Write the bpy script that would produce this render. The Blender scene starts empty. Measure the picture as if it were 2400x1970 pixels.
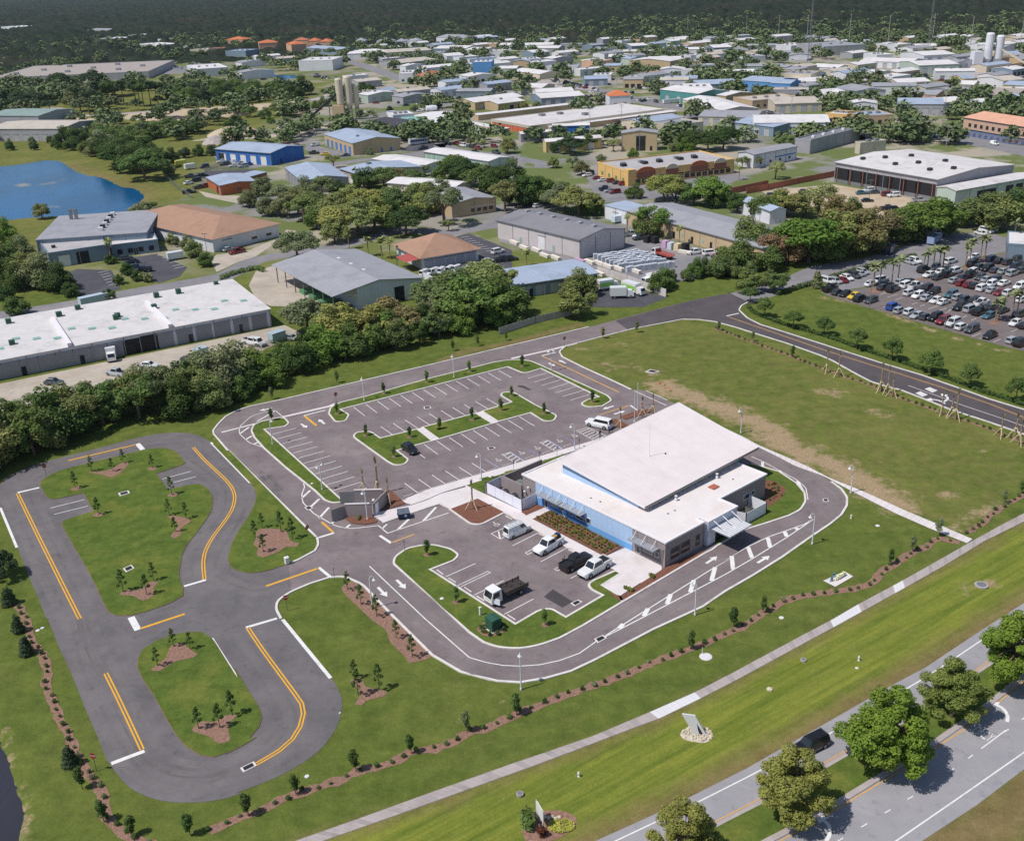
import bpy, bmesh, math, random
import numpy as np
from mathutils import Vector, Matrix, noise
# camera, sky, sun, exposure
SC = bpy.context.scene
COL = SC.collection
CAM_H = 84.0
FPX = 2434.6            # focal length in pixels of the 2400 px wide survey photograph
PITCH, ROLL = math.radians(23.636), math.radians(-2.006)
_c, _s = math.cos(PITCH), math.sin(PITCH)
_M = Matrix(((1, 0, 0), (0, -_s, -_c), (0, _c, -_s)))
_R = Matrix(((math.cos(ROLL), -math.sin(ROLL), 0), (math.sin(ROLL), math.cos(ROLL), 0), (0, 0, 1)))
WC = _R @ _M            # world -> camera (x right, y down, z forward)
CW = WC.transposed()
cam_data = bpy.data.cameras.new('camera')
cam_data.sensor_fit = 'HORIZONTAL'
cam_data.sensor_width = 36.0
cam_data.lens = FPX / 2400 * 36.0
cam_data.clip_start = 1.0
cam_data.clip_end = 20000
cam = bpy.data.objects.new('camera', cam_data)
COL.objects.link(cam)
m = Matrix.Identity(4)
for i in range(3):
 m[i][0], m[i][1], m[i][2] = WC[0][i], -WC[1][i], -WC[2][i]
m[2][3] = CAM_H
cam.matrix_world = m
SC.camera = cam
SUN_EL, SHADOW_AZ = math.radians(58.0), math.radians(67.0)   # shadows fall towards this azimuth (from +Y, clockwise)
world = bpy.data.worlds.new('World')
SC.world = world
world.use_nodes = True
wt = world.node_tree
sky = wt.nodes.new('ShaderNodeTexSky')
sky.sky_type = 'NISHITA'
sky.sun_disc = False
sky.sun_elevation = SUN_EL
sky.sun_rotation = SHADOW_AZ + math.pi
sky.air_density = 1.0
sky.dust_density = 0.6
bg = wt.nodes['Background']
bg.inputs['Strength'].default_value = 0.09
wt.links.new(sky.outputs['Color'], bg.inputs['Color'])
sun_data = bpy.data.lights.new('sun', 'SUN')
sun_data.energy = 3.8
sun_data.angle = math.radians(0.53)
sun_data.color = (1.0, 0.955, 0.89)
sun = bpy.data.objects.new('sun', sun_data)
COL.objects.link(sun)
sd = Vector((math.sin(SHADOW_AZ) * math.cos(SUN_EL), math.cos(SHADOW_AZ) * math.cos(SUN_EL), -math.sin(SUN_EL)))
sun.rotation_euler = sd.to_track_quat('-Z', 'Y').to_euler()
SC.view_settings.view_transform = 'Standard'
SC.view_settings.look = 'None'
SC.view_settings.exposure = 0.04
SC.view_settings.gamma = 1.0
SC.view_settings.use_curve_mapping = False
SC.cycles.use_denoising = False
SC.cycles.max_bounces = 4
SC.cycles.diffuse_bounces = 2
SC.cycles.transparent_max_bounces = 8
SC.cycles.caustics_reflective = False
SC.cycles.caustics_refractive = False
RNG = random.Random(7)
# survey sheets: photo pixel -> world point
SH = dict(O=(0, 0, .88125), V1=(0, 0, 2.64375), V2=(800, 0, 2.64375), V3=(1600, 0, 2.64375), V4=(0, 300, 3.525), V5=(600, 300, 3.525),
  V6=(1200, 300, 3.525), V7=(1800, 300, 3.525), W1=(0, 600, 3.525), W2=(500, 750, 3.525), W3=(1000, 750, 3.525),
  W4=(1600, 600, 2.64375), W5=(0, 1000, 3.525), W6=(500, 1050, 3.525), W7=(1000, 1100, 4.23), X1=(1200, 920, 3.2538),
  X2=(1700, 1000, 3.0214), X3=(0, 1400, 3.045), X4=(550, 1450, 3.0214), X5=(1100, 1500, 3.2538), X6=(1700, 1350, 2.8),
  X7=(1100, 1280, 3.0214), P=(0, 0, 1))
def ray(x, y):
 return CW @ Vector(((x - 1200) / FPX, (y - 985) / FPX, 1))
def atp(x, y, z=0.0):
 d = ray(x, y)
 t = (CAM_H - z) / -d.z
 return Vector((d.x * t, d.y * t, z))
def at(sheet, x, y, z=0.0):
 a, b, s = SH[sheet]
 return atp(a + x / s, b + y / s, z)
def trace(text, z=0.0):
 """'W2 10,20 30,40 r3 X1 ...' -> [(Vector, radius)]"""
 out, sh = [], 'P'
 for tok in text.split():
  if tok in SH:
   sh = tok
  elif tok[0] == 'r':
   out[-1] = (out[-1][0], float(tok[1:]))
  else:
   x, y = tok.split(',')
   out.append((at(sh, float(x), float(y), z), 0.0))
 return out
def fillet(pts, closed):
 out, n = [], len(pts)
 for i, (p, r) in enumerate(pts):
  if r <= 0 or (not closed and i in (0, n - 1)):
   out.append(p.copy())
   continue
  a, b = pts[i - 1][0] - p, pts[(i + 1) % n][0] - p
  la, lb = a.length, b.length
  a, b = a / la, b / lb
  ang = a.angle(b)
  t = min(r / math.tan(ang / 2), .48 * la, .48 * lb)
  p0, p1 = p + a * t, p + b * t
  for k in range(9):
   q = k / 8
   out.append(p0 * (1 - q) ** 2 + p * 2 * q * (1 - q) + p1 * q * q)
 return out
def smooth(pts, closed, step=1.2):
 n = len(pts)
 out = []
 for i in range(n if closed else n - 1):
  if closed:
   p0, p1, p2, p3 = pts[i - 1], pts[i], pts[(i + 1) % n], pts[(i + 2) % n]
  else:
   p0, p1, p2, p3 = pts[max(i - 1, 0)], pts[i], pts[i + 1], pts[min(i + 2, n - 1)]
  k = max(1, min(24, int((p2 - p1).length / step)))
  d1, d2, d3 = [max(1e-4, (b - a).length) ** .5 for a, b in ((p0, p1), (p1, p2), (p2, p3))]
  m1 = (p2 - p1) - ((p2 - p0) / (d1 + d2) - (p1 - p0) / d1) * 0 if False else (p2 - p0) * (d2 / (d1 + d2))
  m2 = (p3 - p1) * (d2 / (d2 + d3))
  for j in range(k):
   t = j / k
   t2, t3 = t * t, t * t * t
   out.append(p1 * (2 * t3 - 3 * t2 + 1) + m1 * (t3 - 2 * t2 + t) * .9 + p2 * (-2 * t3 + 3 * t2) + m2 * (t3 - t2) * .9)
 if not closed:
  out.append(pts[-1].copy())
 return out
def line(text, z=0.0):
 return fillet(trace(text, z), False)
def loop(text, z=0.0):
 return fillet(trace(text, z), True)
def curve(text, z=0.0, step=1.2):
 return smooth([p for p, r in trace(text, z)], False, step)
def cloop(text, z=0.0, step=1.2):
 return smooth([p for p, r in trace(text, z)], True, step)
def resample(pts, step):
 out, acc = [pts[0].copy()], 0.0
 for a, b in zip(pts, pts[1:]):
  L = (b - a).length
  while L > 1e-6 and acc + L >= step:
   t = (step - acc) / L
   a = a.lerp(b, t)
   out.append(a.copy())
   L = (b - a).length
   acc = 0.0
  acc += L
 return out
# materials
def lin(r, g, b):
 f = lambda c: (c / 255) / 12.92 if c <= 10 else ((c / 255 + .055) / 1.055) ** 2.4
 return (f(r), f(g), f(b))
MATS = {}
class NT:
 def __init__(s, name):
  s.m = bpy.data.materials.new(name)
  s.m.use_nodes = True
  s.t = s.m.node_tree
  s.b = s.t.nodes['Principled BSDF']
  s.out = s.t.nodes['Material Output']
 def n(s, kind, **kw):
  x = s.t.nodes.new('ShaderNode' + kind)
  for k, v in kw.items():
   if k[0] == 'i' and k[1:].isdigit():
    x.inputs[int(k[1:])].default_value = v
   else:
    setattr(x, k, v)
  return x
 def l(s, a, b):
  s.t.links.new(a, b)
 def pos(s, scale=(1, 1, 1), rot=0.0, obj=False):
  mp = s.n('Mapping')
  mp.inputs['Scale'].default_value = scale
  mp.inputs['Rotation'].default_value = (0, 0, rot)
  if obj:
   s.l(s.n('TexCoord').outputs['Object'], mp.inputs['Vector'])
  else:
   s.l(s.n('NewGeometry').outputs['Position'], mp.inputs['Vector'])
  return mp.outputs[0]
 def spos(s, scale, rot):
  m2 = s.n('Mapping')
  m2.inputs['Scale'].default_value = scale
  s.l(s.pos((1, 1, 1), rot), m2.inputs['Vector'])
  return m2.outputs[0]
 def noise(s, vec, scale, detail=4.0, rough=.55):
  x = s.n('TexNoise')
  x.inputs['Scale'].default_value = scale
  x.inputs['Detail'].default_value = detail
  x.inputs['Roughness'].default_value = rough
  s.l(vec, x.inputs['Vector'])
  return x.outputs['Fac']
 def ramp(s, fac, lo, hi):
  x = s.n('MapRange')
  x.inputs[1].default_value, x.inputs[2].default_value = lo, hi
  s.l(fac, x.inputs[0])
  return x.outputs[0]
 def mix(s, fac, a, b, mode='MIX'):
  x = s.n('MixRGB', blend_type=mode)
  for k, v in ((0, fac), (1, a), (2, b)):
   if isinstance(v, (int, float)):
    x.inputs[k].default_value = v
   elif isinstance(v, tuple):
    x.inputs[k].default_value = (*v, 1)
   else:
    s.l(v, x.inputs[k])
  return x.outputs[0]
 def done(s, col, rough=.85, spec=.3, bump=None, bd=.05, metal=0):
  if isinstance(col, tuple):
   s.b.inputs['Base Color'].default_value = (*col, 1)
  else:
   s.l(col, s.b.inputs['Base Color'])
  s.b.inputs['Roughness'].default_value = rough
  s.b.inputs['Specular IOR Level'].default_value = spec
  s.b.inputs['Metallic'].default_value = metal
  if bump is not None:
   x = s.n('Bump')
   x.inputs['Distance'].default_value = bd
   x.inputs['Strength'].default_value = .7
   s.l(bump, x.inputs['Height'])
   s.l(x.outputs[0], s.b.inputs['Normal'])
  MATS[s.m.name] = s.m
  return s.m
def plain(name, rgb, rough=.7, var=.12, scale=.6, spec=.3, metal=0.0, stain=None, coat=0.0):
 """solid colour with weathering of its own: broad and fine noise, optional stain colour"""
 t = NT(name)
 p = t.pos()
 a = t.noise(p, scale, 6, .65)
 lo = tuple(c * (1 - var) for c in rgb)
 hi = tuple(min(1, c * (1 + var)) for c in rgb)
 c = t.mix(t.ramp(a, .3, .7), lo, hi)
 if stain:
  c = t.mix(t.ramp(t.noise(p, scale * .35, 8, .7), .52, .75), c, stain)
 t.done(c, rough, spec, metal=metal)
 if coat:
  t.b.inputs['Coat Weight'].default_value = coat
 return t.m
def stripes(name, rgb, period=1.0, depth=.25, rough=.5, var=.1, metal=0.0, axis=0, stain=None):
 """ribbed sheet metal: seams along one object axis"""
 t = NT(name)
 w = t.n('TexWave', wave_type='BANDS', bands_direction='XYZ'[axis])
 w.inputs['Scale'].default_value = .314 / period
 w.inputs['Distortion'].default_value = 0
 t.l(t.pos(obj=True), w.inputs['Vector'])
 p = t.pos()
 a = t.noise(p, .25, 6, .65)
 c = t.mix(t.ramp(a, .3, .7), tuple(q * (1 - var) for q in rgb), tuple(min(1, q * (1 + var)) for q in rgb))
 if stain:
  c = t.mix(t.ramp(t.noise(p, .12, 8, .7), .5, .72), c, stain)
 k = t.ramp(w.outputs['Fac'], .0, .25)
 c = t.mix(k, t.mix(.5, c, tuple(q * (1 - depth) for q in rgb)), c)
 return t.done(c, rough, .4, metal=metal)
def MT(n):
 return MATS[n]
# mesh collector
class G:
 def __init__(s):
  s.v, s.f, s.mi, s.m, s.sm = [], [], [], 0, []
  s.smooth = False
 def add(s, vs, fs):
  o = len(s.v)
  s.v.extend([tuple(q) for q in vs])
  for f in fs:
   s.f.append([o + i for i in f])
   s.mi.append(s.m)
   s.sm.append(s.smooth)
  return s
 def box(s, x0, x1, y0, y1, z0, z1, mx=None):
  vs = [Vector((x, y, z)) for z in (z0, z1) for y in (y0, y1) for x in (x0, x1)]
  if mx is not None:
   vs = [mx @ q for q in vs]
  return s.add(vs, [(0, 2, 3, 1), (4, 5, 7, 6), (0, 1, 5, 4), (2, 6, 7, 3), (0, 4, 6, 2), (1, 3, 7, 5)])
 def prism(s, pts, z0, z1, bottom=False):
  if sum(a.x * b.y - b.x * a.y for a, b in zip(pts, pts[1:] + pts[:1])) < 0:
   pts = pts[::-1]
  n = len(pts)
  vs = [(p.x, p.y, z0) for p in pts] + [(p.x, p.y, z1) for p in pts]
  fs = [list(range(n, 2 * n))] + [(i, (i + 1) % n, n + (i + 1) % n, n + i) for i in range(n)]
  if bottom:
   fs.append(list(range(n))[::-1])
  return s.add(vs, fs)
 def flat(s, pts, z):
  if sum(a.x * b.y - b.x * a.y for a, b in zip(pts, pts[1:] + pts[:1])) < 0:
   pts = pts[::-1]
  return s.add([(p.x, p.y, z) for p in pts], [list(range(len(pts)))])
 def cyl(s, p0, p1, r0, r1=None, n=8, caps=True):
  p0, p1 = Vector(p0), Vector(p1)
  r1 = r0 if r1 is None else r1
  d = (p1 - p0).normalized()
  a = d.orthogonal().normalized()
  b = d.cross(a)
  vs = []
  for p, r in ((p0, r0), (p1, r1)):
   vs += [p + (a * math.cos(2 * math.pi * i / n) + b * math.sin(2 * math.pi * i / n)) * r for i in range(n)]
  fs = [(i, (i + 1) % n, n + (i + 1) % n, n + i) for i in range(n)]
  if caps:
   fs += [list(range(n))[::-1], list(range(n, 2 * n))]
  return s.add(vs, fs)
 def tube(s, pts, r, n=6):
  for a, b in zip(pts, pts[1:]):
   s.cyl(a, b, r, r, n)
  return s
 def lathe(s, prof, n=12, o=(0, 0, 0)):
  o = Vector(o)
  vs = [o + Vector((r * math.cos(2 * math.pi * i / n), r * math.sin(2 * math.pi * i / n), z)) for r, z in prof for i in range(n)]
  fs = [(k * n + i, k * n + (i + 1) % n, (k + 1) * n + (i + 1) % n, (k + 1) * n + i) for k in range(len(prof) - 1) for i in range(n)]
  fs += [list(range(n))[::-1], list(range((len(prof) - 1) * n, len(prof) * n))]
  return s.add(vs, fs)
 def strip(s, pts, w, z, closed=False, z0=None, off=0.0):
  """ribbon of width w along a polyline; with z0 it gets sides down to z0 (kerb)"""
  n = len(pts)
  L, R = [], []
  for i, p in enumerate(pts):
   a = pts[i - 1] if (i or closed) else p
   b = pts[(i + 1) % n] if (i < n - 1 or closed) else p
   d1, d2 = (p - a), (b - p)
   d1 = d1.normalized() if d1.length > 1e-6 else d2.normalized()
   d2 = d2.normalized() if d2.length > 1e-6 else d1
   d = d1 + d2
   d = d.normalized() if d.length > 1e-6 else d1
   nn = Vector((-d.y, d.x, 0))
   k = min(1.6, 1 / max(.4, d.dot(d1)))
   L.append(p + nn * (off + w / 2) * k)
   R.append(p + nn * (off - w / 2) * k)
  m_ = n if closed else n - 1
  vs = [(q.x, q.y, z) for q in L] + [(q.x, q.y, z) for q in R]
  fs = [(n + i, n + (i + 1) % n, (i + 1) % n, i) for i in range(m_)]
  if z0 is not None:
   vs += [(q.x, q.y, z0) for q in L] + [(q.x, q.y, z0) for q in R]
   fs += [(i, (i + 1) % n, 2 * n + (i + 1) % n, 2 * n + i) for i in range(m_)]
   fs += [(3 * n + i, 3 * n + (i + 1) % n, n + (i + 1) % n, n + i) for i in range(m_)]
   if not closed:
    fs += [(n, 0, 2 * n, 3 * n), (n - 1, 2 * n - 1, 4 * n - 1, 3 * n - 1)]
  return s.add(vs, fs)
 def mesh(s, name, mats):
  me = bpy.data.meshes.new(name)
  me.from_pydata(s.v, [], s.f)
  for q in ([mats] if isinstance(mats, str) else mats):
   me.materials.append(MATS[q])
  me.polygons.foreach_set('material_index', s.mi)
  me.polygons.foreach_set('use_smooth', s.sm)
  me.update()
  return me
 def obj(s, name, mats, parent=None, **kw):
  return link(name, s.mesh(name, mats), parent, **kw)
def link(name, data, parent=None, loc=None, rz=None, label=None, cat=None, group=None, kind=None, color=None, scale=None):
 o = bpy.data.objects.new(name, data)
 COL.objects.link(o)
 if parent:
  o.parent = parent
 if loc is not None:
  o.location = loc
 if rz is not None:
  o.rotation_euler = (0, 0, rz)
 if scale is not None:
  o.scale = (scale,) * 3 if isinstance(scale, (int, float)) else scale
 if color is not None:
  o.color = (*color, 1)
 tag(o, label, cat, group, kind)
 return o
def tag(o, label=None, cat=None, group=None, kind=None):
 for k, v in (('label', label), ('category', cat), ('group', group), ('kind', kind)):
  if v:
   o[k] = v
 return o
def thing(name, label, cat, loc=(0, 0, 0), rz=0.0, group=None, scale=None):
 return link(name, None, None, loc, rz, label, cat, group, scale=scale)
def dup(root, loc, rz=0.0, label=None, cat=None, group=None, scale=None, color=None, paint=()):
 def cp(o, par):
  c = o.copy()
  COL.objects.link(c)
  c.parent = par
  if color is not None and (not paint or o.name.split('.')[0] in paint):
   c.color = (*color, 1)
  for ch in kids.get(o, ()):
   cp(ch, c)
  return c
 kids = KIDS.get(root)
 if kids is None:
  kids = {}
  todo = [root]
  while todo:
   q = todo.pop()
   kids[q] = list(q.children)
   todo += kids[q]
  KIDS[root] = kids
 r = cp(root, None)
 r.location = loc
 r.rotation_euler = (0, 0, rz)
 if scale is not None:
  r.scale = (scale,) * 3 if isinstance(scale, (int, float)) else scale
 tag(r, label, cat, group)
 return r
KIDS = {}
ORD = 'first second third fourth fifth sixth seventh eighth ninth tenth eleventh twelfth thirteenth fourteenth fifteenth sixteenth seventeenth eighteenth nineteenth twentieth'.split()
def nth(i):
 if i < 20:
  return ORD[i]
 n = i + 1
 return '%d%s' % (n, 'th' if n % 100 in (11, 12, 13) else {1: 'st', 2: 'nd', 3: 'rd'}.get(n % 10, 'th'))
# surface materials
def make_surfaces():
 t = NT('grass_ground')
 p = t.pos()
 big = t.noise(p, .035, 5, .6)
 mid = t.noise(p, .35, 6, .65)
 fine = t.noise(p, 3.2, 4, .7)
 c = t.mix(t.ramp(mid, .32, .7), lin(98, 110, 50), lin(128, 134, 66))
 c = t.mix(t.ramp(big, .45, .75), c, lin(146, 142, 78))
 at_ = lambda n: t.n('Attribute', attribute_name=n).outputs['Fac']
 c = t.mix(t.ramp(at_('lush'), 0, 1), c, t.mix(t.ramp(mid, .3, .7), lin(80, 98, 42), lin(112, 126, 58)))
 st = t.noise(t.spos((.05, .8, 1), -HWY_ANG), 1.0, 6, .65)
 streak = t.mix(t.ramp(st, .34, .66), lin(96, 118, 40), lin(152, 156, 66))
 c = t.mix(at_('verge'), c, streak)
 m1 = t.n('Math', operation='MULTIPLY_ADD', i1=1.0)
 t.l(at_('dry'), m1.inputs[0])
 nz = t.n('Math', operation='MULTIPLY_ADD', i1=.9, i2=-.45)
 t.l(t.noise(p, .28, 7, .68), nz.inputs[0])
 t.l(nz.outputs[0], m1.inputs[2])
 c = t.mix(t.ramp(m1.outputs[0], .2, .85), c, t.mix(t.ramp(mid, .3, .7), lin(122, 106, 70), lin(150, 132, 92)))
 m2 = t.n('Math', operation='MULTIPLY_ADD', i1=1.0)
 t.l(at_('dirt'), m2.inputs[0])
 nz2 = t.n('Math', operation='MULTIPLY_ADD', i1=2.2, i2=-1.1)
 t.l(t.noise(p, .3, 8, .72), nz2.inputs[0])
 t.l(nz2.outputs[0], m2.inputs[2])
 c = t.mix(t.ramp(m2.outputs[0], .3, .68), c, t.mix(t.ramp(fine, .3, .7), lin(158, 134, 104), lin(192, 170, 138)))
 c = t.mix(.55, c, t.mix(t.ramp(fine, .25, .75), (.4, .4, .4), (1.1, 1.1, 1.1)), 'MULTIPLY')  # fine darkening paints the self-shadow of the grass into its colour
 c = t.mix(t.ramp(t.noise(p, .9, 3, .6), .3, .7), t.mix(1.0, c, (.84, .84, .82), 'MULTIPLY'), c)
 ub = at_('urban')
 un = t.noise(p, .03, 6, .6)
 uc = t.mix(t.ramp(t.noise(p, .011, 3, .5), .42, .58), lin(138, 136, 138), lin(172, 162, 148))
 uc = t.mix(t.ramp(un, .46, .54), uc, lin(104, 116, 70))
 c = t.mix(ub, c, uc)
 t.done(c, .95, .1, bump=fine, bd=.12)
 def asphalt(name, lo, hi, patch):
  t = NT(name)
  p = t.pos()
  c = t.mix(t.ramp(t.noise(p, .16, 8, .72), .32, .68), lo, hi)
  c = t.mix(t.ramp(t.noise(p, .045, 4, .6), .55, .8), c, patch)
  sw = t.noise(t.spos((.08, .9, 1), .6), 1.0, 6, .65)      # tyre polish and swirl marks
  c = t.mix(t.ramp(sw, .6, .95), c, tuple(min(1, q * 1.2) for q in hi))
  c = t.mix(t.ramp(t.noise(p, .55, 6, .7), .56, .74), c, tuple(q * .8 for q in lo))
  g = t.noise(p, 9.0, 3, .7)
  c = t.mix(.35, c, t.mix(t.ramp(g, .3, .7), (.6, .6, .6), (1, 1, 1)), 'MULTIPLY')
  t.done(c, .9, .2, bump=g, bd=.015)
 asphalt('asphalt_lot', lin(114, 103, 105), lin(143, 131, 132), lin(154, 144, 143))
 asphalt('asphalt_track', lin(100, 96, 98), lin(122, 117, 119), lin(138, 133, 133))
 asphalt('asphalt_lot2', lin(112, 102, 102), lin(130, 120, 119), lin(120, 111, 111))
 asphalt('asphalt_new', lin(82, 76, 80), lin(98, 91, 94), lin(106, 99, 101))
 asphalt('asphalt_highway', lin(150, 148, 153), lin(166, 163, 167), lin(140, 138, 143))
 asphalt('asphalt_old', lin(126, 124, 128), lin(146, 143, 146), lin(158, 153, 153))
 asphalt('asphalt_dark', lin(74, 74, 82), lin(92, 91, 98), lin(104, 102, 107))
 asphalt('asphalt_patch', lin(70, 66, 70), lin(84, 79, 82), lin(90, 84, 86))
 asphalt('concrete_yard', lin(172, 160, 146), lin(198, 187, 174), lin(150, 138, 124))
 asphalt('sand_yard', lin(178, 158, 132), lin(205, 188, 164), lin(190, 176, 158))
 plain('kerb', lin(214, 208, 204), .8, .12, .9, stain=lin(178, 170, 164))
 plain('concrete_new', lin(216, 208, 208), .85, .06, .4, stain=lin(196, 184, 178))
 plain('concrete_old', lin(172, 162, 160), .9, .1, .5, stain=lin(140, 130, 124))
 plain('concrete_white', lin(214, 211, 214), .9, .04, .5)
 plain('paint_white', lin(226, 224, 222), .7, .06, 2.5, stain=lin(186, 180, 178))
 plain('paint_yellow', lin(226, 168, 52), .7, .07, 2.0, stain=lin(196, 150, 78))
 plain('paint_tan', lin(206, 160, 96), .75, .1, 1.5, stain=lin(176, 140, 100))
 plain('paint_blue', lin(120, 140, 205), .7, .08, 2.0)
 for nm, a, b in (('mulch_red', lin(112, 76, 64), lin(160, 114, 96)), ('mulch_tan', lin(128, 96, 84), lin(188, 152, 134))):
  t = NT(nm)
  p = t.pos()
  v = t.n('TexVoronoi')
  v.inputs['Scale'].default_value = 3.4
  t.l(p, v.inputs['Vector'])
  f = t.noise(p, 5.0, 4, .75)
  c = t.mix(t.ramp(f, .3, .7), a, b)
  c = t.mix(.5, c, t.mix(t.ramp(v.outputs['Distance'], .0, .6), (1, 1, 1), (.45, .42, .4)), 'MULTIPLY')
  t.done(c, .95, .1, bump=f, bd=.12)
 for nm, base in (('water_pond', lin(6, 70, 112)), ('water_dark', lin(40, 40, 46))):
  t = NT(nm)
  p = t.pos()
  pn = t.noise(p, .03 if nm == 'water_pond' else .35, 5, .55)
  w = t.noise(t.pos((1, .35, 1)), 1.1, 3, .6)
  c = t.mix(t.ramp(t.noise(t.pos((1, .5, 1)), .014, 5, .6), .36, .66), base, tuple(q * 2.1 for q in base))
  c = t.mix(t.ramp(t.noise(p, .05, 5, .65), .62, .8), c, tuple(q * .35 for q in base))  # dark patches put reflections into the water colour
  c = t.mix(t.ramp(pn, .66, .72), c, lin(150, 140, 112) if nm == 'water_pond' else lin(92, 72, 56))
  t.done(c, .16, .3, bump=w, bd=.12)
 t = NT('grate')
 ck = t.n('TexChecker')
 ck.inputs['Scale'].default_value = 14
 ck.inputs[1].default_value = (.012, .012, .014, 1)
 ck.inputs[2].default_value = (.03, .03, .034, 1)
 t.l(t.pos(), ck.inputs[0])
 t.done(ck.outputs[0], .6, .4)
HA, HB = at('X6', 0, 1325), at('X6', 1960, 175)
HWY_ANG = math.atan2((HB - HA).y, (HB - HA).x)
make_surfaces()
# ground sheet
POND_A = cloop('V4 -900,330 -300,320 0,312 140,300 260,280 380,262 480,266 560,310 620,350 720,388 830,402 920,440 1010,484 1100,492 1180,540 1192,580 1130,640 1070,690 900,697 600,712 300,735 0,760 -400,800 -900,800', step=8)
POND_B = cloop('X3 -400,700 -60,850 0,940 30,1010 80,1110 115,1230 150,1340 190,1440 205,1540 185,1620 170,1680 160,1760 100,1900 -500,1900', step=1.5)
POND_C = cloop('V3 1660,775 1760,790 1900,820 2060,835 2250,850 2250,905 2000,885 1800,865 1670,835', step=6)
POND_D = cloop('V1 1685,465 1760,462 1830,466 1850,485 1760,494 1700,486', step=10)
POND_D = [p for p in POND_D]
def npts(pts):
 return np.array([(p.x, p.y) for p in pts])
def dist_line(X, Y, pts):
 P = npts(pts)
 d = np.full(X.shape, 1e9)
 for (ax, ay), (bx, by) in zip(P, P[1:]):
  vx, vy = bx - ax, by - ay
  L = vx * vx + vy * vy + 1e-9
  t = np.clip(((X - ax) * vx + (Y - ay) * vy) / L, 0, 1)
  d = np.minimum(d, np.hypot(X - ax - t * vx, Y - ay - t * vy))
 return d
def inside(X, Y, pts):
 P = npts(pts)
 r = np.zeros(X.shape, bool)
 j = len(P) - 1
 for i in range(len(P)):
  (xi, yi), (xj, yj) = P[i], P[j]
  if yi != yj:
   r ^= ((yi > Y) != (yj > Y)) & (X < (xj - xi) * (Y - yi) / (yj - yi) + xi)
  j = i
 return r
def build_ground():
 xs = np.concatenate([np.linspace(-9000, -900, 12), np.arange(-800, -330, 25), np.arange(-330, -130, 5), np.arange(-130, 150, 1.3), np.arange(150, 330, 6), np.linspace(340, 9000, 20)])
 ys = np.concatenate([np.linspace(-300, 55, 8), np.arange(60, 290, 1.3), np.arange(290, 640, 5), np.arange(640, 1500, 25), np.linspace(1550, 12000, 24)])
 X, Y = np.meshgrid(xs, ys)
 Z = np.zeros(X.shape)
 for pond, slope in ((POND_A, .3), (POND_B, .45), (POND_C, .4), (POND_D, .2)):
  d = dist_line(X, Y, pond + pond[:1])
  ins = inside(X, Y, pond)
  Z = np.where(ins, -np.minimum(2.0, .1 + slope * d), Z)
 ny, nx = X.shape
 me = bpy.data.meshes.new('ground')
 idx = np.arange(nx * ny).reshape(ny, nx)
 q = np.stack([idx[:-1, :-1], idx[:-1, 1:], idx[1:, 1:], idx[1:, :-1]], -1).reshape(-1, 4)
 me.vertices.add(nx * ny)
 me.vertices.foreach_set('co', np.stack([X, Y, Z], -1).astype(np.float32).ravel())
 me.loops.add(q.size)
 me.loops.foreach_set('vertex_index', q.ravel().astype(np.int32))
 me.polygons.add(len(q))
 me.polygons.foreach_set('loop_start', (np.arange(len(q)) * 4).astype(np.int32))
 me.update(calc_edges=True)
 fall = lambda d, w: np.clip(1 - d / w, 0, 1)
 bare = line('W4 -140,800 0,850 150,905 300,965 430,1025 560,1100 700,1190 820,1265 X2 300,60 430,110 560,190 690,245 800,300 930,370 1030,430 1140,490 1190,540')
 dirt = fall(dist_line(X, Y, bare), 7) * .84
 for s, w, k in (('W3 2080,600 1900,560', 4, .8), ('W3 1860,430 1870,440', 2.5, .9), ('W3 1560,190 1640,200', 2.2, .7), ('W3 1230,235 1320,240', 3, .55), ('W3 1480,360 1700,400', 5, .45),
     ('W4 880,840 960,850', 4, .62), ('W4 1190,970 1260,990', 3.5, .55), ('W4 1830,1200 1870,1205', 1.6, .75), ('X2 1560,480 1620,490', 3, .6), ('X2 1640,710 1900,560', 3, .55),
     ('X6 1560,90 1760,60', 2.5, .5), ('W4 850,255 1130,300 1300,370 1600,480 2000,590', 2.2, .55), ('X3 30,930 100,1240 190,1540 150,1736', 1.6, .5)):
  dirt = np.maximum(dirt, fall(dist_line(X, Y, line(s)), w) * k)
 sw = line('X4 430,1600 1140,1395 1640,1215 2115,1045 X5 780,850 1450,600 2060,290 X6 740,320 1310,0 X2 1570,975 2115,670')
 hedge_edge = line('X5 700,1660 1490,1290 2115,975 X6 1120,700 1640,380 1960,175 2300,-40')
 dry = fall(dist_line(X, Y, sw), 3.2) * .62
 dry = np.maximum(dry, fall(dist_line(X, Y, hedge_edge), 4.5) * .85)
 dry = np.maximum(dry, fall(dist_line(X, Y, line('X6 1100,2000 1600,1690 1960,1480 2400,1180')), 7) * 1.0)
 dry = np.maximum(dry, fall(dist_line(X, Y, line('V4 560,300 830,400 1200,500 1190,600 1070,700')), 9) * .8)
 dry = np.maximum(dry, fall(dist_line(X, Y, line('W2 1900,330 2115,250 W3 700,190 1250,40')), 3.0) * .85)
 vz = inside(X, Y, line('X4 300,1640 1140,1395 1640,1215 2115,1045 X5 780,850 1450,600 2060,290 X6 740,320 1310,0 X2 1570,975 2115,670 2600,400') + line('X6 2300,-40 1960,175 1640,380 1120,700 X5 2115,975 1490,1290 700,1660'))
 verge = np.where(vz, .8, 0)
 near = (Y < 300)
 lush = np.where(near & ~vz, .75, .1)
 dry = np.maximum(dry, np.where((Y > 330) & (Y < 1500), .3, 0))
 urban = np.clip((Y - 300) / 60, 0, 1) * np.clip((X + 150 + (Y - 300) * -.0) / 25, 0, 1) * .88
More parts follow.
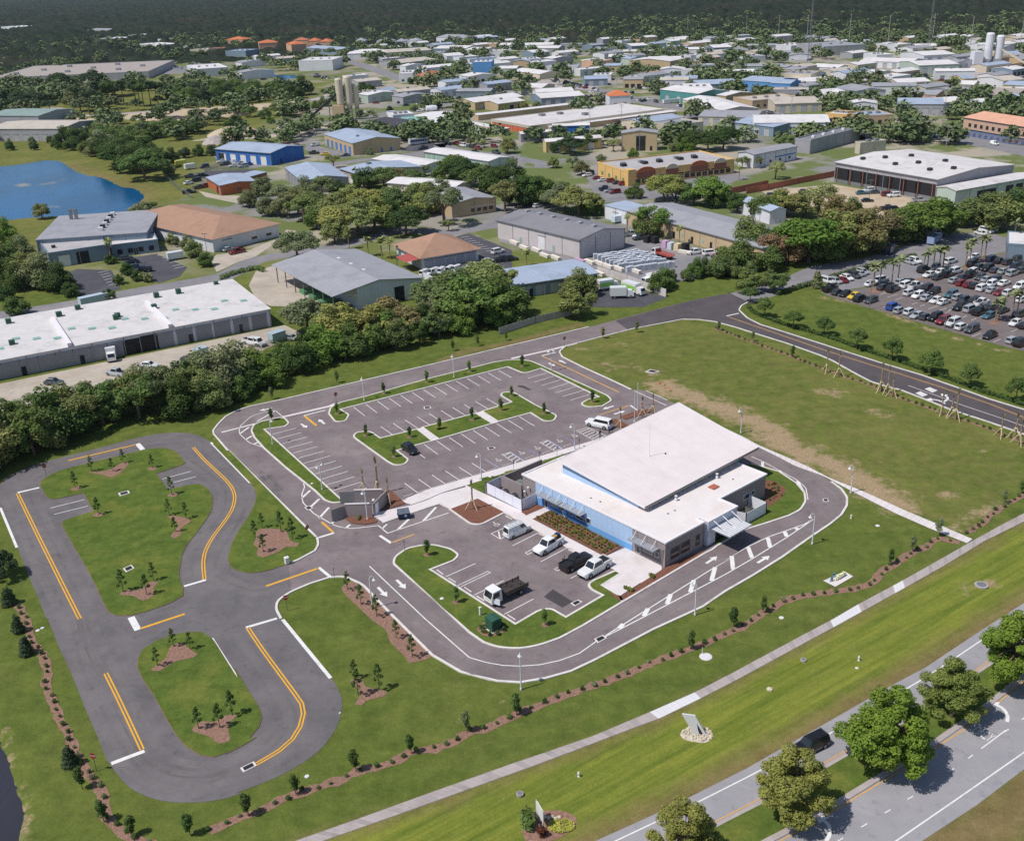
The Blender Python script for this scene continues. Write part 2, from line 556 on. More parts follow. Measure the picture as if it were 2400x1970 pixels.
 urban = np.maximum(urban, np.where(Y > 900, .5, 0))
 urban = np.where(inside(X, Y, line('V4 -900,1200 0,900 1330,640 1700,520 1500,330 900,100 V1 2000,640 1500,600 0,640 -900,700')), .0, urban)
 urban = np.where(Y > 1500, 0, urban)
 for poly in ('W3 1100,270 1180,200 1700,75 2115,0 W4 640,560 1000,720 2115,1130 X2 2115,400 1700,740 750,370 220,120 W3 2050,660 1690,570 1200,345',):
  fi = inside(X, Y, line(poly))
  lush = np.where(fi, .42, lush)
  dry = np.maximum(dry, np.where(fi, .3, 0))
 dry = np.maximum(dry, np.where(near & (Y < 290), .16, 0))
 for nm, arr in (('urban', urban), ('dirt', dirt), ('dry', dry), ('verge', verge), ('lush', lush)):
  me.attributes.new(nm, 'FLOAT', 'POINT').data.foreach_set('value', arr.astype(np.float32).ravel())
 me.materials.append(MT('grass_ground'))
 link('ground', me, label='wide sheet of grass and earth under the whole district', cat='ground', kind='structure')
 for nm, poly, z, mt, lb in (('pond_water', POND_A, -.3, 'water_pond', 'blue retention pond with lily patches beside the grey roofed works'), ('pond_water', POND_B, -.35, 'water_dark', 'dark pond water at the lower left corner'),
        ('pond_water', POND_C, -.3, 'water_pond', 'narrow blue pond before the peach roofed complex at the far right'), ('pond_water', POND_D, -.2, 'water_pond', 'small far pond beside the wood behind the silos')):
  G().flat(poly, z).obj(nm, mt, label=lb, cat='pond', kind='structure')
build_ground()
def sheet(name, pts, z, mat, label=None, cat=None, kind='structure', parent=None):
 g = G().flat(pts, z)
 if parent:
  return g.obj(name, mat, parent)
 return g.obj(name, mat, label=label, cat=cat, kind=kind)
# roads and paving of the site
ZA, ZT, ZM = .02, .03, .045      # lot asphalt, track asphalt, paint
lot = sheet('parking_lot', loop('W2 5,915 40,860 r8 100,800 190,750 300,715 560,660 W3 0,378 1340,58 W4 0,288 200,245 290,232 410,290 360,310 r2 350,335 r4 400,385 r8 480,425 640,475 860,545 1000,590 1220,660 1480,738 1700,815 1900,887 2115,952 2500,1060 2500,1230 '
 '2115,1105 1900,1030 1760,985 1640,945 1480,880 1350,830 1250,805 1170,780 1100,745 1000,690 930,650 850,615 640,540 320,440 200,408 100,395 0,393 W3 1700,75 1280,182 1150,215 r3 1100,262 r3 1120,305 1200,345 1300,395 1500,485 1690,575 1810,583 2030,680 X2 130,78 400,205 690,348 750,390 820,440 862,500 r5 860,560 r5 820,625 740,690 620,770 400,925 '
 '200,1050 0,1165 X7 1650,430 1300,590 900,800 720,885 540,935 360,965 200,955 0,905 X4 1800,435 1600,375 1400,258 1250,110 1140,0 W6 1500,1405 1230,1125 1170,1085 1080,1062 960,1070 800,1120 640,1188 620,950 700,925 840,850 865,790 850,740 750,640 110,0 W2 120,1080'), ZA, 'asphalt_lot',
 'grey asphalt parking lot and drive loop around the white roofed building', 'parking lot')
track = sheet('test_track', cloop('W5 1740,125 1640,70 1500,48 1300,58 1100,100 800,180 560,240 300,310 150,370 40,430 -20,520 -25,600 5,680 80,850 145,1000 240,1240 310,1400 385,1586 X3 340,150 420,350 520,570 620,820 700,1000 760,1150 830,1250 920,1350 1050,1420 1200,1455 1400,1462 1600,1435 1740,1390 '
 'X4 0,1237 150,1180 300,1120 480,1020 600,930 690,820 740,720 762,620 758,560 735,500 690,425 500,200 345,0 W6 570,1415 525,1370 520,1310 560,1240 640,1188 630,1100 625,1000 620,950 500,1000 400,1025 300,1035 200,1015 140,985 125,900 150,800 200,700 290,570 345,460 355,390 310,290 W2 150,1185 0,1028'), ZT, 'asphalt_track',
 'darker asphalt driving test track looping round two grass islands', 'road')
sheet('new_road', loop('W3 1560,4 W4 0,289 200,246 288,233 408,290 360,311 r2 350,336 r4 400,386 r8 480,426 640,476 860,546 1000,591 1220,661 1480,739 1700,816 1900,888 2115,953 2500,1060 2500,1229 2115,1104 1900,1029 1760,984 1640,944 1480,879 1350,829 1250,804 1170,779 1100,744 1000,689 930,649 850,614 640,539 320,439 200,407 100,394 0,392 W3 1665,82'), ZA + .008, 'asphalt_new', parent=lot)
G().strip(line('W4 280,228 420,296'), .5, ZM - .003).obj('pavement_seam', 'asphalt_patch', lot)
old_road = sheet('road', loop('W4 292,232 420,296 640,225 860,165 1110,110 1450,15 1560,-40 1700,-140 1590,-190 1440,-90 1330,-40 1100,20 800,60 640,130 480,185'), .013, 'asphalt_old', 'pale grey road running past the car lot hedge', 'road')
KERBS = []
def lawn(label, pts, kerb=True, w=.34, z=.13, closed=True, mat='grass_island', name='lawn'):
 o = sheet(name, pts, z, mat, label, 'lawn')
 if kerb:
  G().strip(pts, w, z + .02, closed, 0).obj('kerb', 'kerb', o)
 else:
  G().strip(pts, .1, z - .02, True, 0).obj('soil_edge', 'mulch_tan', o)
 return o
def island_grass():
 t = NT('grass_island')
 p = t.pos()
 mid = t.noise(p, .5, 6, .65)
 fine = t.noise(p, 3.4, 4, .7)
 c = t.mix(t.ramp(mid, .3, .72), lin(76, 96, 40), lin(108, 124, 56))
 c = t.mix(t.ramp(t.noise(p, .16, 6, .68), .5, .74), c, lin(128, 130, 62))
 c = t.mix(.55, c, t.mix(t.ramp(fine, .25, .75), (.4, .4, .4), (1.1, 1.1, 1.1)), 'MULTIPLY')  # blade self-shadow painted as fine dark mottling
 t.done(c, .95, .1, bump=fine, bd=.12)
island_grass()
lawn('long grass strip with saplings between the north road and the top stall row', loop('W2 955,775 r2 970,722 r3 1060,680 1250,635 W3 0,490 300,415 560,350 700,328 r9 850,335 r9 1030,415 1160,475 1380,575 1490,625 r2 1530,665 r2 1450,712 1330,722 r2 1270,695 r2 1330,660 1425,637 945,402 830,437 r2 790,437 r2 670,388 0,558 W2 1050,740 1120,785 r1.5 1090,838 r2 1010,843 r2'))
lawn('curved grass strip beside the left stall column', loop('W2 315,915 r4 335,865 r4 400,840 580,798 r3 625,855 r2 590,880 420,905 W6 1075,445 985,456 r3 920,430 r2 W2 840,1410 600,1220 420,1060 340,970 r4'))
lawn('hooked grass island beside the parked dark car', loop('W2 1158,962 r2 1180,930 r3 1290,918 r3 1380,978 1683,903 1808,1000 1640,1045 1515,1080 1612,1155 r1.5 1580,1195 r2 1500,1202 r3 1440,1170 1175,980 r2'))
lawn('middle grass island between the two crosswalks', loop('W2 1728,888 W3 405,772 542,857 W2 1862,985'))
lawn('hooked grass island at the far end of the middle stalls', loop('W3 460,755 705,680 608,620 r1.5 640,597 r2 720,600 r3 900,705 1075,790 r2 1050,835 r2 970,838 r3 860,768 590,840'))
lawn('grass triangle with pine saplings between the track and the entry road', loop('W2 5,945 120,1080 W6 110,0 750,640 860,745 r4 868,800 r4 840,850 700,925 500,1000 r9 300,1038 r6 165,1005 r5 118,930 r6 150,800 200,700 290,570 345,460 r8 360,370 r8 310,290 W2 0,1028'), False)
G().strip(line('W2 5,945 120,1080 W6 110,0 750,640 860,745 r4 868,800 r4 840,850 700,925 640,948'), .36, .17, False, 0).obj('kerb', 'kerb', label='white kerb along the entry road beside the pine triangle', cat='kerb', kind='structure')
lawn('large grass island with parking bays inside the test track loop', cloop('W5 333,480 345,450 380,422 480,370 700,310 1000,240 1150,202 1300,178 1400,186 1460,215 1500,260 1530,300 1500,320 1400,352 1292,388 1292,392 1340,455 1385,525 1390,525 1480,500 1580,480 1650,475 1700,500 1750,570 1755,650 1720,740 1620,880 1530,1000 1495,1100 1480,1240 1515,1340 1510,1400 1400,1460 1200,1530 1080,1560 960,1560 900,1530 850,1440 790,1310 700,1140 600,970 515,815 515,790 540,772 650,735 772,702 774,698 730,620 688,550 684,550 550,580 430,602 400,592 365,545'), False)
lawn('smaller oval grass island in the near loop of the test track', cloop('X3 1440,248 1350,247 1250,265 1120,310 1020,370 985,440 985,500 1020,580 1100,700 1180,850 1260,980 1340,1070 1430,1125 1530,1138 1650,1100 1827,1000 X4 100,850 170,770 192,700 178,640 100,515 0,350 X3 1700,585 1600,430 1510,292'), False)
south = lawn('kerbed grass island below the service lot stalls', loop('W6 1488,955 r2 1500,900 r3 1600,830 r3 1790,792 r4 1960,835 r3 2030,885 r2 1980,932 1790,1005 W7 880,1535 1120,1395 r3 1230,1380 r3 1380,1467 1750,1250 1630,1190 r3 1600,1140 r3 1660,1100 1870,1008 1925,1030 1735,1150 1915,1258 X7 1085,395 800,565 640,650 500,700 r9 355,727 r9 200,715 r9 100,680 0,610 W7 0,1230 W6 1990,1405'))
for s, lb in (('W2 120,1080 5,945 r3 -2,915 r3 40,860 r8 100,800 190,750 300,715 560,660 W3 0,378 1340,58', 'white kerb along the top of the north road'),
   ('W4 0,393 100,395 200,408 320,440 640,540 850,615 930,650 1000,690 1100,745 1170,780 1250,805 1350,830 1480,880 1640,945 1760,985 1900,1030 2115,1105 2500,1225', 'white kerb between the vacant field and the new road'),
   ('W4 405,286 365,308 r2 348,335 r4 400,385 r8 480,425 640,475 860,545 1000,590 1220,660 1480,738 1700,815 1900,887 2115,952 2500,1060', 'white kerb on the far side of the new road beside the hedge'),
   ('W4 0,393 W3 1700,75 1280,182 1150,215 r3 1095,262 r3 1120,305 1200,345 1300,395 1500,485 1690,575', 'white kerb round the near corner of the vacant field'),
   ('X2 750,390 820,440 862,500 r5 860,560 r5 820,625 740,690 620,770 400,925 200,1050 0,1165 X7 1650,430 1300,590 900,800 720,885 540,935 360,965 200,955 0,905 X4 1800,435 1600,375 1400,258 1250,110 1140,0 W6 1500,1405 1230,1125 r6 1080,1060 r6 960,1070 800,1120 640,1188 r5 530,1260 r5 518,1330 r5 560,1410', 'white kerb along the outside of the drive loop')):
 G().strip(line(s), .36, .15, False, 0).obj('kerb', 'kerb', label=lb, cat='kerb', kind='structure')
for s, w, lb in (('W2 575,800 960,712 1010,690', .8, 'flush concrete gutter at the left lot entrance'), ('W3 700,318 1000,252 1235,194', .8, 'flush concrete gutter at the right lot entrance')):
 G().strip(line(s), w, .04).obj('gutter', 'concrete_new', label=lb, cat='gutter', kind='structure')
def slabs(label, left, right, n, z, mat, name='walkway', alt=None, gap=.012, base='concrete_old', cat='path'):
 """a walk of separate slabs between two edge polylines (resampled to n joints)"""
 def rs(pts, n):
  L = [0]
  for a, b in zip(pts, pts[1:]):
   L.append(L[-1] + (b - a).length)
  out = []
  for i in range(n + 1):
   d = L[-1] * i / n
   k = max(j for j in range(len(L)) if L[j] <= d + 1e-6)
   k = min(k, len(pts) - 2)
   out.append(pts[k].lerp(pts[k + 1], (d - L[k]) / max(1e-6, L[k + 1] - L[k])))
  return out
 A, B = rs(left, n), rs(right, n)
 root = sheet(name, A + B[::-1], z - .06, base, label, cat)
 for i in range(n):
  a0, a1, b1, b0 = A[i], A[i + 1], B[i + 1], B[i]
  c = (a0 + a1 + b0 + b1) / 4
  q = [c + (p - c) * (1 - gap * 2.2 / max(.4, (p - c).length)) for p in (a0, a1, b1, b0)]
  G().prism(q, z - .058, z + RNG.uniform(-.006, .006)).obj('slab', (alt(i) if alt else None) or mat, root)
 return root
W_UP = line('X4 60,1700 430,1571 910,1402 1420,1217 2000,1012 X5 560,862 950,727 1400,537 1720,397 2010,247 X6 500,390 700,285 880,180 1120,52 X2 1480,962 1760,802 1980,682 2115,612 2500,400')
W_LO = line('X4 200,1715 560,1595 1140,1392 1640,1212 2115,1042 X5 780,850 1180,697 1450,597 1770,442 2060,292 X6 740,320 930,215 1170,82 X2 1570,972 1830,812 2115,672 2500,460')
NSL = 190
def new_slab(i):
 return 'concrete_white' if i in NEW else ('concrete_old' if (i * 7919) % 5 else 'concrete_old_b')
plain('concrete_old_b', lin(160, 152, 150), .9, .1, .6, stain=lin(130, 122, 116))
NEW = set()
for a, b in ((at('X5', 1425, 570), at('X5', 1740, 420)), (at('X6', 720, 303), at('X6', 900, 200)), (at('X2', 1225, 1130), at('X2', 1262, 1112))):
 acc = [0]
 for p, q in zip(W_UP, W_UP[1:]):
  acc.append(acc[-1] + (q - p).length)
 def frac(pt):
  k = min(range(len(W_UP) - 1), key=lambda j: (W_UP[j].lerp(W_UP[j + 1], max(0, min(1, (pt - W_UP[j]).dot(W_UP[j + 1] - W_UP[j]) / (W_UP[j + 1] - W_UP[j]).length_squared))) - pt).length)
  t = max(0, min(1, (pt - W_UP[k]).dot(W_UP[k + 1] - W_UP[k]) / (W_UP[k + 1] - W_UP[k]).length_squared))
  return (acc[k] + t * (acc[k + 1] - acc[k])) / acc[-1]
 NEW |= set(range(int(frac(a) * NSL), int(frac(b) * NSL) + 1))
slabs('long concrete sidewalk with two pale new sections beside the highway verge', W_UP, W_LO, NSL, .07, 'concrete_old', 'sidewalk', new_slab, cat='sidewalk')
slabs('pale concrete walk crossing the lawn from the building to the sidewalk', line('X2 -40,-5 130,75 230,130 400,203 560,272 750,370 960,452 1240,580 1500,690 1750,798'), line('X2 -20,12 100,75 225,142 350,203 500,282 690,348 890,455 1200,612 1450,722 1712,826'), 44, .12, 'concrete_new')
for s, lb in (('W2 1685,902 1728,888 1862,988 1810,1003', 'left crosswalk path through the middle parking islands'), ('W3 407,771 458,755 590,848 543,860', 'right crosswalk path through the middle parking islands')):
 p = loop(s)
 slabs(lb, [p[0], p[3]], [p[1], p[2]], 5, .13, 'concrete_new')
slabs('concrete walk between the accessible stalls and the building', line('W6 1500,432 1570,428 W3 0,1405 800,1168 1400,990 1460,968'), line('W6 1640,470 1760,430 W3 120,1432 330,1368 720,1243 1130,1112 1480,1000'), 26, .14, 'concrete_new')
sheet('plaza', loop('W6 1640,474 1760,434 1884,378 2085,325 W7 380,155 575,245 945,415 985,460 1190,372 1240,398 1050,495 1765,868 1990,770 2115,835 2330,960 2330,1080 2115,1130 1920,1255 1735,1150 1925,1032 1870,1005 1500,830 930,515 775,432 505,292 230,398 W6 1960,500 1870,462 1560,560 1400,615 1330,570 1360,530'), .125, 'concrete_new', 'pale concrete plaza and walks wrapping the building corner', 'plaza')
for s, lb in (('W6 1400,618 1560,562 1870,460 1960,502 W7 230,398 440,545 r2 540,548 r2 770,430 930,515 1500,830 1645,905', 'kerb between the service lot and the building walk'),
   ('X7 1085,395 1660,55 1720,25 X2 -60,845 100,745 170,720 300,680 450,630 530,590 r5 568,530 r5 560,470 500,400 380,320 180,262', 'white kerb along the drive beside the building')):
 G().strip(line(s), .34, .155, False, 0).obj('kerb', 'kerb', label=lb, cat='kerb', kind='structure')
east = sheet('lawn', loop('X2 -60,845 100,745 170,720 300,680 450,630 530,590 r5 568,530 r5 560,470 500,400 380,320 180,262 -160,470 -160,700'), .135, 'grass_island', 'rounded lawn between the grey wing and the drive bend', 'lawn')
sheet('lawn', loop('W7 380,152 440,118 860,5 940,-30 1000,20 740,62 580,135 575,240 '), .135, 'grass_island', 'grass strip beside the white fenced enclosure', 'lawn')
sheet('lawn', loop('W3 770,1222 1100,1110 1135,1108 1120,1140 880,1212'), .136, 'grass_island', 'short grass strip between the walk and the building', 'lawn')
for s, m, lb in (('W7 232,398 505,294 768,428 540,540 r2 440,540 r2', 'mulch_red', 'red mulch bed with one braced palm by the service lot'),
    ('W7 1055,495 1240,400 1930,770 1765,865', 'mulch_red', 'long red mulch bed planted with tufts below the blue facade'),
    ('W7 935,425 1095,355 1190,372 985,458', 'mulch_red', 'small mulch bed at the corner of the white fence'),
    ('W6 1380,530 1375,370 1470,352 1590,460 1440,505', 'mulch_red', 'red mulch bed with palms behind the bin enclosure'),
    ('W6 1085,585 1110,560 1310,568 1375,612 r2 1250,635 1140,625 r2', 'mulch_red', 'mulch bed with low plants before the bin enclosure'),
    ('W3 1500,830 1560,820 1690,880 1610,905', 'mulch_red', 'small mulch bed beside the white sport utility'),
    ('W3 1600,800 1750,745 1870,738 r1 1875,755 1640,825', 'mulch_red', 'mulch bed at the foot of the flagpoles'),
    ('X7 985,335 1075,355 1380,158 1560,70 1650,40 1660,52 1090,388 1060,385', 'mulch_red', 'planted mulch strip between the plaza and the drive'),
    ('X1 1930,670 2010,680 2090,740 2060,800 1950,880 1930,840', 'mulch_red', 'shaded mulch bed behind the grey wing')):
 sheet('mulch_bed', loop(s), .15, m, lb, 'mulch bed')
# painted markings (children of the paving they lie on)
def mark(text, w, mat='paint_white', par=None, z=ZM, name='painted_line', pts=None, closed=False):
 return G().strip(pts or line(text), w, z, closed).obj(name, mat, par or lot)
def stalls(a, b, c, d, n, w=.15, par=None, z=ZM):
 A, B, C, D = [trace(q)[0][0] for q in (a, b, c, d)]
 for i in range(n):
  t = i / (n - 1)
  G().strip([A.lerp(C, t), B.lerp(D, t)], w, z).obj('stall_line', 'paint_white', par or lot)
stalls('W2 1160,720', 'W2 1253,792', 'W3 595,417', 'W3 700,476', 14)
stalls('W2 1383,880', 'W2 1482,948', 'W3 495,648', 'W3 605,712', 10)
stalls('W2 1640,1060', 'W2 1750,1141', 'W3 767,800', 'W3 892,876', 10)
stalls('W6 1580,290', 'W6 1690,370', 'W3 480,1150', 'W3 598,1222', 7)
stalls('W2 490,943', 'W2 685,893', 'W6 1040,400', 'W6 1275,327', 13)
stalls('W3 835,483', 'W3 990,437', 'W3 1187,663', 'W3 1362,610', 7)
for s in ('W7 850,757 1103,630', 'W7 1130,915 1390,778', 'W7 1427,1080 1520,1032', 'W7 190,1063 485,932', 'W7 470,1245 765,1102', 'W7 770,1435 1060,1283'):
 mark(s, .15, name='stall_line')
for s in ('W7 310,1150 605,1010 632,1022 335,1165', 'W7 1200,712 978,826 1003,842 1230,728', 'W7 1470,880 1268,988 1300,1005 1500,900', 'W7 920,510 640,637 730,690 1005,560'):
 mark(s, .13, name='stall_line')
mark('W7 712,612 728,685', .22)
mark('W7 920,512 935,560', .22)
for a in ('W3 620,1110 690,1092 805,1165 745,1188', 'W3 937,1012 1000,993 1118,1062 1060,1082'):
 p = loop(a)
 mark('', .13, pts=p, closed=True, name='stall_line')
 for k in (.15, .38, .61, .84):
  G().strip([p[0].lerp(p[3], k), p[1].lerp(p[2], max(0, k - .12))], .2, ZM).obj('hatch_line', 'paint_white', lot)
for s in ('W3 480,1150 598,1222', 'W3 808,1052 925,1120', 'W3 1113,953 1232,1020', 'W3 700,1092 812,1162', 'W3 1008,992 1120,1060'):
 mark(s, .1, 'paint_blue', name='stall_line', z=ZM + .006)
p = loop('W3 1240,915 1330,887 1480,955 1372,990')
mark('', .13, pts=p, closed=True, name='stall_line')
for k in (.15, .35, .55, .75, .92):
 G().strip([p[0].lerp(p[3], k), p[1].lerp(p[2], k * .85)], .18, ZM).obj('hatch_line', 'paint_white', lot)
def wheelchair(sh, x, y, s=1.0):
 c = at(sh, x, y)
 r = at(sh, x + 10, y - 2.6) - c
 ux = Vector((r.x, r.y, 0)).normalized()
 uy = Vector((-ux.y, ux.x, 0))
 g = G()
 P_ = lambda a, b: c + ux * a * s + uy * b * s
 g.strip([P_(.42 * math.cos(q), .42 * math.sin(q) - .15) for q in [math.radians(d) for d in range(150, 400, 25)]], .12, ZM)
 g.strip([P_(-.12, .62), P_(-.06, .1), P_(.3, .1), P_(.45, -.3), P_(.6, -.25)], .13, ZM + .002)
 g.flat([P_(-.1 + .13 * math.cos(q * .785), .8 + .13 * math.sin(q * .785)) for q in range(8)], ZM)
 g.obj('wheelchair_symbol', 'paint_white', lot)
for q in ((593, 1157), (785, 1098), (915, 1057), (1097, 999), (1222, 957)):
 wheelchair('W3', *q)
wheelchair('W7', 690, 543)
for s, w in (('W2 430,1057 300,1015 r4 215,940 r6 215,880 r6 330,780 r9 515,745', .16), ('W2 510,745 575,800', .16), ('W2 360,838 515,748', .3), ('W2 68,928 340,858', .45), ('W2 222,937 295,885', .4), ('W2 262,990 318,958', .4), ('W2 335,1025 372,1008', .4),
   ('W6 745,292 755,320 r3 730,385 r5 740,450 r5 830,540 1000,640 r8 1120,668 r9 1360,640', .18), ('W6 735,410 800,350', .42), ('W6 805,485 875,420', .42), ('W6 875,578 955,490', .42), ('W6 975,628 1015,580', .42), ('W6 1095,660 1130,632', .42),
   ('W6 1362,638 1440,703 1945,535', .2), ('W6 1525,672 1615,588', .42), ('W6 1735,602 1840,488', .42), ('W6 1395,665 1435,628', .3),
   ('W6 860,742 998,700', .45), ('W6 870,985 965,1062', .5), ('W6 1375,722 1470,785', .5), ('W2 748,790 925,745', .35), ('W3 950,295 1065,268', .4), ('W4 272,372 348,355', .45),
   ('W3 1720,588 1980,705', .2), ('W3 1815,585 1990,662', .2),
   ('W6 1290,975 1750,1410 X7 0,787 120,822 240,843 360,848 500,838 640,808 780,757 900,672', .17),
   ('X7 965,632 1700,172 1860,80 X2 0,945 160,848 310,778 560,690 620,655', .19), ('X7 960,640 1100,570 1640,290 X2 0,1045 190,935 440,780 620,658', .19)):
 mark(s, w)
for s in ('X7 1060,580 1090,550', 'X7 1235,495 1265,440', 'X7 1400,410 1425,340', 'X7 1565,325 1590,240', 'X7 1715,245 1740,148', 'X2 55,1010 45,915', 'X2 190,930 160,850', 'X2 318,855 300,785', 'X2 435,778 420,742', 'X2 512,730 500,715'):
 mark(s, .65, name='hatch_line', z=ZM + .005)
mark('X2 185,212 270,248 400,320 500,372 r5 570,430 r4 585,515', .16)
mark('X2 185,268 380,358 480,410 540,470', .13)
for s in ('X2 263,250 266,298', 'X2 385,310 400,365', 'X2 510,385 555,465'):
 mark(s, .5, name='hatch_line', z=ZM + .005)
for s, w in (('W3 952,297 1590,597', .34), ('W3 1428,783 1680,705', .3), ('W2 752,792 852,872', .5), ('W6 1470,783 1660,712', .32), ('W6 435,1140 868,992', .42), ('W6 895,610 990,695', .38)):
 mark(s, w, 'paint_tan' if w == .34 or w == .3 or w == .32 else 'paint_yellow')
mark('W3 1680,703 1745,748', .35)
for off in (-.17, .17):
 G().strip(line('W4 282,377 640,500 860,577 1000,622 1300,716 1600,812 1900,915 2115,1000 2500,1130'), .13, ZM, off=off).obj('centre_line', 'paint_tan', lot)
mark('W4 1397,802 1560,860 1750,930 1990,1010 2115,1055 2500,1180', .16, name='lane_line')
def arrow(sh, x, y, x2, y2, L=3.6, k=1.0, turn=0, par=None, z=ZM, mat='paint_white'):
 c, e = at(sh, x, y), at(sh, x2, y2)
 u = (e - c)
 L = u.length if L is None else L
 u.normalize()
 n = Vector((-u.y, u.x, 0))
 g = G()
 if not turn:
  Q = [(0, -.22), (L * .58, -.22), (L * .58, -.62), (L, 0), (L * .58, .62), (L * .58, .22), (0, .22)]
  g.flat([c + u * a + n * b * k for a, b in Q], z)
 else:
  pts = [c + u * (L * .7 * math.sin(q)) + n * turn * (L * .45 * (1 - math.cos(q))) for q in [i * .26 for i in range(7)]]
  g.strip(pts, .4 * k, z)
  d = (pts[-1] - pts[-2]).normalized()
  m_ = Vector((-d.y, d.x, 0))
  b = pts[-1]
  g.flat([b + m_ * .75 * k, b + d * 1.3, b - m_ * .75 * k], z + .003)
 return g.obj('lane_arrow', mat, par or lot)
for a in (('W2', 725, 858, 775, 890), ('W2', 920, 858, 870, 820), ('W2', 485, 728, 378, 750), ('W3', 1150, 358, 1092, 332), ('W3', 1005, 355, 1060, 380), ('W3', 1545, 710, 1455, 737), ('W3', 1548, 778, 1640, 750),
  ('W6', 1360, 1150, 1438, 1228), ('W6', 1515, 1088, 1590, 1162), ('X1', 1480, 1302, 1565, 1248), ('X1', 1872, 1298, 1965, 1243)):
 arrow(*a, L=None)
arrow('W4', 1610, 905, 1690, 880, 4.5, 1.1, 1)
arrow('W4', 1625, 915, 1590, 885, 3.5, 1.1, 1)
for s in ('W4 1445,848 1475,838 1522,858 1490,870', 'W4 1503,822 1532,812 1582,832 1552,845'):
 p = loop(s)
 for k in (0.0, .27, .54, .8):
  G().strip([p[0].lerp(p[1], k), p[3].lerp(p[2], k)], .38, ZM).obj('road_lettering', 'paint_white', lot)
for off in (-.2, .2):
 for pts in (curve('W5 145,550 230,725 330,930 430,1130 540,1350 660,1586'), curve('X3 755,540 830,690 920,880 1015,1085'), curve('W5 1597,172 1700,285 1830,405 1900,480 1935,550 1938,610 1915,690 1850,790 1760,910 1700,1020 1680,1120 1690,1262'), curve('X4 92,62 200,222 330,400 430,535 475,600 487,670 465,760 410,850 320,930 150,1030')):
  G().strip(pts, .2, ZM + .012, off=off).obj('centre_line', 'paint_yellow', track)
for s, w in (('W5 565,280 1125,148', .4), ('X3 1003,222 1318,118', .45), ('X3 480,-20 575,165', .0)):
 if w:
  mark(s, w, 'paint_yellow', track, ZM + .012)
for s, w in (('W5 1135,140 1180,190', .95), ('W5 145,545 325,503', .55), ('W5 1520,1318 1702,1265', .5), ('X3 935,140 985,232', .95), ('X3 795,1185 1032,1095', .6), ('X4 80,62 300,-3', .5), ('X3 1513,290 1827,765 X4 60,450 175,643', .34), ('X4 340,5 680,420', .5), ('W5 1743,130 2068,465', .45), ('W5 3,670 140,998', .4),
   ('W5 418,672 700,602', .16), ('W5 448,724 728,655', .16), ('W5 1340,433 1580,368', .16), ('W5 1400,470 1620,412', .16)):
 mark(s, w, par=track, z=ZM + .012)
for s, m, par in (('W7 1160,1262 1250,1185 1450,1310 1345,1368', 'asphalt_patch', lot), ('W3 752,540 800,540 862,575 850,582 790,560 755,552', 'asphalt_patch', lot)):
 sheet('pavement_patch', loop(s), .032, m, parent=par)
for i, (s, lb) in enumerate((('W2 1740,717 1790,713 1798,728 1745,735', 'drain grate in the upper parking aisle'), ('W3 503,1054 555,1048 567,1060 512,1072', 'drain grate in the parking aisle before the accessible stalls'), ('W6 755,490 795,478 822,495 782,512', 'drain grate in the hatched corner of the entry road'),
       ('W7 1432,1325 1500,1293 1538,1313 1470,1352', 'drain grate in the service lot corner'), ('X7 888,655 945,630 970,650 910,682', 'drain grate at the tip of the striped drive divider'), ('X3 1720,1215 1808,1172 1825,1200 1740,1242', 'drain grate in the near bend of the test track'),
       ('X2 690,512 722,508 732,528 698,530', 'drain grate in the drive bend behind the building'), ('W5 982,552 1058,533 1070,552 995,575', 'upper drain inlet in the test track lawn'), ('W5 1022,1175 1085,1147 1107,1172 1045,1203', 'lower drain inlet in the test track lawn'), ('W3 1812,430 1850,412 1922,428 1875,440', 'drain inlet in the vacant field'))):
 p = loop(s)
 z = ZM + .014 if i not in (7, 8, 9) else .16
 c = sum(p, Vector()) / 4
 r = G().prism([c + (q - c) * 1.12 for q in p], 0, z).obj('drain_grate', 'concrete_new', label=lb, cat='drain')
 G().flat([c + (q - c) * .8 for q in p], z + .012).obj('grate_bars', 'grate', r)
t = NT('wheel_wear')
w_ = t.noise(t.pos(), .22, 8, .75)
t.done(lin(154, 147, 146), .8, .2)
tp = t.n('BsdfTransparent')
mx_ = t.n('MixShader')
t.l(t.ramp(w_, .36, 1.05), mx_.inputs[0])
t.l(tp.outputs[0], mx_.inputs[1])
t.l(t.b.outputs[0], mx_.inputs[2])
t.l(mx_.outputs[0], t.out.inputs[0])
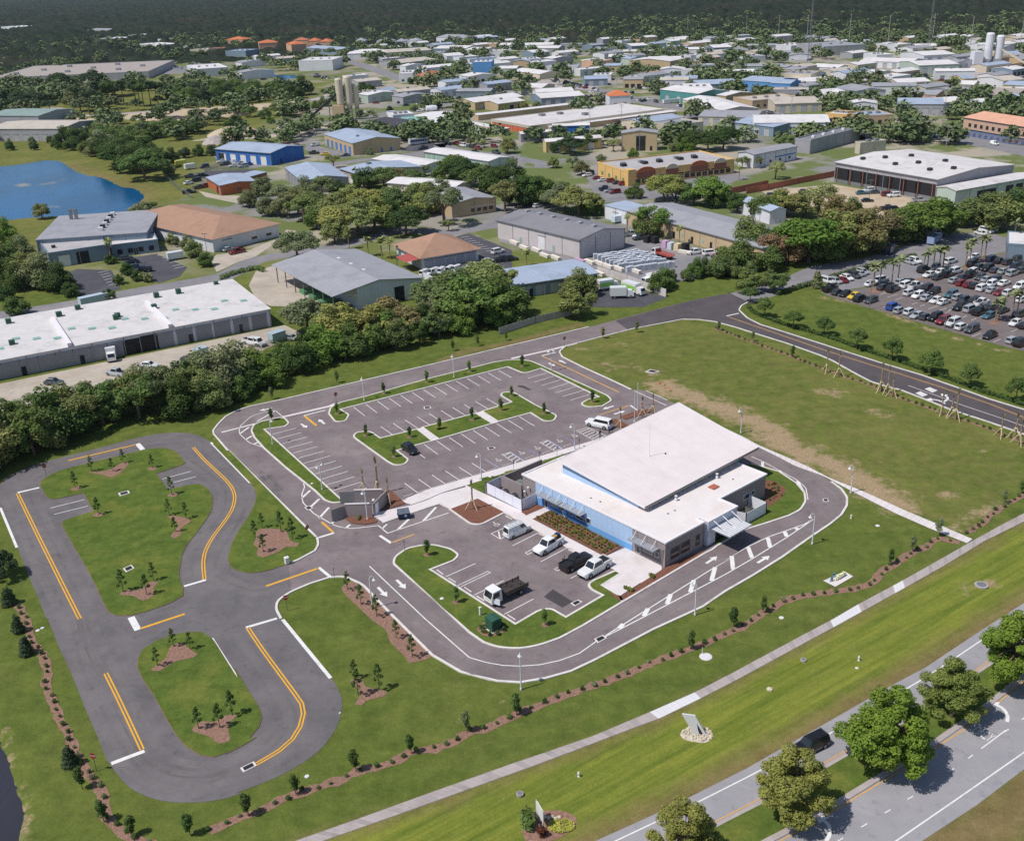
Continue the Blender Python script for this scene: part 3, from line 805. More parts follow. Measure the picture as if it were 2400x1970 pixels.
for pts, par, z in ((curve('W5 60,560 150,740 260,960 370,1180 480,1400 600,1640 X3 560,420 680,700 800,930 900,1110 1010,1230 1150,1310 1320,1340 1500,1320 1700,1240 X4 60,1090 250,990 380,870 430,740 420,640 340,500 200,290 60,90'), track, ZT), (curve('W5 250,590 350,790 460,1000 560,1210 700,1500 X3 640,250 760,500 880,720 980,930 1080,1090 1200,1190 1400,1230 1600,1210 1780,1130 X4 120,960 240,860 310,760'), track, ZT),
     (curve('W5 200,440 400,330 700,250 1000,180 1300,115 1500,110 1640,170 1780,310 1930,420 2010,520 2030,620 1990,760 1880,930 1800,1080 1790,1230 W6 350,1180 600,1110 900,1010'), track, ZT), (curve('W5 1540,250 1680,350 1820,460 1870,560 1850,680 1750,840 1640,990 1590,1120 1590,1260'), track, ZT),
     (curve('W2 60,980 300,1220 520,1430 W6 420,220 620,430 800,610 950,730 1100,860 1250,1010 1430,1200 1700,1470 X7 100,870 300,905 520,890 720,830 900,740 1200,590 1600,380 X2 60,1060 300,900 600,720 760,610 800,520 740,450 600,370 400,270 250,190'), lot, ZA), (curve('W6 1400,980 1560,1140 1780,1350 X7 120,730 300,790 500,780 700,710 900,610 1200,440 1500,260 1750,110'), lot, ZA),
     (curve('W2 100,860 250,760 500,705 900,620 1400,510 1900,400 W3 300,340 800,220 1300,100'), lot, ZA), (curve('W2 900,960 1300,850 1700,750 2100,650 W3 600,520 900,560 1200,720'), lot, ZA), (curve('W2 1000,1150 1300,1270 1700,1190 2100,1090 W3 700,960 1100,840'), lot, ZA), (curve('W7 200,640 600,820 1000,1040 1400,1160'), lot, ZA)):
 for off in (-.85, .85):
  G().strip(pts, 1.15, z + .006, off=off).obj('wheel_path', 'wheel_wear', par)
# the white roofed building
plain('membrane', lin(222, 212, 212), .75, .05, .3, stain=lin(206, 194, 192))
plain('membrane_low', lin(224, 216, 214), .75, .05, .4, stain=lin(212, 198, 184))
plain('coping', lin(230, 226, 230), .6, .04, 1)
stripes('facade_blue', lin(170, 197, 230), 1.2, .12, .6, .04, axis=1)
plain('facade_midblue', lin(112, 168, 222), .6, .05, .6)
plain('facade_deepblue', lin(66, 112, 178), .6, .05, .6)
plain('facade_steelblue', lin(122, 158, 190), .6, .05, .6)
plain('stucco_grey', lin(150, 139, 140), .85, .06, .8)
plain('stucco_dark', lin(108, 102, 106), .85, .06, .8)
plain('stucco_white', lin(206, 212, 226), .8, .04, .8)
plain('steel_white', lin(222, 222, 226), .45, .05, 1)
stripes('canopy_metal', lin(150, 154, 162), .35, .3, .4, .06, axis=0)
stripes('canopy_metal_y', lin(150, 154, 162), .35, .3, .4, .06, axis=1)
plain('vinyl_white', lin(226, 226, 236), .5, .04, .8)
plain('metal_grey', lin(140, 142, 146), .45, .1, 2, metal=.4)
plain('metal_dark', lin(52, 52, 56), .5, .1, 2)
plain('rust_stain', lin(172, 130, 70), .9, .3, 3)
plain('skylight_orange', lin(176, 104, 84), .5, .1, 2)
t = NT('glass_dark')
t.done((.018, .022, .028), .08, .6)
t = NT('glass_car')
t.done((.02, .026, .032), .06, .6)
plain('generator_green', lin(122, 134, 126), .5, .08, 1)
BA = math.radians(49.466)
BX, BY = Vector((math.sin(BA), math.cos(BA), 0)), Vector((-math.cos(BA), math.sin(BA), 0))
BO = Vector((22.27, 134.47, 0))
def loc2(p):
 d = p - BO
 return d.dot(BX), d.dot(BY), p.z
def hit(sh, x, y, n, d):
 """ray through a survey pixel onto the wall plane n.(p-BO)=d, in building coordinates"""
 a, b, s = SH[sh]
 r = ray(a + x / s, b + y / s)
 o = Vector((0, 0, CAM_H))
 t = (d - (o - BO).dot(n)) / r.dot(n)
 return loc2(o + r * t)
MB = thing('service_building', 'low building with blue and grey walls under a big white sloping roof', 'building', BO, math.atan2(BX.y, BX.x))
V2 = lambda x, y: Vector((x, y, 0))
FP = [V2(*q) for q in ((0, 0), (8.9, 0), (8.9, 1.3), (9.5, 1.3), (9.5, -.45), (16.6, -.45), (16.6, 3.1), (29.1, 3.1), (29.1, 9.9), (6.0, 9.9), (6.0, 27.6), (10, 27.6), (10, 32.1), (0.1, 32.1))]
LOWZ = 4.32
g = G()
g.prism(FP, 0, LOWZ - .02)
for f, k in zip(range(len(g.f)), [0] + [0] * len(FP)):
 pass
base = g.obj('wall', 'stucco_grey', MB)
G().flat(FP, LOWZ).obj('low_roof', 'membrane_low', MB)
cop = G().strip([p for p in FP], .3, LOWZ + .16, True, LOWZ - .12).obj('parapet', 'coping', MB)
def skin(name, pts, mat, par=MB, t=.03, axis='x', d=0.0):
 """panel proud of a wall: pts in (along, z); axis x -> wall faces -x at x=d ; axis y -> faces -y at y=d"""
 g = G()
 n = len(pts)
 if axis == 'x':
  P = [(d - t, a, z) for a, z in pts] + [(d + .05, a, z) for a, z in pts]
 else:
  P = [(a, d - t, z) for a, z in pts] + [(a, d + .05, z) for a, z in pts]
 g.add(P, [list(range(n))] + [list(range(n, 2 * n))[::-1]] + [(i, n + i, n + (i + 1) % n, (i + 1) % n) for i in range(n)])
 return g.obj(name, mat, par)
skin('blue_cladding', [(6.6, 0.05), (28.7, 0.05), (28.7, 4.2), (6.6, 4.2)], 'facade_blue')
skin('blue_band', [(6.62, .1), (16.4, .1), (16.2, 1.15), (6.62, 1.15)], 'facade_midblue', t=.05)
skin('deep_blue_panel', [(16.5, .1), (21.5, .1), (22.1, 2.5), (17.2, 2.7)], 'facade_deepblue', t=.06)
skin('deep_blue_panel', [(22.2, .1), (27.2, .1), (27.2, 2.6), (22.6, 2.6)], 'facade_deepblue', t=.06)
skin('blue_band', [(27.3, .1), (28.6, .1), (28.6, 1.3), (27.3, 1.5)], 'facade_midblue', t=.05)
skin('dark_grey_panel', [(.5, .1), (5.9, .1), (6.0, 1.6), (.2, 3.0)], 'stucco_dark', t=.045)
skin('white_cladding', [(9.5, .05), (16.6, .05), (16.6, 4.2), (9.5, 4.2)], 'stucco_white', t=.04, axis='y', d=-.45)
g = G().box(9.46, 9.5, -.49, 1.3, .05, 4.2)
g.obj('white_cladding', 'stucco_white', MB)
for a, b in (((252, 818), (274, 877)), ((296, 838), (352, 880)), ((372, 852), (396, 900)), ((440, 912), (466, 940)), ((489, 932), (548, 978)), ((568, 950), (596, 998)), ((950, 1162), (976, 1226)), ((1002, 1186), (1068, 1232)), ((1092, 1208), (1120, 1258))):
 _, y1, z1 = hit('X1', *a, BX, -.06)
 _, y0, z0 = hit('X1', *b, BX, -.06)
 isdoor = z0 < .45
 w = skin('door' if isdoor else 'window', [(y0, max(.14, z0)), (y1, max(.14, z0)), (y1, z1), (y0, z1)], 'glass_dark', t=.085)
 fr = G()
 for q0, q1, r0, r1 in ((y0 - .05, y0, z0 - .05, z1 + .05), (y1, y1 + .05, z0 - .05, z1 + .05), (y0, y1, z1, z1 + .06), (y0, y1, max(.1, z0 - .06), max(.14, z0))):
  fr.box(-.11, -.03, q0, q1, max(.12, r0), r1)
 fr.obj('door_frame' if isdoor else 'window_frame', 'steel_white', w)
for (a, b, d) in (((1212, 1195), (1272, 1248), 0), ((1290, 1152), (1350, 1205), 0), ((1548, 1058), (1618, 1108), -.45), ((1762, 785), (1808, 795), 3.1), ((1824, 754), (1846, 766), 3.1), ((1404, 1100), (1424, 1172), 0)):
 x0, _, z1 = hit('X1', *a, BY, d)
 x1, _, z0 = hit('X1', *b, BY, d)
 z1 = max(z1, z0 + .5)
 if d == 0 and x0 < 8:
  z0, z1 = .95, 2.6
 w = skin('window', [(x0, max(.14, z0)), (x1, max(.14, z0)), (x1, z1), (x0, z1)], 'glass_dark', t=.05, axis='y', d=d)
 fr = G()
 for q0, q1, r0, r1 in ((x0 - .07, x0, z0, z1), (x1, x1 + .07, z0, z1), (x0 - .07, x1 + .07, z1, z1 + .08), (x0 - .07, x1 + .07, z0 - .1, z0)):
  fr.box(q0, q1, d - .09, d + .02, max(.12, r0), r1)
 fr.obj('window_frame', 'steel_white' if d else 'stucco_dark', w)
skin('door', [(9.0, .14), (9.45, .14), (9.45, 2.5), (9.0, 2.5)], 'glass_dark', t=.03, axis='y', d=1.3)
for (ya, yb) in ((21.9, 27.4), (16.6, 21.7), (1.1, 6.4)):
 c = G().box(-1.45, -.06, ya, yb, 2.82, 2.98).obj('canopy', 'canopy_metal_y', MB)
 for k in (.12, .5, .88):
  y = ya + (yb - ya) * k
  G().cyl((-1.3, y, 2.98), (-.06, y + .0, 4.15), .05, .05, 6).obj('tie_rod', 'steel_white', c)
c = G().box(10.0, 15.6, -4.3, -.5, 2.85, 3.0).obj('canopy', 'canopy_metal', MB)
for i in range(11):
 G().box(10.1 + i * .5, 10.35 + i * .5, -4.25, -.55, 3.0, 3.08).obj('slat', 'steel_white', c)
for x in (10.6, 12.8, 15.0):
 G().cyl((x, -3.2, 3.05), (x, -.5, 4.25), .08, .08, 6).obj('tie_rod', 'steel_white', c)
RC = [Vector(q) for q in ((4.7, 28.1, 6.9), (4.9, 8.5, 5.3), (34.0, 8.5, 5.9), (36.5, 28.6, 7.7))]
def roofz(x, y):
 s, t = (x - 4.8) / 30.5, (y - 8.5) / 19.8
 return (RC[1].z * (1 - s) + RC[2].z * s) * (1 - t) + (RC[0].z * (1 - s) + RC[3].z * s) * t
HP = [(5.3, 10.2), (31.2, 10.2), (31.2, 27.6), (5.3, 27.6)]
g = G()
vs = [(x, y, .0) for x, y in HP] + [(x, y, roofz(x, y) - .2) for x, y in HP]
g.add(vs, [(i, (i + 1) % 4, 4 + (i + 1) % 4, 4 + i) for i in range(4)])
hall = g.obj('hall_wall', 'facade_steelblue', MB)
g = G()
g.add([(5.25, 10.2, LOWZ), (5.25, 27.6, LOWZ), (5.25, 27.6, 5.4), (5.25, 10.2, 4.7)], [(0, 1, 2, 3)])
g.obj('pale_band', 'facade_blue', hall)
g = G()
NX, NY = 12, 4
top = [[Vector(((RC[1].x * (1 - i / NX) + RC[2].x * i / NX) * (1 - j / NY) + (RC[0].x * (1 - i / NX) + RC[3].x * i / NX) * j / NY, (RC[1].y * (1 - j / NY) + RC[0].y * j / NY) * (1 - i / NX) + (RC[2].y * (1 - j / NY) + RC[3].y * j / NY) * i / NX, 0)) for j in range(NY + 1)] for i in range(NX + 1)]
for i in range(NX + 1):
 for j in range(NY + 1):
  top[i][j].z = roofz(top[i][j].x, top[i][j].y) if 0 < i < NX else (RC[1].lerp(RC[0], j / NY).z if i == 0 else RC[2].lerp(RC[3], j / NY).z)
for i in range(NX):
 a, b, c_, d = [Vector(q) for q in (top[i][0], top[i + 1][0], top[i + 1][NY], top[i][NY])]
 q = G()
 dn = Vector((0, 0, -.28))
 e = .012
 q.add([a, b - (b - a) * e, c_ - (c_ - d) * e, d, a + dn, b + dn, c_ + dn, d + dn], [(0, 1, 2, 3), (7, 6, 5, 4), (0, 4, 5, 1), (1, 5, 6, 2), (2, 6, 7, 3), (3, 7, 4, 0)])
 q.obj('roof_panel', 'membrane', MB)
g = G()
for a, b in ((0, 1), (2, 3), (3, 0)):
 p, q = RC[a], RC[b]
 d = (q - p).normalized()
 n = Vector((d.y, -d.x, 0)) * .1
 g.add([p + Vector((0, 0, .07)), q + Vector((0, 0, .07)), q + Vector((0, 0, -.34)), p + Vector((0, 0, -.34)), p + n + Vector((0, 0, .07)), q + n + Vector((0, 0, .07)), q + n + Vector((0, 0, -.34)), p + n + Vector((0, 0, -.34))],
  [(4, 7, 6, 5), (0, 1, 2, 3), (0, 4, 5, 1), (2, 6, 7, 3)])
g.obj('fascia', 'coping', MB)
p, q = RC[1], RC[2]
gut = G().add([p + Vector((0, -.02, -.02)), q + Vector((0, -.02, -.02)), q + Vector((0, -.22, -.02)), p + Vector((0, -.22, -.02)), p + Vector((0, -.02, -.24)), q + Vector((0, -.02, -.24)), q + Vector((0, -.22, -.24)), p + Vector((0, -.22, -.24))], [(0, 3, 2, 1), (3, 7, 6, 2), (4, 5, 6, 7), (0, 4, 7, 3), (1, 2, 6, 5)]).obj('gutter', 'metal_grey', MB)
for i in range(58):
 c = p.lerp(q, (i + .5) / 58)
 G().box(c.x - .14, c.x + .14, c.y - .24, c.y - .0, c.z - .05, c.z + .035).obj('gutter_strap', 'metal_dark', gut)
for i in range(9):
 x = 7.5 + i * 2.9
 G().cyl((x, 8.75, roofz(x, 8.7) - .35), (x, 10.4, LOWZ + .45), .06, .06, 6).obj('eave_strut', 'steel_white', MB)
mast = G().cyl((0, 0, 0), (0, 0, 6.2), .05, .02, 6).cyl((0, 0, 0), (0, 0, .12), .16, .16, 8)
mp = at('X1', 1047, 485, 6.4)
mx_, my_, _ = loc2(mp)
o = mast.obj('antenna_mast', 'steel_white', MB)
o.location = (mx_, my_, roofz(mx_, my_))
for sx, sy in ((1170, 466),):
 x, y, _ = loc2(at('X1', sx, sy, 6.4))
 o = G().lathe([(.14, 0), (.14, .15), (.05, .28)], 8).obj('roof_vent', 'metal_dark', MB)  # dark cap added where the mast's cast shadow ends, not a real vent
 o.location = (x, y, roofz(x, y))
for sx, sy, h in ((1250, 822, .75), (1562, 652, .75)):
 x, y, _ = loc2(at('X1', sx, sy, LOWZ))
 o = G().lathe([(.28, 0), (.28, .35), (.12, .42), (.12, h), (.24, h), (.24, h + .15)], 10).obj('roof_vent', 'steel_white', MB)
 o.location = (x, max(y, 6.3), LOWZ + .003)
for sx, sy in ((602, 803), (674, 831), (1190, 922), (1242, 898), (1686, 660)):
 x, y, _ = loc2(at('X1', sx, sy, LOWZ))
 o = G().lathe([(.16, 0), (.16, .05), (.06, .09)], 8).obj('roof_drain', 'metal_dark', MB)
 o.location = (x, y, LOWZ + .004)
for sx, sy, r in ((600, 806, .45), (1628, 690, 1.1), (1190, 925, .25), (1310, 862, .2)):
 x, y, _ = loc2(at('X1', sx, sy, LOWZ))
 rr = random.Random(int(sx))
 o = G().flat([Vector((r * (0.5 + .6 * rr.random()) * math.cos(k * .45) * 1.3, r * (.5 + .6 * rr.random()) * math.sin(k * .45), 0)) for k in range(14)], 0).obj('roof_stain', 'rust_stain_m', MB) if 'rust_stain_m' in MATS else None
x, y, _ = loc2(at('X1', 1538, 722, LOWZ))
o = G().box(-.75, .75, -.6, .6, 0, .22).obj('roof_hatch', 'skylight_orange', MB)
o.location = (x, y, LOWZ + .003)
def vinyl_fence(name, label, pts, h=2.0, mat='vinyl_white', panel=2.45):
 """white panel fence: every panel and post its own piece"""
 r = thing(name, label, 'fence', pts[0])
 for a, b in zip(pts, pts[1:]):
  L = (b - a).length
  n = max(1, round(L / panel))
  u = (b - a) / L
  nn = Vector((-u.y, u.x, 0)) * .03
  for i in range(n):
   p0, p1 = a.lerp(b, i / n) + u * .06 - pts[0], a.lerp(b, (i + 1) / n) - u * .06 - pts[0]
   G().add([p0 - nn, p1 - nn, p1 + nn, p0 + nn] + [q + Vector((0, 0, h)) for q in (p0 - nn, p1 - nn, p1 + nn, p0 + nn)], [(4, 5, 6, 7), (0, 1, 5, 4), (1, 2, 6, 5), (2, 3, 7, 6), (3, 0, 4, 7)]).obj('panel', mat, r)
  for i in range(n + 1):
   c = a.lerp(b, i / n) - pts[0]
   G().box(c.x - .07, c.x + .07, c.y - .07, c.y + .07, 0, h + .08).obj('post', mat, r)
 return r
fb = [BO + BX * x + BY * y + Vector((0, 0, .12)) for x, y in ((-.1, 28.6), (-3.5, 28.4), (-3.6, 37.4), (-.2, 37.6))]
vinyl_fence('vinyl_fence', 'white vinyl fence round the mechanical yard left of the blue facade', fb)
fr_ = [BO + BX * x + BY * y + Vector((0, 0, .12)) for x, y in ((18.0, 3.0), (19.2, -.45), (24.5, -.5), (24.6, 3.0))]
vinyl_fence('vinyl_fence', 'white vinyl fence round the condensers behind the drive canopy', fr_)
w = G()
w.box(-.3, -.05, 32.12, 37.1, 0, 2.4).box(-.04, 9, 36.85, 37.1, 0, 2.45)
o = w.obj('yard_wall', 'stucco_grey', MB)
G().box(0, 8.9, 32.2, 36.8, .13, .16).obj('yard_floor', 'concrete_old', MB)
def condenser():
 r = thing('air_conditioner', '', 'air conditioner')
 G().box(-.45, .45, -.45, .45, .05, .95).obj('casing', 'metal_grey', r)
 f = G().lathe([(.4, .95), (.4, 1.0), (.32, 1.02)], 14).obj('fan_guard', 'metal_dark', r)
 G().box(-.5, .5, -.5, .5, 0, .06).obj('pad', 'concrete_new', r)
 return r
AC = condenser()
spots = [(-1.5, 30.2, 'grey condenser nearest the blue facade inside the mechanical yard fence'), (-1.6, 32.4, 'second grey condenser inside the mechanical yard fence'), (-1.7, 34.6, 'grey condenser at the far end of the mechanical yard'), (20.6, 1.2, 'grey condenser inside the small fence behind the drive canopy, nearer the canopy'), (22.8, 1.6, 'grey condenser inside the small fence behind the drive canopy, farther from the canopy')]
for i, (x, y, lb) in enumerate(spots):
 P_ = BO + BX * x + BY * y + Vector((0, 0, .14))
 if i == 0:
  AC.location = P_
  AC.rotation_euler.z = .7
  AC['label'] = lb
 else:
  dup(AC, P_, .7, lb)
for i, (x, y, s) in enumerate(((1.6, 34.0, (1, 2.2, 1.5)), (4.4, 34.4, (1, 1.6, 1.2)))):
 r = thing('generator', ('large', 'small')[i] + ' grey green generator behind the grey yard wall', 'generator', BO + BX * x + BY * y + Vector((0, 0, .16)), math.atan2(BX.y, BX.x))
 G().box(-s[0] / 2 * 1.2, s[0] / 2 * 1.2, -s[1] / 2, s[1] / 2, 0, s[2]).obj('housing', 'generator_green', r)
 G().box(-.35, .35, -.5, .5, s[2], s[2] + .2).obj('exhaust_hood', 'metal_grey', r)
for i, (y, z) in enumerate(((30.3, 2.6), (31.3, 1.5))):
 o = G().lathe([(.0, -.22), (.17, -.12), (.22, 0), (.17, .14), (.0, .22)], 10).obj('globe_lamp', 'steel_white', MB)
 o.location = (-.3, y, z)
g = G().cyl((0, 0, 0), (0, 0, 3.0), .06, .05, 8)
# street furniture
plain('lamp_white', lin(214, 214, 218), .4, .05, 1)
plain('sign_red', lin(150, 30, 36), .5, .05, 2)
plain('sign_back', lin(120, 122, 126), .5, .08, 2, metal=.5)
plain('sign_blue', lin(40, 80, 170), .5, .05, 2)
plain('timber', lin(214, 196, 158), .85, .15, 2)
plain('bark', lin(112, 96, 82), .9, .2, 3)
plain('bark_dark', lin(74, 62, 52), .9, .2, 3)
plain('palm_trunk', lin(150, 130, 108), .9, .2, 4)
plain('utility_green', lin(50, 88, 72), .5, .08, 1)
plain('bin_blue', lin(34, 54, 88), .5, .12, 1.5)
plain('rock_pale', lin(196, 186, 168), .9, .15, 2)
plain('slab_grey', lin(206, 206, 208), .6, .05, 1)
plain('hydrant_white', lin(224, 224, 220), .5, .05, 2)
plain('valve_blue', lin(84, 126, 140), .5, .06, 2)
plain('valve_yellow', lin(224, 226, 176), .5, .06, 2)
plain('orange_flag', lin(230, 110, 70), .7, .05, 2)
def ptext(txt, size, mat, parent, loc, rot, name='lettering'):
 c = bpy.data.curves.new(name, 'FONT')
 c.body = txt
 c.size = size
 c.align_x = 'CENTER'
 c.align_y = 'CENTER'
 c.extrude = .004
 c.materials.append(MT(mat))
 o = link(name, c)
 me = bpy.data.meshes.new_from_object(o.evaluated_get(bpy.context.evaluated_depsgraph_get()))
 bpy.data.objects.remove(o)
 o = link(name, me, parent)
 o.location = loc
 o.rotation_euler = rot
 return o
def lamp_proto(heads):
 r = thing('street_lamp', '', 'street lamp')
 G().lathe([(.16, 0), (.16, .25), (.11, .4), (.09, 2.5), (.075, 5.0)], 10).obj('pole', 'lamp_white', r)
 for k in range(heads):
  a = math.pi * k
  ar = G().tube([(math.cos(q) * 0 + math.cos(a) * (.32 - .32 * math.cos(q)), math.sin(a) * (.32 - .32 * math.cos(q)), 4.95 + .42 * math.sin(q)) for q in [i * .44 for i in range(8)]], .035, 6).obj('gooseneck_arm', 'lamp_white', r)
  x = math.cos(a) * .64
  o = G().lathe([(.05, .12), (.09, .02), (.16, -.14), (.3, -.3), (.3, -.33)], 12).obj('lamp_shade', 'lamp_white', r)
  o.location = (x, 0, 4.98)
 return r
L1, L2 = lamp_proto(1), lamp_proto(2)
used = {}
def place(proto, loc, rz, label, group=None, scale=None, **kw):
 """first use moves the prototype itself, later uses copy it"""
 if proto not in used:
  used[proto] = 1
  KIDS.pop(proto, None)
  dup_src = proto
  k = {}
  todo = [proto]
  while todo:
   q = todo.pop()
   k[q] = list(q.children)
   todo += k[q]
  KIDS[proto] = k
  proto.location = loc
  proto.rotation_euler = (0, 0, rz)
  if scale is not None:
   proto.scale = (scale,) * 3 if isinstance(scale, (int, float)) else scale
  tag(proto, label, None, group)
  c = kw.get('color')
  if c is not None:
   for o in k:
    if not kw.get('paint') or o.name.split('.')[0] in kw['paint']:
     o.color = (*c, 1)
  return proto
 return dup(proto, loc, rz, label, None, group, scale, **kw)
for p_, sh, x, y, rz, lb in ((L1, 'X5', 395, 375, 1.6, 'white gooseneck lamp on the outer lawn of the drive bend'), (L1, 'X7', 1598, 485, 2.6, 'white gooseneck lamp on the lawn opposite the drive canopy'), (L1, 'X2', 615, 830, 2.8, 'white gooseneck lamp at the lawn edge where the striped divider ends'),
       (L1, 'X2', 887, 468, 3.3, 'white gooseneck lamp between the drive bend and the crossing walk'), (L1, 'W4', 360, 1097, 3.6, 'white gooseneck lamp beside the bare strip of the field'), (L1, 'W3', 1222, 1072, 2.9, 'white gooseneck lamp on the walk by the accessible stalls'), (L1, 'W3', 453, 1326, 2.9, 'white gooseneck lamp near the mechanical yard end of the walk'),
       (L1, 'W6', 1273, 590, 2.4, 'white gooseneck lamp in front of the bin enclosure'), (L1, 'W6', 1313, 1322, .2, 'white gooseneck lamp in the mulch strip beside the two drive lanes'), (L1, 'W2', 490, 1028, 1.2, 'white gooseneck lamp at the upper end of the left stall column'), (L2, 'W6', 900, 345, 1.0, 'white double headed lamp midway along the left stall column'),
       (L1, 'W2', 1247, 667, 1.9, 'white gooseneck lamp near the left end of the top stall row'), (L1, 'W2', 1988, 475, 1.9, 'white gooseneck lamp midway along the top stall row'), (L2, 'W3', 1030, 420, 0.5, 'white double headed lamp at the right lot entrance')):
 place(p_, at(sh, x, y, .02), rz, lb, 'lamps around the parking lot')
def stop_sign():
 r = thing('stop_sign', '', 'traffic sign')
 G().cyl((0, 0, 0), (0, 0, 2.3), .04, .04, 6).obj('post', 'sign_back', r)
 g = G()
 oc = [Vector((.42 * math.cos(math.pi / 8 + i * math.pi / 4), 0, 2.25 + .42 * math.sin(math.pi / 8 + i * math.pi / 4))) for i in range(8)]
 g.add([(p.x, -.05, p.z) for p in oc] + [(p.x, -.065, p.z) for p in oc], [list(range(8, 16)), list(range(8))[::-1]] + [(i, (i + 1) % 8, 8 + (i + 1) % 8, 8 + i) for i in range(8)])
 f = g.obj('plate', 'sign_red', r)
 ptext('STOP', .3, 'paint_white', f, (0, -.075, 2.25), (math.pi / 2, 0, 0))
 return r
SS = stop_sign()
for sh, x, y, rz, lb in (('W2', 1018, 690, .5, 'red stop sign at the left lot entrance by the north road'), ('W3', 1138, 222, .5, 'red stop sign at the corner of the vacant field'), ('W6', 785, 752, .9, 'red stop sign on the pine triangle at the junction'), ('W6', 612, 1340, .2, 'red stop sign on the lawn corner beside the track entrance'),
      ('W5', 385, 410, .7, 'red stop sign at the top left of the track island'), ('X3', 690, 1235, -.3, 'red stop sign beside the lower left edge of the track')):
 place(SS, at(sh, x, y, .02), rz, lb, 'stop signs')
def small_sign(label, loc, rz, mat='sign_blue', w=.3, h=.45, top=1.9):
 r = thing('parking_sign', label, 'traffic sign', loc, rz, 'small signs on posts')
 G().cyl((0, 0, 0), (0, 0, top), .035, .035, 6).obj('post', 'sign_back', r)
 G().box(-w / 2, w / 2, -.06, -.04, top - h, top + .02).obj('plate', mat, r)
for i, (x, y) in enumerate(((718, 1237), (935, 1160), (1077, 1115), (1260, 1055), (1390, 990))):
 small_sign('blue parking sign at the accessible stalls, %s from the mechanical yard' % nth(i), at('W3', x, y, .14), .95)
small_sign('small grey sign at the tip of the service lot island', at('W6', 1580, 842, .14), -.6, 'sign_back')
small_sign('small pale sign at the kerb below the junction stop bar', at('W6', 1003, 1092, .02), 1.4, 'sign_red', .3, .3, 2.2)
dn = thing('no_entry_sign', 'red and white do not enter sign beside the flagpoles', 'traffic sign', at('W3', 1778, 770, .02), -.3)
G().cyl((0, 0, 0), (0, 0, 2.2), .04, .04, 6).obj('post', 'sign_back', dn)
f = G().box(-.38, .38, -.06, -.045, 1.75, 2.5).obj('plate', 'paint_white', dn)
g = G().add([(.34 * math.cos(i * .4189), -.066, 2.12 + .34 * math.sin(i * .4189)) for i in range(15)], [list(range(15))])
g.obj('disc', 'sign_red', f)
G().box(-.24, .24, -.076, -.068, 2.07, 2.17).obj('bar', 'paint_white', f)
for (x, y, lb) in ((1717, 835, 'nearer white flagpole by the entrance bed'), (1742, 768, 'farther white flagpole by the entrance bed')):
 r = thing('flagpole', lb, 'flagpole', at('W3', x, y, .02))
 G().cyl((0, 0, 0), (0, 0, 6.4), .09, .05, 8).obj('pole', 'lamp_white', r)
 G().lathe([(.0, 6.38), (.1, 6.45), (.1, 6.55), (0, 6.62)], 8).obj('finial', 'lamp_white', r)
 G().lathe([(.22, 0), (.22, .06), (.1, .12)], 10).obj('base_collar', 'lamp_white', r)
BLK = thing('parking_block', '', 'parking block')
G().add([(-.9, -.08, 0), (.9, -.08, 0), (.9, .08, 0), (-.9, .08, 0), (-.86, -.05, .13), (.86, -.05, .13), (.86, .05, .13), (-.86, .05, .13)], [(4, 5, 6, 7), (0, 1, 5, 4), (1, 2, 6, 5), (2, 3, 7, 6), (3, 0, 4, 7)]).obj('block', 'concrete_new', BLK)
bl = []
for s in ('780,460 855,500', '1118,640 1182,668', '1405,795 1490,835', '100,995 170,1045', '215,1075 295,1125', '370,1165 450,1220', '495,1255 575,1305', '800,1440 885,1495'):
 a, b = [p for p, r in trace('W7 ' + s)]
 bl.append((a, b))
for q in ((62, 1385), (172, 1350), (282, 1318), (393, 1283), (508, 1247), (628, 1208), (818, 1146), (962, 1103), (1133, 1046)):
 bl.append((at('W3', *q), at('W3', q[0] + 62, q[1] - 20)))
for i in range(3):
 bl.append((at('W6', 1575 + i * 115, 403 - i * 35), at('W6', 1655 + i * 115, 378 - i * 35)))
for i, (a, b) in enumerate(bl):
 d = b - a
 lb = 'concrete wheel stop in the service lot, %s from the %s' % ((nth(i), 'braced palm') if i < 3 else (nth(i - 3), 'island tip')) if i < 8 else 'concrete wheel stop along the building walk, %s from the bin enclosure' % nth(i - 5 if i < 17 else i - 17)
 place(BLK, ((a + b) / 2 + Vector((0, 0, .022))), math.atan2(d.y, d.x), lb, 'wheel stops in the service lot' if i < 8 else 'wheel stops by the building walk')
en = thing('bin_enclosure', 'grey walled bin enclosure with open metal gates by the entry road', 'enclosure')
pts = [at('W6', x, y) for x, y in ((1098, 575), (1318, 568))]
A_, B_ = pts
u = (B_ - A_).normalized()
n = Vector((-u.y, u.x, 0))
L = (B_ - A_).length
mx = Matrix(((u.x, n.x, 0, A_.x), (u.y, n.y, 0, A_.y), (0, 0, 1, 0), (0, 0, 0, 1)))
EH = 2.5
for b in ((0, L, 0, .25), (0.9, L + 1.1, 5.0, 5.25), (L, L + .25, .9, 1.6)):
 G().box(*b, .02, EH, mx).obj('wall', 'stucco_grey', en)
 G().box(b[0] - .05, b[1] + .05, b[2] - .05, b[3] + .05, EH, EH + .12, mx).obj('coping', 'concrete_new', en)
m2 = mx @ Matrix.Translation((L + .25, .15, 0)) @ Matrix.Rotation(math.radians(70), 4, 'Z')
G().box(0, 5.0, -.12, .12, .02, EH, m2).obj('wall', 'stucco_grey', en)
G().box(0.3, 1.4, -.18, -.13, .1, EH - .3, m2).obj('door', 'vinyl_white', en)
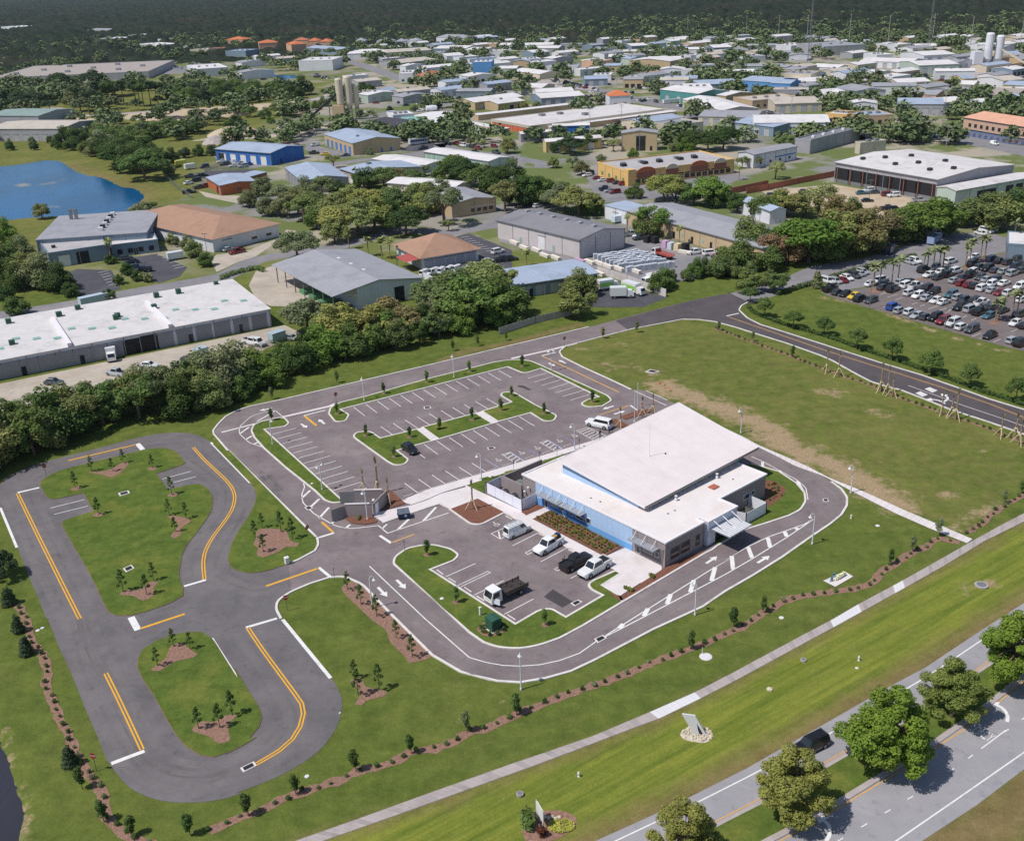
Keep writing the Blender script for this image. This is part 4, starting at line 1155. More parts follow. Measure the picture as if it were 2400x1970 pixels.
for px, ang in ((0.0, 100), (.9, 128)):
 mm = mx @ Matrix.Translation((px, .12 if px == 0 else 5.1, 0)) @ Matrix.Rotation(math.radians(180 if px else 215), 4, 'Z')
 G().box(0, 2.6, -.05, .05, .1, EH - .2, mm).obj('gate', 'metal_grey', en)
G().box(.3, L + .8, .3, 4.95, .021, .05, mx).obj('floor', 'concrete_old', en)
def dumpster(name, label, loc, rz, mat='bin_blue'):
 r = thing(name, label, 'dumpster', loc, rz)
 g = G().add([(-.95, -.6, .15), (.95, -.6, .15), (.95, .6, .15), (-.95, .6, .15), (-1.0, -.75, 1.1), (1.0, -.75, 1.1), (1.0, .7, 1.4), (-1.0, .7, 1.4)], [(0, 3, 2, 1), (0, 1, 5, 4), (1, 2, 6, 5), (2, 3, 7, 6), (3, 0, 4, 7), (4, 5, 6, 7)])
 b = g.obj('body', mat, r)
 for k in (-1, 1):
  G().add([(k * .5 - .48, -.78, 1.13), (k * .5 + .48, -.78, 1.13), (k * .5 + .48, .72, 1.45), (k * .5 - .48, .72, 1.45), (k * .5 - .48, -.78, 1.18), (k * .5 + .48, -.78, 1.18), (k * .5 + .48, .72, 1.5), (k * .5 - .48, .72, 1.5)], [(4, 5, 6, 7), (0, 1, 5, 4), (1, 2, 6, 5), (2, 3, 7, 6), (3, 0, 4, 7)]).obj('lid', 'metal_dark2' if mat == 'bin_blue' else 'metal_dark', r)
  G().box(k * 1.0 - .08, k * 1.0 + .08, -.4, .4, .75, .9).obj('fork_pocket', mat, r)
 for sx in (-.75, .75):
  for sy in (-.45, .45):
   G().cyl((sx - .03, sy, .09), (sx + .03, sy, .09), .09, .09, 8).obj('caster', 'metal_dark', r)
 G().box(.05, .4, -.72, -.685, .55, .95).obj('notice', 'paint_white', b)
 return r
plain('metal_dark2', lin(96, 104, 116), .5, .1, 2)
dumpster('dumpster', 'blue dumpster standing on the apron beside the bin enclosure', at('W6', 1575, 575, .03), .25)
dumpster('dumpster', 'dark dumpster inside the bin enclosure', mx @ Vector((2.2, 2.2, .055)), .4)
tr = thing('transformer_cabinet', 'dark green transformer cabinet on a concrete pad below the service lot', 'transformer', at('W7', 665, 1575, .13), math.atan2(BY.y, BY.x) - .1)
G().box(-1.0, 1.0, -.95, .95, 0, .12).obj('pad', 'concrete_new', tr)
bb = G().box(-.85, .85, -.8, .8, .12, 1.75).obj('cabinet', 'utility_green', tr)
G().add([(-.9, -.85, 1.75), (.9, -.85, 1.75), (.9, .85, 1.75), (-.9, .85, 1.75), (-.9, -.1, 1.98), (.9, -.1, 1.98), (.9, .85, 1.9), (-.9, .85, 1.9)], [(0, 1, 5, 4), (4, 5, 6, 7), (1, 2, 6, 5), (3, 0, 4, 7), (2, 3, 7, 6)]).obj('lid', 'utility_green', tr)
for k in (-1, 1):
 G().box(k * .42 - .38, k * .42 + .38, -.84, -.8, .25, 1.6).obj('door', 'utility_green', tr)
for z in (.5, .85, 1.2):
 G().box(-.87, -.85, -.6, .6, z, z + .08).obj('louvre', 'metal_dark', tr)
def pedestal(label, loc, w=.35, h=1.3, mat='hydrant_white', conduit=True):
 r = thing('utility_pedestal', label, 'utility box', loc, .6)
 G().box(-w / 2, w / 2, -w / 2, w / 2, 0, h).obj('cabinet', mat, r)
 G().box(-w / 2 - .04, w / 2 + .04, -w / 2 - .04, w / 2 + .04, h, h + .1).obj('cap', mat, r)
 if conduit:
  G().cyl((0, 0, h + .1), (0, 0, h + 1.0), .03, .03, 6).obj('conduit', 'sign_back', r)
pedestal('white utility box with a conduit at the tip of the pine triangle', at('W6', 610, 950, .13), .6, 1.0)
pedestal('slim white meter pedestal beside the transformer cabinet', at('W7', 532, 1440, .13), .25, 1.2, conduit=False)
def hydrant(label, loc):
 r = thing('fire_hydrant', label, 'hydrant', loc)
 G().lathe([(.16, 0), (.16, .06), (.11, .08), (.11, .5), (.14, .52), (.12, .62), (.05, .72)], 10).obj('barrel', 'hydrant_white', r)
 for a in (0, 1.57, 3.14):
  G().cyl((0, 0, .4), (.2 * math.cos(a), .2 * math.sin(a), .4), .05, .05, 8).obj('outlet', 'hydrant_white', r)
hydrant('white fire hydrant on the verge near the big highway tree', at('X6', 876, 552))
hydrant('small white hydrant on the verge above the round flower bed', at('X5', 835, 1038))
hydrant('pair of white hydrant caps on the lawn behind the drive bend', at('X2', 890, 648))
for i, (sh, x, y, r_, h, m, lb) in enumerate((('X5', 386, 1180, .42, .3, 'concrete_old', 'round concrete manhole riser on the verge left of the flower bed'), ('X6', 512, 553, .4, .22, 'concrete_old', 'round concrete manhole riser on the verge below the sidewalk'), ('X6', 1680, 62, .95, .22, 'concrete_old', 'broad concrete inlet on the verge at the right'),
           ('X6', 863, 602, .22, .05, 'concrete_new', 'small white valve lid on the verge below the hydrant'), ('X2', 1078, 700, .35, .06, 'concrete_new', 'white cleanout lid on the lawn behind the building'), ('X6', 368, 273, .35, .08, 'concrete_new', 'white valve lid beside the mulch strip below the pad'),
           ('X5', 1803, 125, .85, .06, 'concrete_new', 'flat white vault cover with a marker beside the mulch strip'), ('X4', 512, 1115, .28, .08, 'concrete_new', 'small white lid on the lawn under the track bend'), ('W7', 150, 1278, .3, .05, 'concrete_new', 'small white lid on the service lot island'),
           ('X3', 270, 235, .3, .06, 'concrete_new', 'white lid on the left lawn beside the track'), ('X3', 302, 218, .26, .06, 'concrete_new', 'second white lid on the left lawn, nearer the track'), ('W6', 815, 292, .25, .05, 'concrete_new', 'small white lid on the left stall column strip'))):
 o = thing('utility_cover', lb, 'utility cover', at(sh, x, y, 0 if i not in (8, 11) else .13))
 G().lathe([(r_, 0), (r_, h), (r_ * .9, h + .02)], 14).obj('ring', m, o)
 G().lathe([(r_ * .72, h + .02), (r_ * .72, h + .04)], 12).obj('lid', 'metal_grey' if h > .2 else 'concrete_white', o)
mk = thing('marker_post', 'thin white marker post with a red tip by the vault cover', 'marker post', at('X5', 1776, 105))
G().cyl((0, 0, 0), (0, 0, 1.1), .045, .045, 6).obj('post', 'hydrant_white', mk)
G().cyl((0, 0, 1.1), (0, 0, 1.4), .047, .047, 6).obj('tip', 'sign_red', mk)
p4 = loop('X2 692,1092 845,1025 905,1062 778,1135')
pad = sheet('concrete_pad', p4, .1, 'concrete_new', 'concrete pad with valves on the lawn above the sidewalk', 'pad')
c4 = sum(p4, Vector()) / 4
ax = (p4[2] - p4[3]).normalized()
bx = Vector((-ax.y, ax.x, 0))
def arch(label, off, L_, h, r_, mat, name='backflow_valve'):
 o = thing(name, label, 'valve', c4 + off + Vector((0, 0, .1)), math.atan2(ax.y, ax.x))
 G().tube([(-L_ / 2, 0, 0), (-L_ / 2, 0, h), (L_ / 2, 0, h), (L_ / 2, 0, 0)], r_, 10).obj('pipe', mat, o)
 for k in (-.25, .25):
  G().lathe([(r_ * 1.6, h - .12), (r_ * 1.6, h + .12), (.05, h + .22), (.05, h + .3), (.14, h + .32), (.14, h + .35)], 10, (k * L_, 0, 0)).obj('valve', mat, o)
 G().box(-r_ * 1.3, r_ * 1.3, -r_ * 1.3, r_ * 1.3, h - r_, h + r_ * 1.5).obj('check_body', mat, o)
arch('pale yellow backflow pipe arch in the middle of the concrete pad', ax * .3, 2.2, .5, .13, 'valve_yellow')
arch('small blue valve at the left corner of the concrete pad', ax * -1.4 + bx * .3, .5, .35, .06, 'valve_blue')
arch('blue valve at the back of the concrete pad', ax * -.3 + bx * .8, .5, .35, .05, 'valve_blue')
st = thing('monument_sign', 'leaning grey slab monument with a sail shaped cut on the verge', 'monument', at('X5', 1735, 715), -.25)
g = G()
Q = [(-.35, 0), (1.2, 0), (-.3, 2.5), (-1.85, 2.5)]
vs = [(x, y_ + z * .12, z) for y_ in (-.11, .11) for x, z in Q]
g.add(vs, [(0, 1, 2, 3), (7, 6, 5, 4), (0, 4, 5, 1), (1, 5, 6, 2), (2, 6, 7, 3), (3, 7, 4, 0)])
sl = g.obj('slab', 'slab_grey', st)
G().add([(.35, -.125, .02), (.8, -.125, .06), (.45, -.12 + .07, .7), (-.05, -.118 + .17, 1.5), (.1, -.12 + .08, .7)], [(0, 1, 2, 3, 4)]).obj('sail_cut', 'metal_dark', sl)
def boulder(rr, r, sub=1):
 bm = bmesh.new()
 bmesh.ops.create_icosphere(bm, subdivisions=sub, radius=r)
 for v in bm.verts:
  v.co *= rr.uniform(.78, 1.15)
  v.co.z *= .7
 me = bpy.data.meshes.new('stone')
 bm.to_mesh(me)
 bm.free()
 me.materials.append(MT('rock_pale'))
 return me
SM = [boulder(random.Random(i), .2) for i in range(4)]
c = at('X5', 1740, 715)
cobb = G()
rs_ = random.Random(3)
sb = sheet('stone_bed', smooth([c + Vector((1.9 * math.cos(k) * (.9 + .2 * rs_.random()), 1.5 * math.sin(k) * (.9 + .2 * rs_.random()), 0)) for k in [i * .628 for i in range(10)]], True, .4), .03, 'rock_pale', 'bed of pale river stones under the slab monument', 'stone bed')
for i in range(95):
 a, q = rs_.uniform(0, 6.283), rs_.random() ** .5
 o = link('stone', SM[i % 4], sb)
 o.location = c + Vector((1.8 * q * math.cos(a), 1.45 * q * math.sin(a), .08))
 o.rotation_euler = (rs_.uniform(0, 3), rs_.uniform(0, 3), rs_.uniform(0, 3))
 o.scale = (rs_.uniform(.6, 1.2),) * 3
for sh, x, y, s, lb in (('X6', 290, 742, 2.3, 'pale rock lying on the verge left of the big tree'), ('X4', 745, 665, .9, 'white rubble at the right edge of the track bend')):
 o = link('rock', SM[0], None, at(sh, x, y, .05), .4, lb, 'rock', scale=s)
for i, (x, y) in enumerate(((1920, 545), (1965, 562), (2010, 590))):
 r = thing('survey_flag', 'orange survey flag at the field corner, %s from the lot' % nth(i), 'flag', at('W3', x, y), i, 'orange flags in the field')
 G().cyl((0, 0, 0), (0, 0, .9), .02, .02, 5).obj('wire', 'sign_back', r)
 G().box(0, .5, -.01, .01, .45, .9).obj('flag', 'orange_flag', r)
# vehicles
t = NT('car_paint')
oi = t.n('ObjectInfo')
t.done(oi.outputs['Color'], .28, .5)
t.b.inputs['Coat Weight'].default_value = .6
t.b.inputs['Coat Roughness'].default_value = .08
plain('tyre', lin(34, 34, 36), .85, .1, 3)
plain('hubcap', lin(150, 152, 156), .35, .1, 3, metal=.6)
plain('trim_black', lin(30, 30, 33), .6, .1, 3)
plain('headlight', lin(220, 224, 230), .15, .03, 3)
plain('taillight', lin(130, 16, 18), .25, .05, 3)
plain('bed_liner', lin(38, 38, 42), .8, .15, 3)
plain('truck_steel', lin(66, 60, 58), .7, .25, 2, stain=lin(92, 70, 56))
plain('rack_steel', lin(206, 208, 214), .4, .05, 2)
WHEEL = None
def wheel_mesh(r, w):
 g = G()
 g.smooth = False
 g.cyl((0, -w / 2, 0), (0, w / 2, 0), r, r, 14)
 g.m = 1
 for s in (-1, 1):
  g.cyl((0, s * w / 2, 0), (0, s * (w / 2 + .012), 0), r * .62, r * .58, 10)
 return g.mesh('wheel', ['tyre', 'hubcap'])
def car(kind):
 """x is forward. lofted lower body, tapered cabin, separate glass, wheels, lamps"""
 S = dict(
  sedan=dict(L=4.7, W=1.82, deck=.92, H=1.45, hood=(1.45, .78), wind=(1.0, .35), rear=(-1.35, -1.75), tail=(-2.2, .95), wr=.33, wb=(1.42, -1.36)),
  hatch=dict(L=4.4, W=1.82, deck=.95, H=1.58, hood=(1.4, .85), wind=(1.05, .4), rear=(-1.85, -2.1), tail=(-2.15, .95), wr=.34, wb=(1.35, -1.3)),
  suv=dict(L=5.0, W=1.98, deck=1.08, H=1.82, hood=(1.55, 1.0), wind=(1.15, .6), rear=(-2.2, -2.42), tail=(-2.45, 1.0), wr=.4, wb=(1.52, -1.45)),
  van=dict(L=4.75, W=1.85, deck=1.08, H=1.9, hood=(1.75, 1.0), wind=(1.6, .9), rear=(-2.2, -2.32), tail=(-2.35, 1.0), wr=.35, wb=(1.55, -1.45)),
  pickup=dict(L=5.75, W=2.02, deck=1.1, H=1.9, hood=(1.6, 1.02), wind=(1.25, .65), rear=(-.8, -1.05), tail=(-2.85, 1.1), wr=.42, wb=(1.85, -1.75)))[kind]
 L, W, dk, H = S['L'], S['W'], S['deck'], S['H']
 w = W / 2
 r = thing('parked_car', '', 'car')
 wf, wrr = S['wind'], S['rear']
 g = G()
 x1, x0 = L / 2, -L / 2
 hz = S['hood'][1]
 ST = [(x1, .38, .6, .72), (x1 - .12, .25, hz - .06, .86), (x1 - .5, .22, hz, .95), (S['hood'][0] * .75, .22, dk - .04, 1.0), (0, .22, dk, 1.0), (wrr[0] * .8, .22, dk + .01, 1.0), (x0 + .25, .24, dk - .0, .96), (x0 + .05, .28, dk - .06, .9), (x0, .4, dk - .2, .84)]
 vs, n = [], 6
 for x, zb, zt, k in ST:
  a = w * k
  zm = zb + (zt - zb) * .55
  vs += [(x, -a * .93, zb), (x, -a, zm), (x, -a * .9, zt), (x, a * .9, zt), (x, a, zm), (x, a * .93, zb)]
 fs = []
 for i in range(len(ST) - 1):
  for j in range(n):
   fs.append((i * n + j, i * n + (j + 1) % n, (i + 1) * n + (j + 1) % n, (i + 1) * n + j))
 fs += [list(range(n))[::-1], list(range((len(ST) - 1) * n, len(ST) * n))]
 g.add(vs, fs)
 zb = dk - .05
 base = [(wf[0], w * .86), (wrr[1], w * .86)]
 tw = w * .68
 cab = [(wf[0], -w * .87, zb), (wf[0], w * .87, zb), (wrr[1], w * .87, zb), (wrr[1], -w * .87, zb), (wf[1], -tw, H), (wf[1], tw, H), (wrr[0], tw, H), (wrr[0], -tw, H)]
 g.add(cab, [(4, 7, 6, 5), (0, 4, 5, 1), (1, 5, 6, 2), (2, 6, 7, 3), (3, 7, 4, 0)])
 g.add([(wf[1] - .05, -tw * .9, H), (wf[1] - .05, tw * .9, H), (wrr[0] + .05, tw * .9, H), (wrr[0] + .05, -tw * .9, H), (wf[1] - .2, -tw * .8, H + .05), (wf[1] - .2, tw * .8, H + .05), (wrr[0] + .2, tw * .8, H + .05), (wrr[0] + .2, -tw * .8, H + .05)], [(4, 7, 6, 5), (0, 4, 5, 1), (1, 5, 6, 2), (2, 6, 7, 3), (3, 7, 4, 0)])
 g.obj('body', 'car_paint', r)
 def pane(name, q, o):
  c = [sum(k[i] for k in q) / 4 for i in range(3)]
  P_ = [tuple(c[i] + (k[i] - c[i]) * .86 + o[i] for i in range(3)) for k in q]
  G().add(P_, [(0, 1, 2, 3)]).obj(name, 'glass_car', r)
 pane('windscreen', [cab[0], cab[1], cab[5], cab[4]], (.02, 0, .015))
 pane('rear_window', [cab[2], cab[3], cab[7], cab[6]], (-.02, 0, .01))
 for s, q in ((1, (1, 2, 6, 5)), (-1, (3, 0, 4, 7))):
  Q = [Vector(cab[i]) for i in q]
  up = [Q[0].lerp(Q[3], .18), Q[1].lerp(Q[2], .18), Q[2].lerp(Q[1], .08), Q[3].lerp(Q[0], .08)]
  if kind == 'van':
   up = [up[0], up[0].lerp(up[1], .3), up[3].lerp(up[2], .3), up[3]] if s > 0 else [up[1].lerp(up[0], .3), up[1], up[2], up[2].lerp(up[3], .3)]
  pane('side_window', [tuple(k) for k in up], (0, s * .02, 0))
 wm = wheel_mesh(S['wr'], .22)
 for x in S['wb']:
  for s in (-1, 1):
   o = link('wheel', wm, r)
   o.location = (x, s * (w - .1), S['wr'])
 for s in (-1, 1):
  G().box(x1 - .13, x1 - .02, s * w * .62 - .16, s * w * .62 + .16, hz - .24, hz - .1).obj('headlight', 'headlight', r)
  G().box(x0 - .01, x0 + .08, s * w * .68 - .1, s * w * .68 + .1, dk - .34, dk - .12).obj('taillight', 'taillight', r)
 if kind == 'pickup':
  b = G()
  b.box(x0 + .12, wrr[1] - .06, -w * .74, w * .74, dk - .0, dk + .018).obj('bed', 'bed_liner', r)
  g = G()
  for s in (-1, 1):
   g.box(x0 + .05, wrr[1], s * w * .84 - .08, s * w * .84 + .08, dk - .02, dk + .2)
  g.box(x0 + .03, x0 + .12, -w * .84, w * .84, dk - .02, dk + .2)
  g.obj('bed_side', 'car_paint', r)
 if kind in ('suv', 'pickup', 'van'):
  G().box(x1 - .03, x1 + .06, -w * .8, w * .8, .4, .58).obj('bumper', 'trim_black', r)
 return r
CARS = {k: car(k) for k in ('sedan', 'hatch', 'suv', 'van', 'pickup')}
WHITE, BLACK, SILVER, DGREY, NAVY, RED, BLUE, YELL, TEAL = (.8, .8, .8), (.012, .012, .014), (.4, .42, .44), (.06, .065, .075), (.014, .02, .05), (.22, .015, .02), (.02, .08, .4), (.75, .5, .02), (.06, .16, .2)
CN = {WHITE: 'white', BLACK: 'black', SILVER: 'silver', DGREY: 'dark grey', NAVY: 'navy', RED: 'red', BLUE: 'blue', YELL: 'yellow', TEAL: 'teal'}
KN = dict(sedan='sedan', hatch='hatchback', suv='sport utility', van='van', pickup='pickup')
PAINT = ('body', 'bed_side')
def park(kind, col, p, ang, label, group=None, z=.03):
 k_ = RNG.uniform(.82, 1.08)
 p = Vector((p.x, p.y, z))
 return place(CARS[kind], p, ang, label, group, (RNG.uniform(.93, 1.06), RNG.uniform(.97, 1.03), RNG.uniform(.94, 1.08)), color=tuple(q * k_ for q in col), paint=PAINT)
def heading(sh, x0, y0, x1, y1):
 d = at(sh, x1, y1) - at(sh, x0, y0)
 return math.atan2(d.y, d.x)
v = park('van', WHITE, at('W7', 895, 640), heading('W7', 790, 690, 1030, 585), 'white compact van with a ladder rack in the accessible bay')
for y in (-.62, .62):
 G().tube([(.9, y, 2.06), (-2.0, y, 2.06)], .035, 6).obj('rack_rail', 'rack_steel', v)
for x in (.7, -.2, -1.1, -1.9):
 G().tube([(x, -.7, 1.9), (x, -.66, 2.08), (x, .66, 2.08), (x, .7, 1.9)], .03, 6).obj('rack_bar', 'rack_steel', v)
for y in (-.3, .1):
 G().tube([(.95, y, 2.14), (-2.1, y, 2.14)], .045, 6).obj('ladder_rail', 'rack_steel', v)
h1 = heading('W7', 1330, 690, 1090, 830)
v = park('pickup', WHITE, at('W7', 1205, 785), h1, 'white pickup with tools in its bed backed in below the blue facade')
for i in range(4):
 G().box(-1.5 - i * .32, -1.28 - i * .32, -.35, .1, 1.13, 1.5).obj('cargo_jug', 'paint_tan', v)
G().box(-2.75, -2.2, -.6, .2, 1.13, 1.6).obj('toolbox', 'bin_blue', v)
park('pickup', BLACK, at('W7', 1480, 950), heading('W7', 1380, 1010, 1620, 880), 'black pickup parked nose in beside a white pickup')
park('pickup', WHITE, at('W7', 1665, 1010), heading('W7', 1800, 940, 1560, 1080), 'white pickup with an empty bed parked beside the black pickup')
park('sedan', BLACK, at('W2', 1625, 1085), heading('W2', 1560, 1035, 1690, 1125), 'black sedan alone in the middle of the parking lot')
s_ = park('suv', WHITE, at('W3', 1425, 880), heading('W3', 1510, 900, 1335, 862), 'white sport utility parked across the hatched bay near the flagpoles')
s_.scale = (1.12, 1.05, 1.08)
park('suv', BLACK, at('X6', 560, 1130), heading('X6', 640, 1120, 480, 1200), 'black sport utility driving on the highway behind a median tree').scale = (.92, .95, .92)
def stake_truck(label, loc, rz, bedmat='truck_steel', L_=4.6):
 r = thing('flatbed_truck', label, 'truck', loc, rz)
 g = G()
 g.add([(1.2, -1.02, .5), (3.05, -1.0, .5), (3.1, -1.0, 1.25), (2.75, -.95, 2.35), (1.3, -.98, 2.45), (1.2, -1.02, 1.2)] + [(1.2, 1.02, .5), (3.05, 1.0, .5), (3.1, 1.0, 1.25), (2.75, .95, 2.35), (1.3, .98, 2.45), (1.2, 1.02, 1.2)],
  [(0, 1, 2, 3, 4, 5), (11, 10, 9, 8, 7, 6), (1, 7, 8, 2), (2, 8, 9, 3), (3, 9, 10, 4), (4, 10, 11, 5), (5, 11, 6, 0), (0, 6, 7, 1)])
 cab = g.obj('cab', 'car_paint', r)
 cab.color = (.8, .8, .8, 1)
 G().add([(3.1, -.85, 1.32), (3.1, .85, 1.32), (2.8, .82, 2.22), (2.8, -.82, 2.22)], [(0, 1, 2, 3)]).obj('windscreen', 'glass_car', r)
 for s in (-1, 1):
  G().add([(1.65, s * 1.03, 1.35), (2.85, s * 1.02, 1.35), (2.62, s * .99, 2.15), (1.65, s * 1.0, 2.2)], [(0, 1, 2, 3) if s < 0 else (3, 2, 1, 0)]).obj('side_window', 'glass_car', r)
  G().box(3.05, 3.12, s * .75 - .15, s * .75 + .15, .75, .95).obj('headlight', 'headlight', r)
  G().box(2.6, 2.8, s * 1.15 - .08, s * 1.15 + .08, 1.4, 1.8).obj('wing_mirror', 'trim_black', r)
 G().box(-L_ + 1.1, 3.0, -.45, .45, .55, .8).obj('chassis', 'trim_black', r)
 G().box(-L_ + 1.0, 1.05, -1.12, 1.12, .95, 1.1).obj('bed_floor', bedmat, r)
 for s in (-1, 1):
  for z in (1.2, 1.45):
   G().box(-L_ + 1.0, 1.05, s * 1.1 - .04, s * 1.1 + .04, z, z + .16).obj('side_board', bedmat, r)
  for k in range(5):
   x = -L_ + 1.1 + k * (L_ - .2) / 4.1
   G().box(x, x + .09, s * 1.15 - .04, s * 1.15 + .04, 1.0, 1.68).obj('stake', bedmat, r)
 G().box(1.0, 1.1, -1.1, 1.1, 1.1, 2.2).obj('headboard', bedmat, r)
 wm = wheel_mesh(.42, .3)
 for x in (2.25, -L_ + 2.4):
  for s in (-1, 1):
   o = link('wheel', wm, r)
   o.location = (x, s * .92, .42)
 return r
tk = stake_truck('white cab flatbed truck with dark stake sides and one door open in the service lot', at('W7', 775, 1265, .03), heading('W7', 960, 1180, 640, 1330))
G().box(1.65, 1.75, 1.02, 2.0, .6, 1.5, Matrix.Translation((2.7, 1.0, 0)) @ Matrix.Rotation(.35, 4, 'Z') @ Matrix.Translation((-1.7, -1.0, 0))).obj('open_door', 'vinyl_white', tk)
rr = random.Random(5)
DM = [m_.copy() for m_ in SM]
for m_ in DM:
 m_.materials[0] = MT('truck_steel')
for i in range(16):
 o = link('debris', DM[i % 4], tk)
 o.location = (rr.uniform(-3, .6), rr.uniform(-.8, .8), 1.15)
 o.scale = (rr.uniform(.6, 1.6),) * 3
# people
def person(label, loc, rz, shirt, trousers, bend=0.0, hair=(.02, .015, .01)):
 for nm, c in (('shirt_%d' % int(shirt[0] * 1000 + shirt[2] * 10), shirt), ('trouser_%d' % int(trousers[0] * 1000), trousers)):
  if nm not in MATS:
   plain(nm, c, .9, .1, 4)
 sm, tm = 'shirt_%d' % int(shirt[0] * 1000 + shirt[2] * 10), 'trouser_%d' % int(trousers[0] * 1000)
 if 'skin' not in MATS:
  plain('skin', lin(196, 146, 118), .7, .05, 4)
  plain('hair', lin(48, 36, 28), .8, .1, 8)
 r = thing('person', label, 'person', loc, rz)
 c, s = math.cos(bend), math.sin(bend)
 T = lambda x, y, z: (x + (z - .95) * s if z > .95 else x, y, .95 + (z - .95) * c if z > .95 else z)
 J = [T(0, 0, .95), T(0, 0, 1.2), T(.0, 0, 1.42), T(.01, 0, 1.52), T(.04, 0, 1.66), T(0, .19, 1.4), T(.04, .26, 1.14), T(.2, .24, .95), T(.26, .23, .87), T(0, -.19, 1.4), T(.04, -.26, 1.14), T(.2, -.24, .95), T(.26, -.23, .87),
  (0, .1, .9), (.03, .11, .5), (0, .12, .09), (.14, .13, .04), (0, -.1, .9), (-.02, -.11, .5), (-.05, -.12, .09), (.09, -.13, .04)]
 R_ = [.15, .14, .16, .06, .1, .08, .05, .042, .045, .08, .05, .042, .045, .1, .07, .05, .04, .1, .07, .05, .04]
 E_ = [(0, 1), (1, 2), (2, 3), (3, 4), (2, 5), (5, 6), (6, 7), (7, 8), (2, 9), (9, 10), (10, 11), (11, 12), (0, 13), (13, 14), (14, 15), (15, 16), (0, 17), (17, 18), (18, 19), (19, 20)]
 me = bpy.data.meshes.new('figure')
 me.from_pydata(J, E_, [])
 o = link('figure', me, None)
 o.modifiers.new('skin', 'SKIN')
 for i, d in enumerate(me.skin_vertices[0].data):
  d.radius = (R_[i], R_[i] * .85)
  d.use_root = i == 0
 ss = o.modifiers.new('subsurf', 'SUBSURF')
 ss.levels = ss.render_levels = 1
 dg = bpy.context.evaluated_depsgraph_get()
 m2 = bpy.data.meshes.new_from_object(o.evaluated_get(dg))
 bpy.data.objects.remove(o)
 for k in (sm, tm, 'skin'):
  m2.materials.append(MT(k))
 for pl in m2.polygons:
  z = pl.center.z
  bl = (pl.center.x - 0) * s + (z - .95) * c
  arm = abs(pl.center.y) > .2
  pl.material_index = 2 if (bl > .56 and not arm) or (arm and bl < .13 and z > .6) else (1 if z < .96 and not (arm and bl > -.2 and z > .6) else 0)
  pl.use_smooth = True
 b = link('body', m2, r)
 hx, hy, hz = T(.04, 0, 1.66)
 h = G()
 h.smooth = True
 h.lathe([(.03, -.02), (.115, .02), (.12, .07), (.08, .12), (.0, .135)], 10, (hx - .015, hy, hz)).obj('hair', 'hair', r)
 return r
person('person in dark clothes standing by the white sport utility', at('W3', 1432, 972, .03), 2.0, (.03, .03, .035), (.02, .02, .025))
person('person in a blue top standing behind the white sport utility', at('W3', 1508, 935, .03), 2.6, (.05, .08, .35), (.03, .03, .06), .35)
person('person in dark clothes leaning over the tailgate of the black pickup', at('W7', 1352, 962, .03), heading('W7', 1352, 962, 1400, 930), (.05, .045, .045), (.03, .03, .04), .45)
# vegetation
def foliage_mat(name, transl=.38):
 t = NT(name)
 oi = t.n('ObjectInfo')
 p = t.pos()
 a = t.noise(p, .9, 3, .6)
 b = t.noise(p, .22, 2, .5)
 v = t.mix(t.ramp(a, .3, .72), (.76, .8, .7), (1.55, 1.5, 1.3))
 c = t.mix(1.0, oi.outputs['Color'], v, 'MULTIPLY')
 hs = t.n('HueSaturation')
 m_ = t.n('Math', operation='MULTIPLY_ADD', i1=.05, i2=.475)
 t.l(b, m_.inputs[0])
 t.l(m_.outputs[0], hs.inputs['Hue'])
 t.l(c, hs.inputs['Color'])
 t.done(hs.outputs[0], .75, .25)
 tr = t.n('BsdfTranslucent')
 t.l(hs.outputs[0], tr.inputs[0])
 mx_ = t.n('MixShader', i0=transl)
 t.l(t.b.outputs[0], mx_.inputs[1])
 t.l(tr.outputs[0], mx_.inputs[2])
 t.l(mx_.outputs[0], t.out.inputs[0])
 return t.m
foliage_mat('foliage')
foliage_mat('frond', .15)
def cards(rs, C, N, size, jit=.5):
 """leaf clumps: a bent rhombus at each point of C, facing roughly along N"""
 n = len(C)
 d = N + np.array([0, 0, .45]) + rs.normal(0, jit, (n, 3))
 d /= np.linalg.norm(d, axis=1, keepdims=True) + 1e-9
 r = rs.normal(0, 1, (n, 3))
 a = np.cross(d, r)
 a /= np.linalg.norm(a, axis=1, keepdims=True) + 1e-9
 b = np.cross(d, a)
 s = size * rs.uniform(.55, 1.3, (n, 1))
 V = np.stack([C + a * s, C + b * s * .62 + d * s * .2, C - a * s * .9, C - b * s * .62 + d * s * .15], 1)
 return V.reshape(-1, 3)
def quad_mesh(name, V, mat):
 n = len(V) // 4
 me = bpy.data.meshes.new(name)
 me.vertices.add(n * 4)
 me.vertices.foreach_set('co', V.astype(np.float32).ravel())
 me.loops.add(n * 4)
 me.loops.foreach_set('vertex_index', np.arange(n * 4, dtype=np.int32))
 me.polygons.add(n)
 me.polygons.foreach_set('loop_start', (np.arange(n) * 4).astype(np.int32))
 me.update(calc_edges=True)
 me.materials.append(MT(mat))
 return me
def crown_points(rs, lobes, n, core=.18):
 w = np.array([r[0] * r[1] + r[1] * r[2] for c, r in lobes])
 w = w / w.sum()
 pick = rs.choice(len(lobes), n, p=w)
 C = np.array([c for c, r in lobes])[pick]
 R_ = np.array([r for c, r in lobes])[pick]
 d = rs.normal(0, 1, (n, 3))
 d /= np.linalg.norm(d, axis=1, keepdims=True)
 rad = np.where(rs.random((n, 1)) < core, rs.uniform(.3, .8, (n, 1)), rs.uniform(.7, 1.12, (n, 1)))
 return C + d * R_ * rad, d
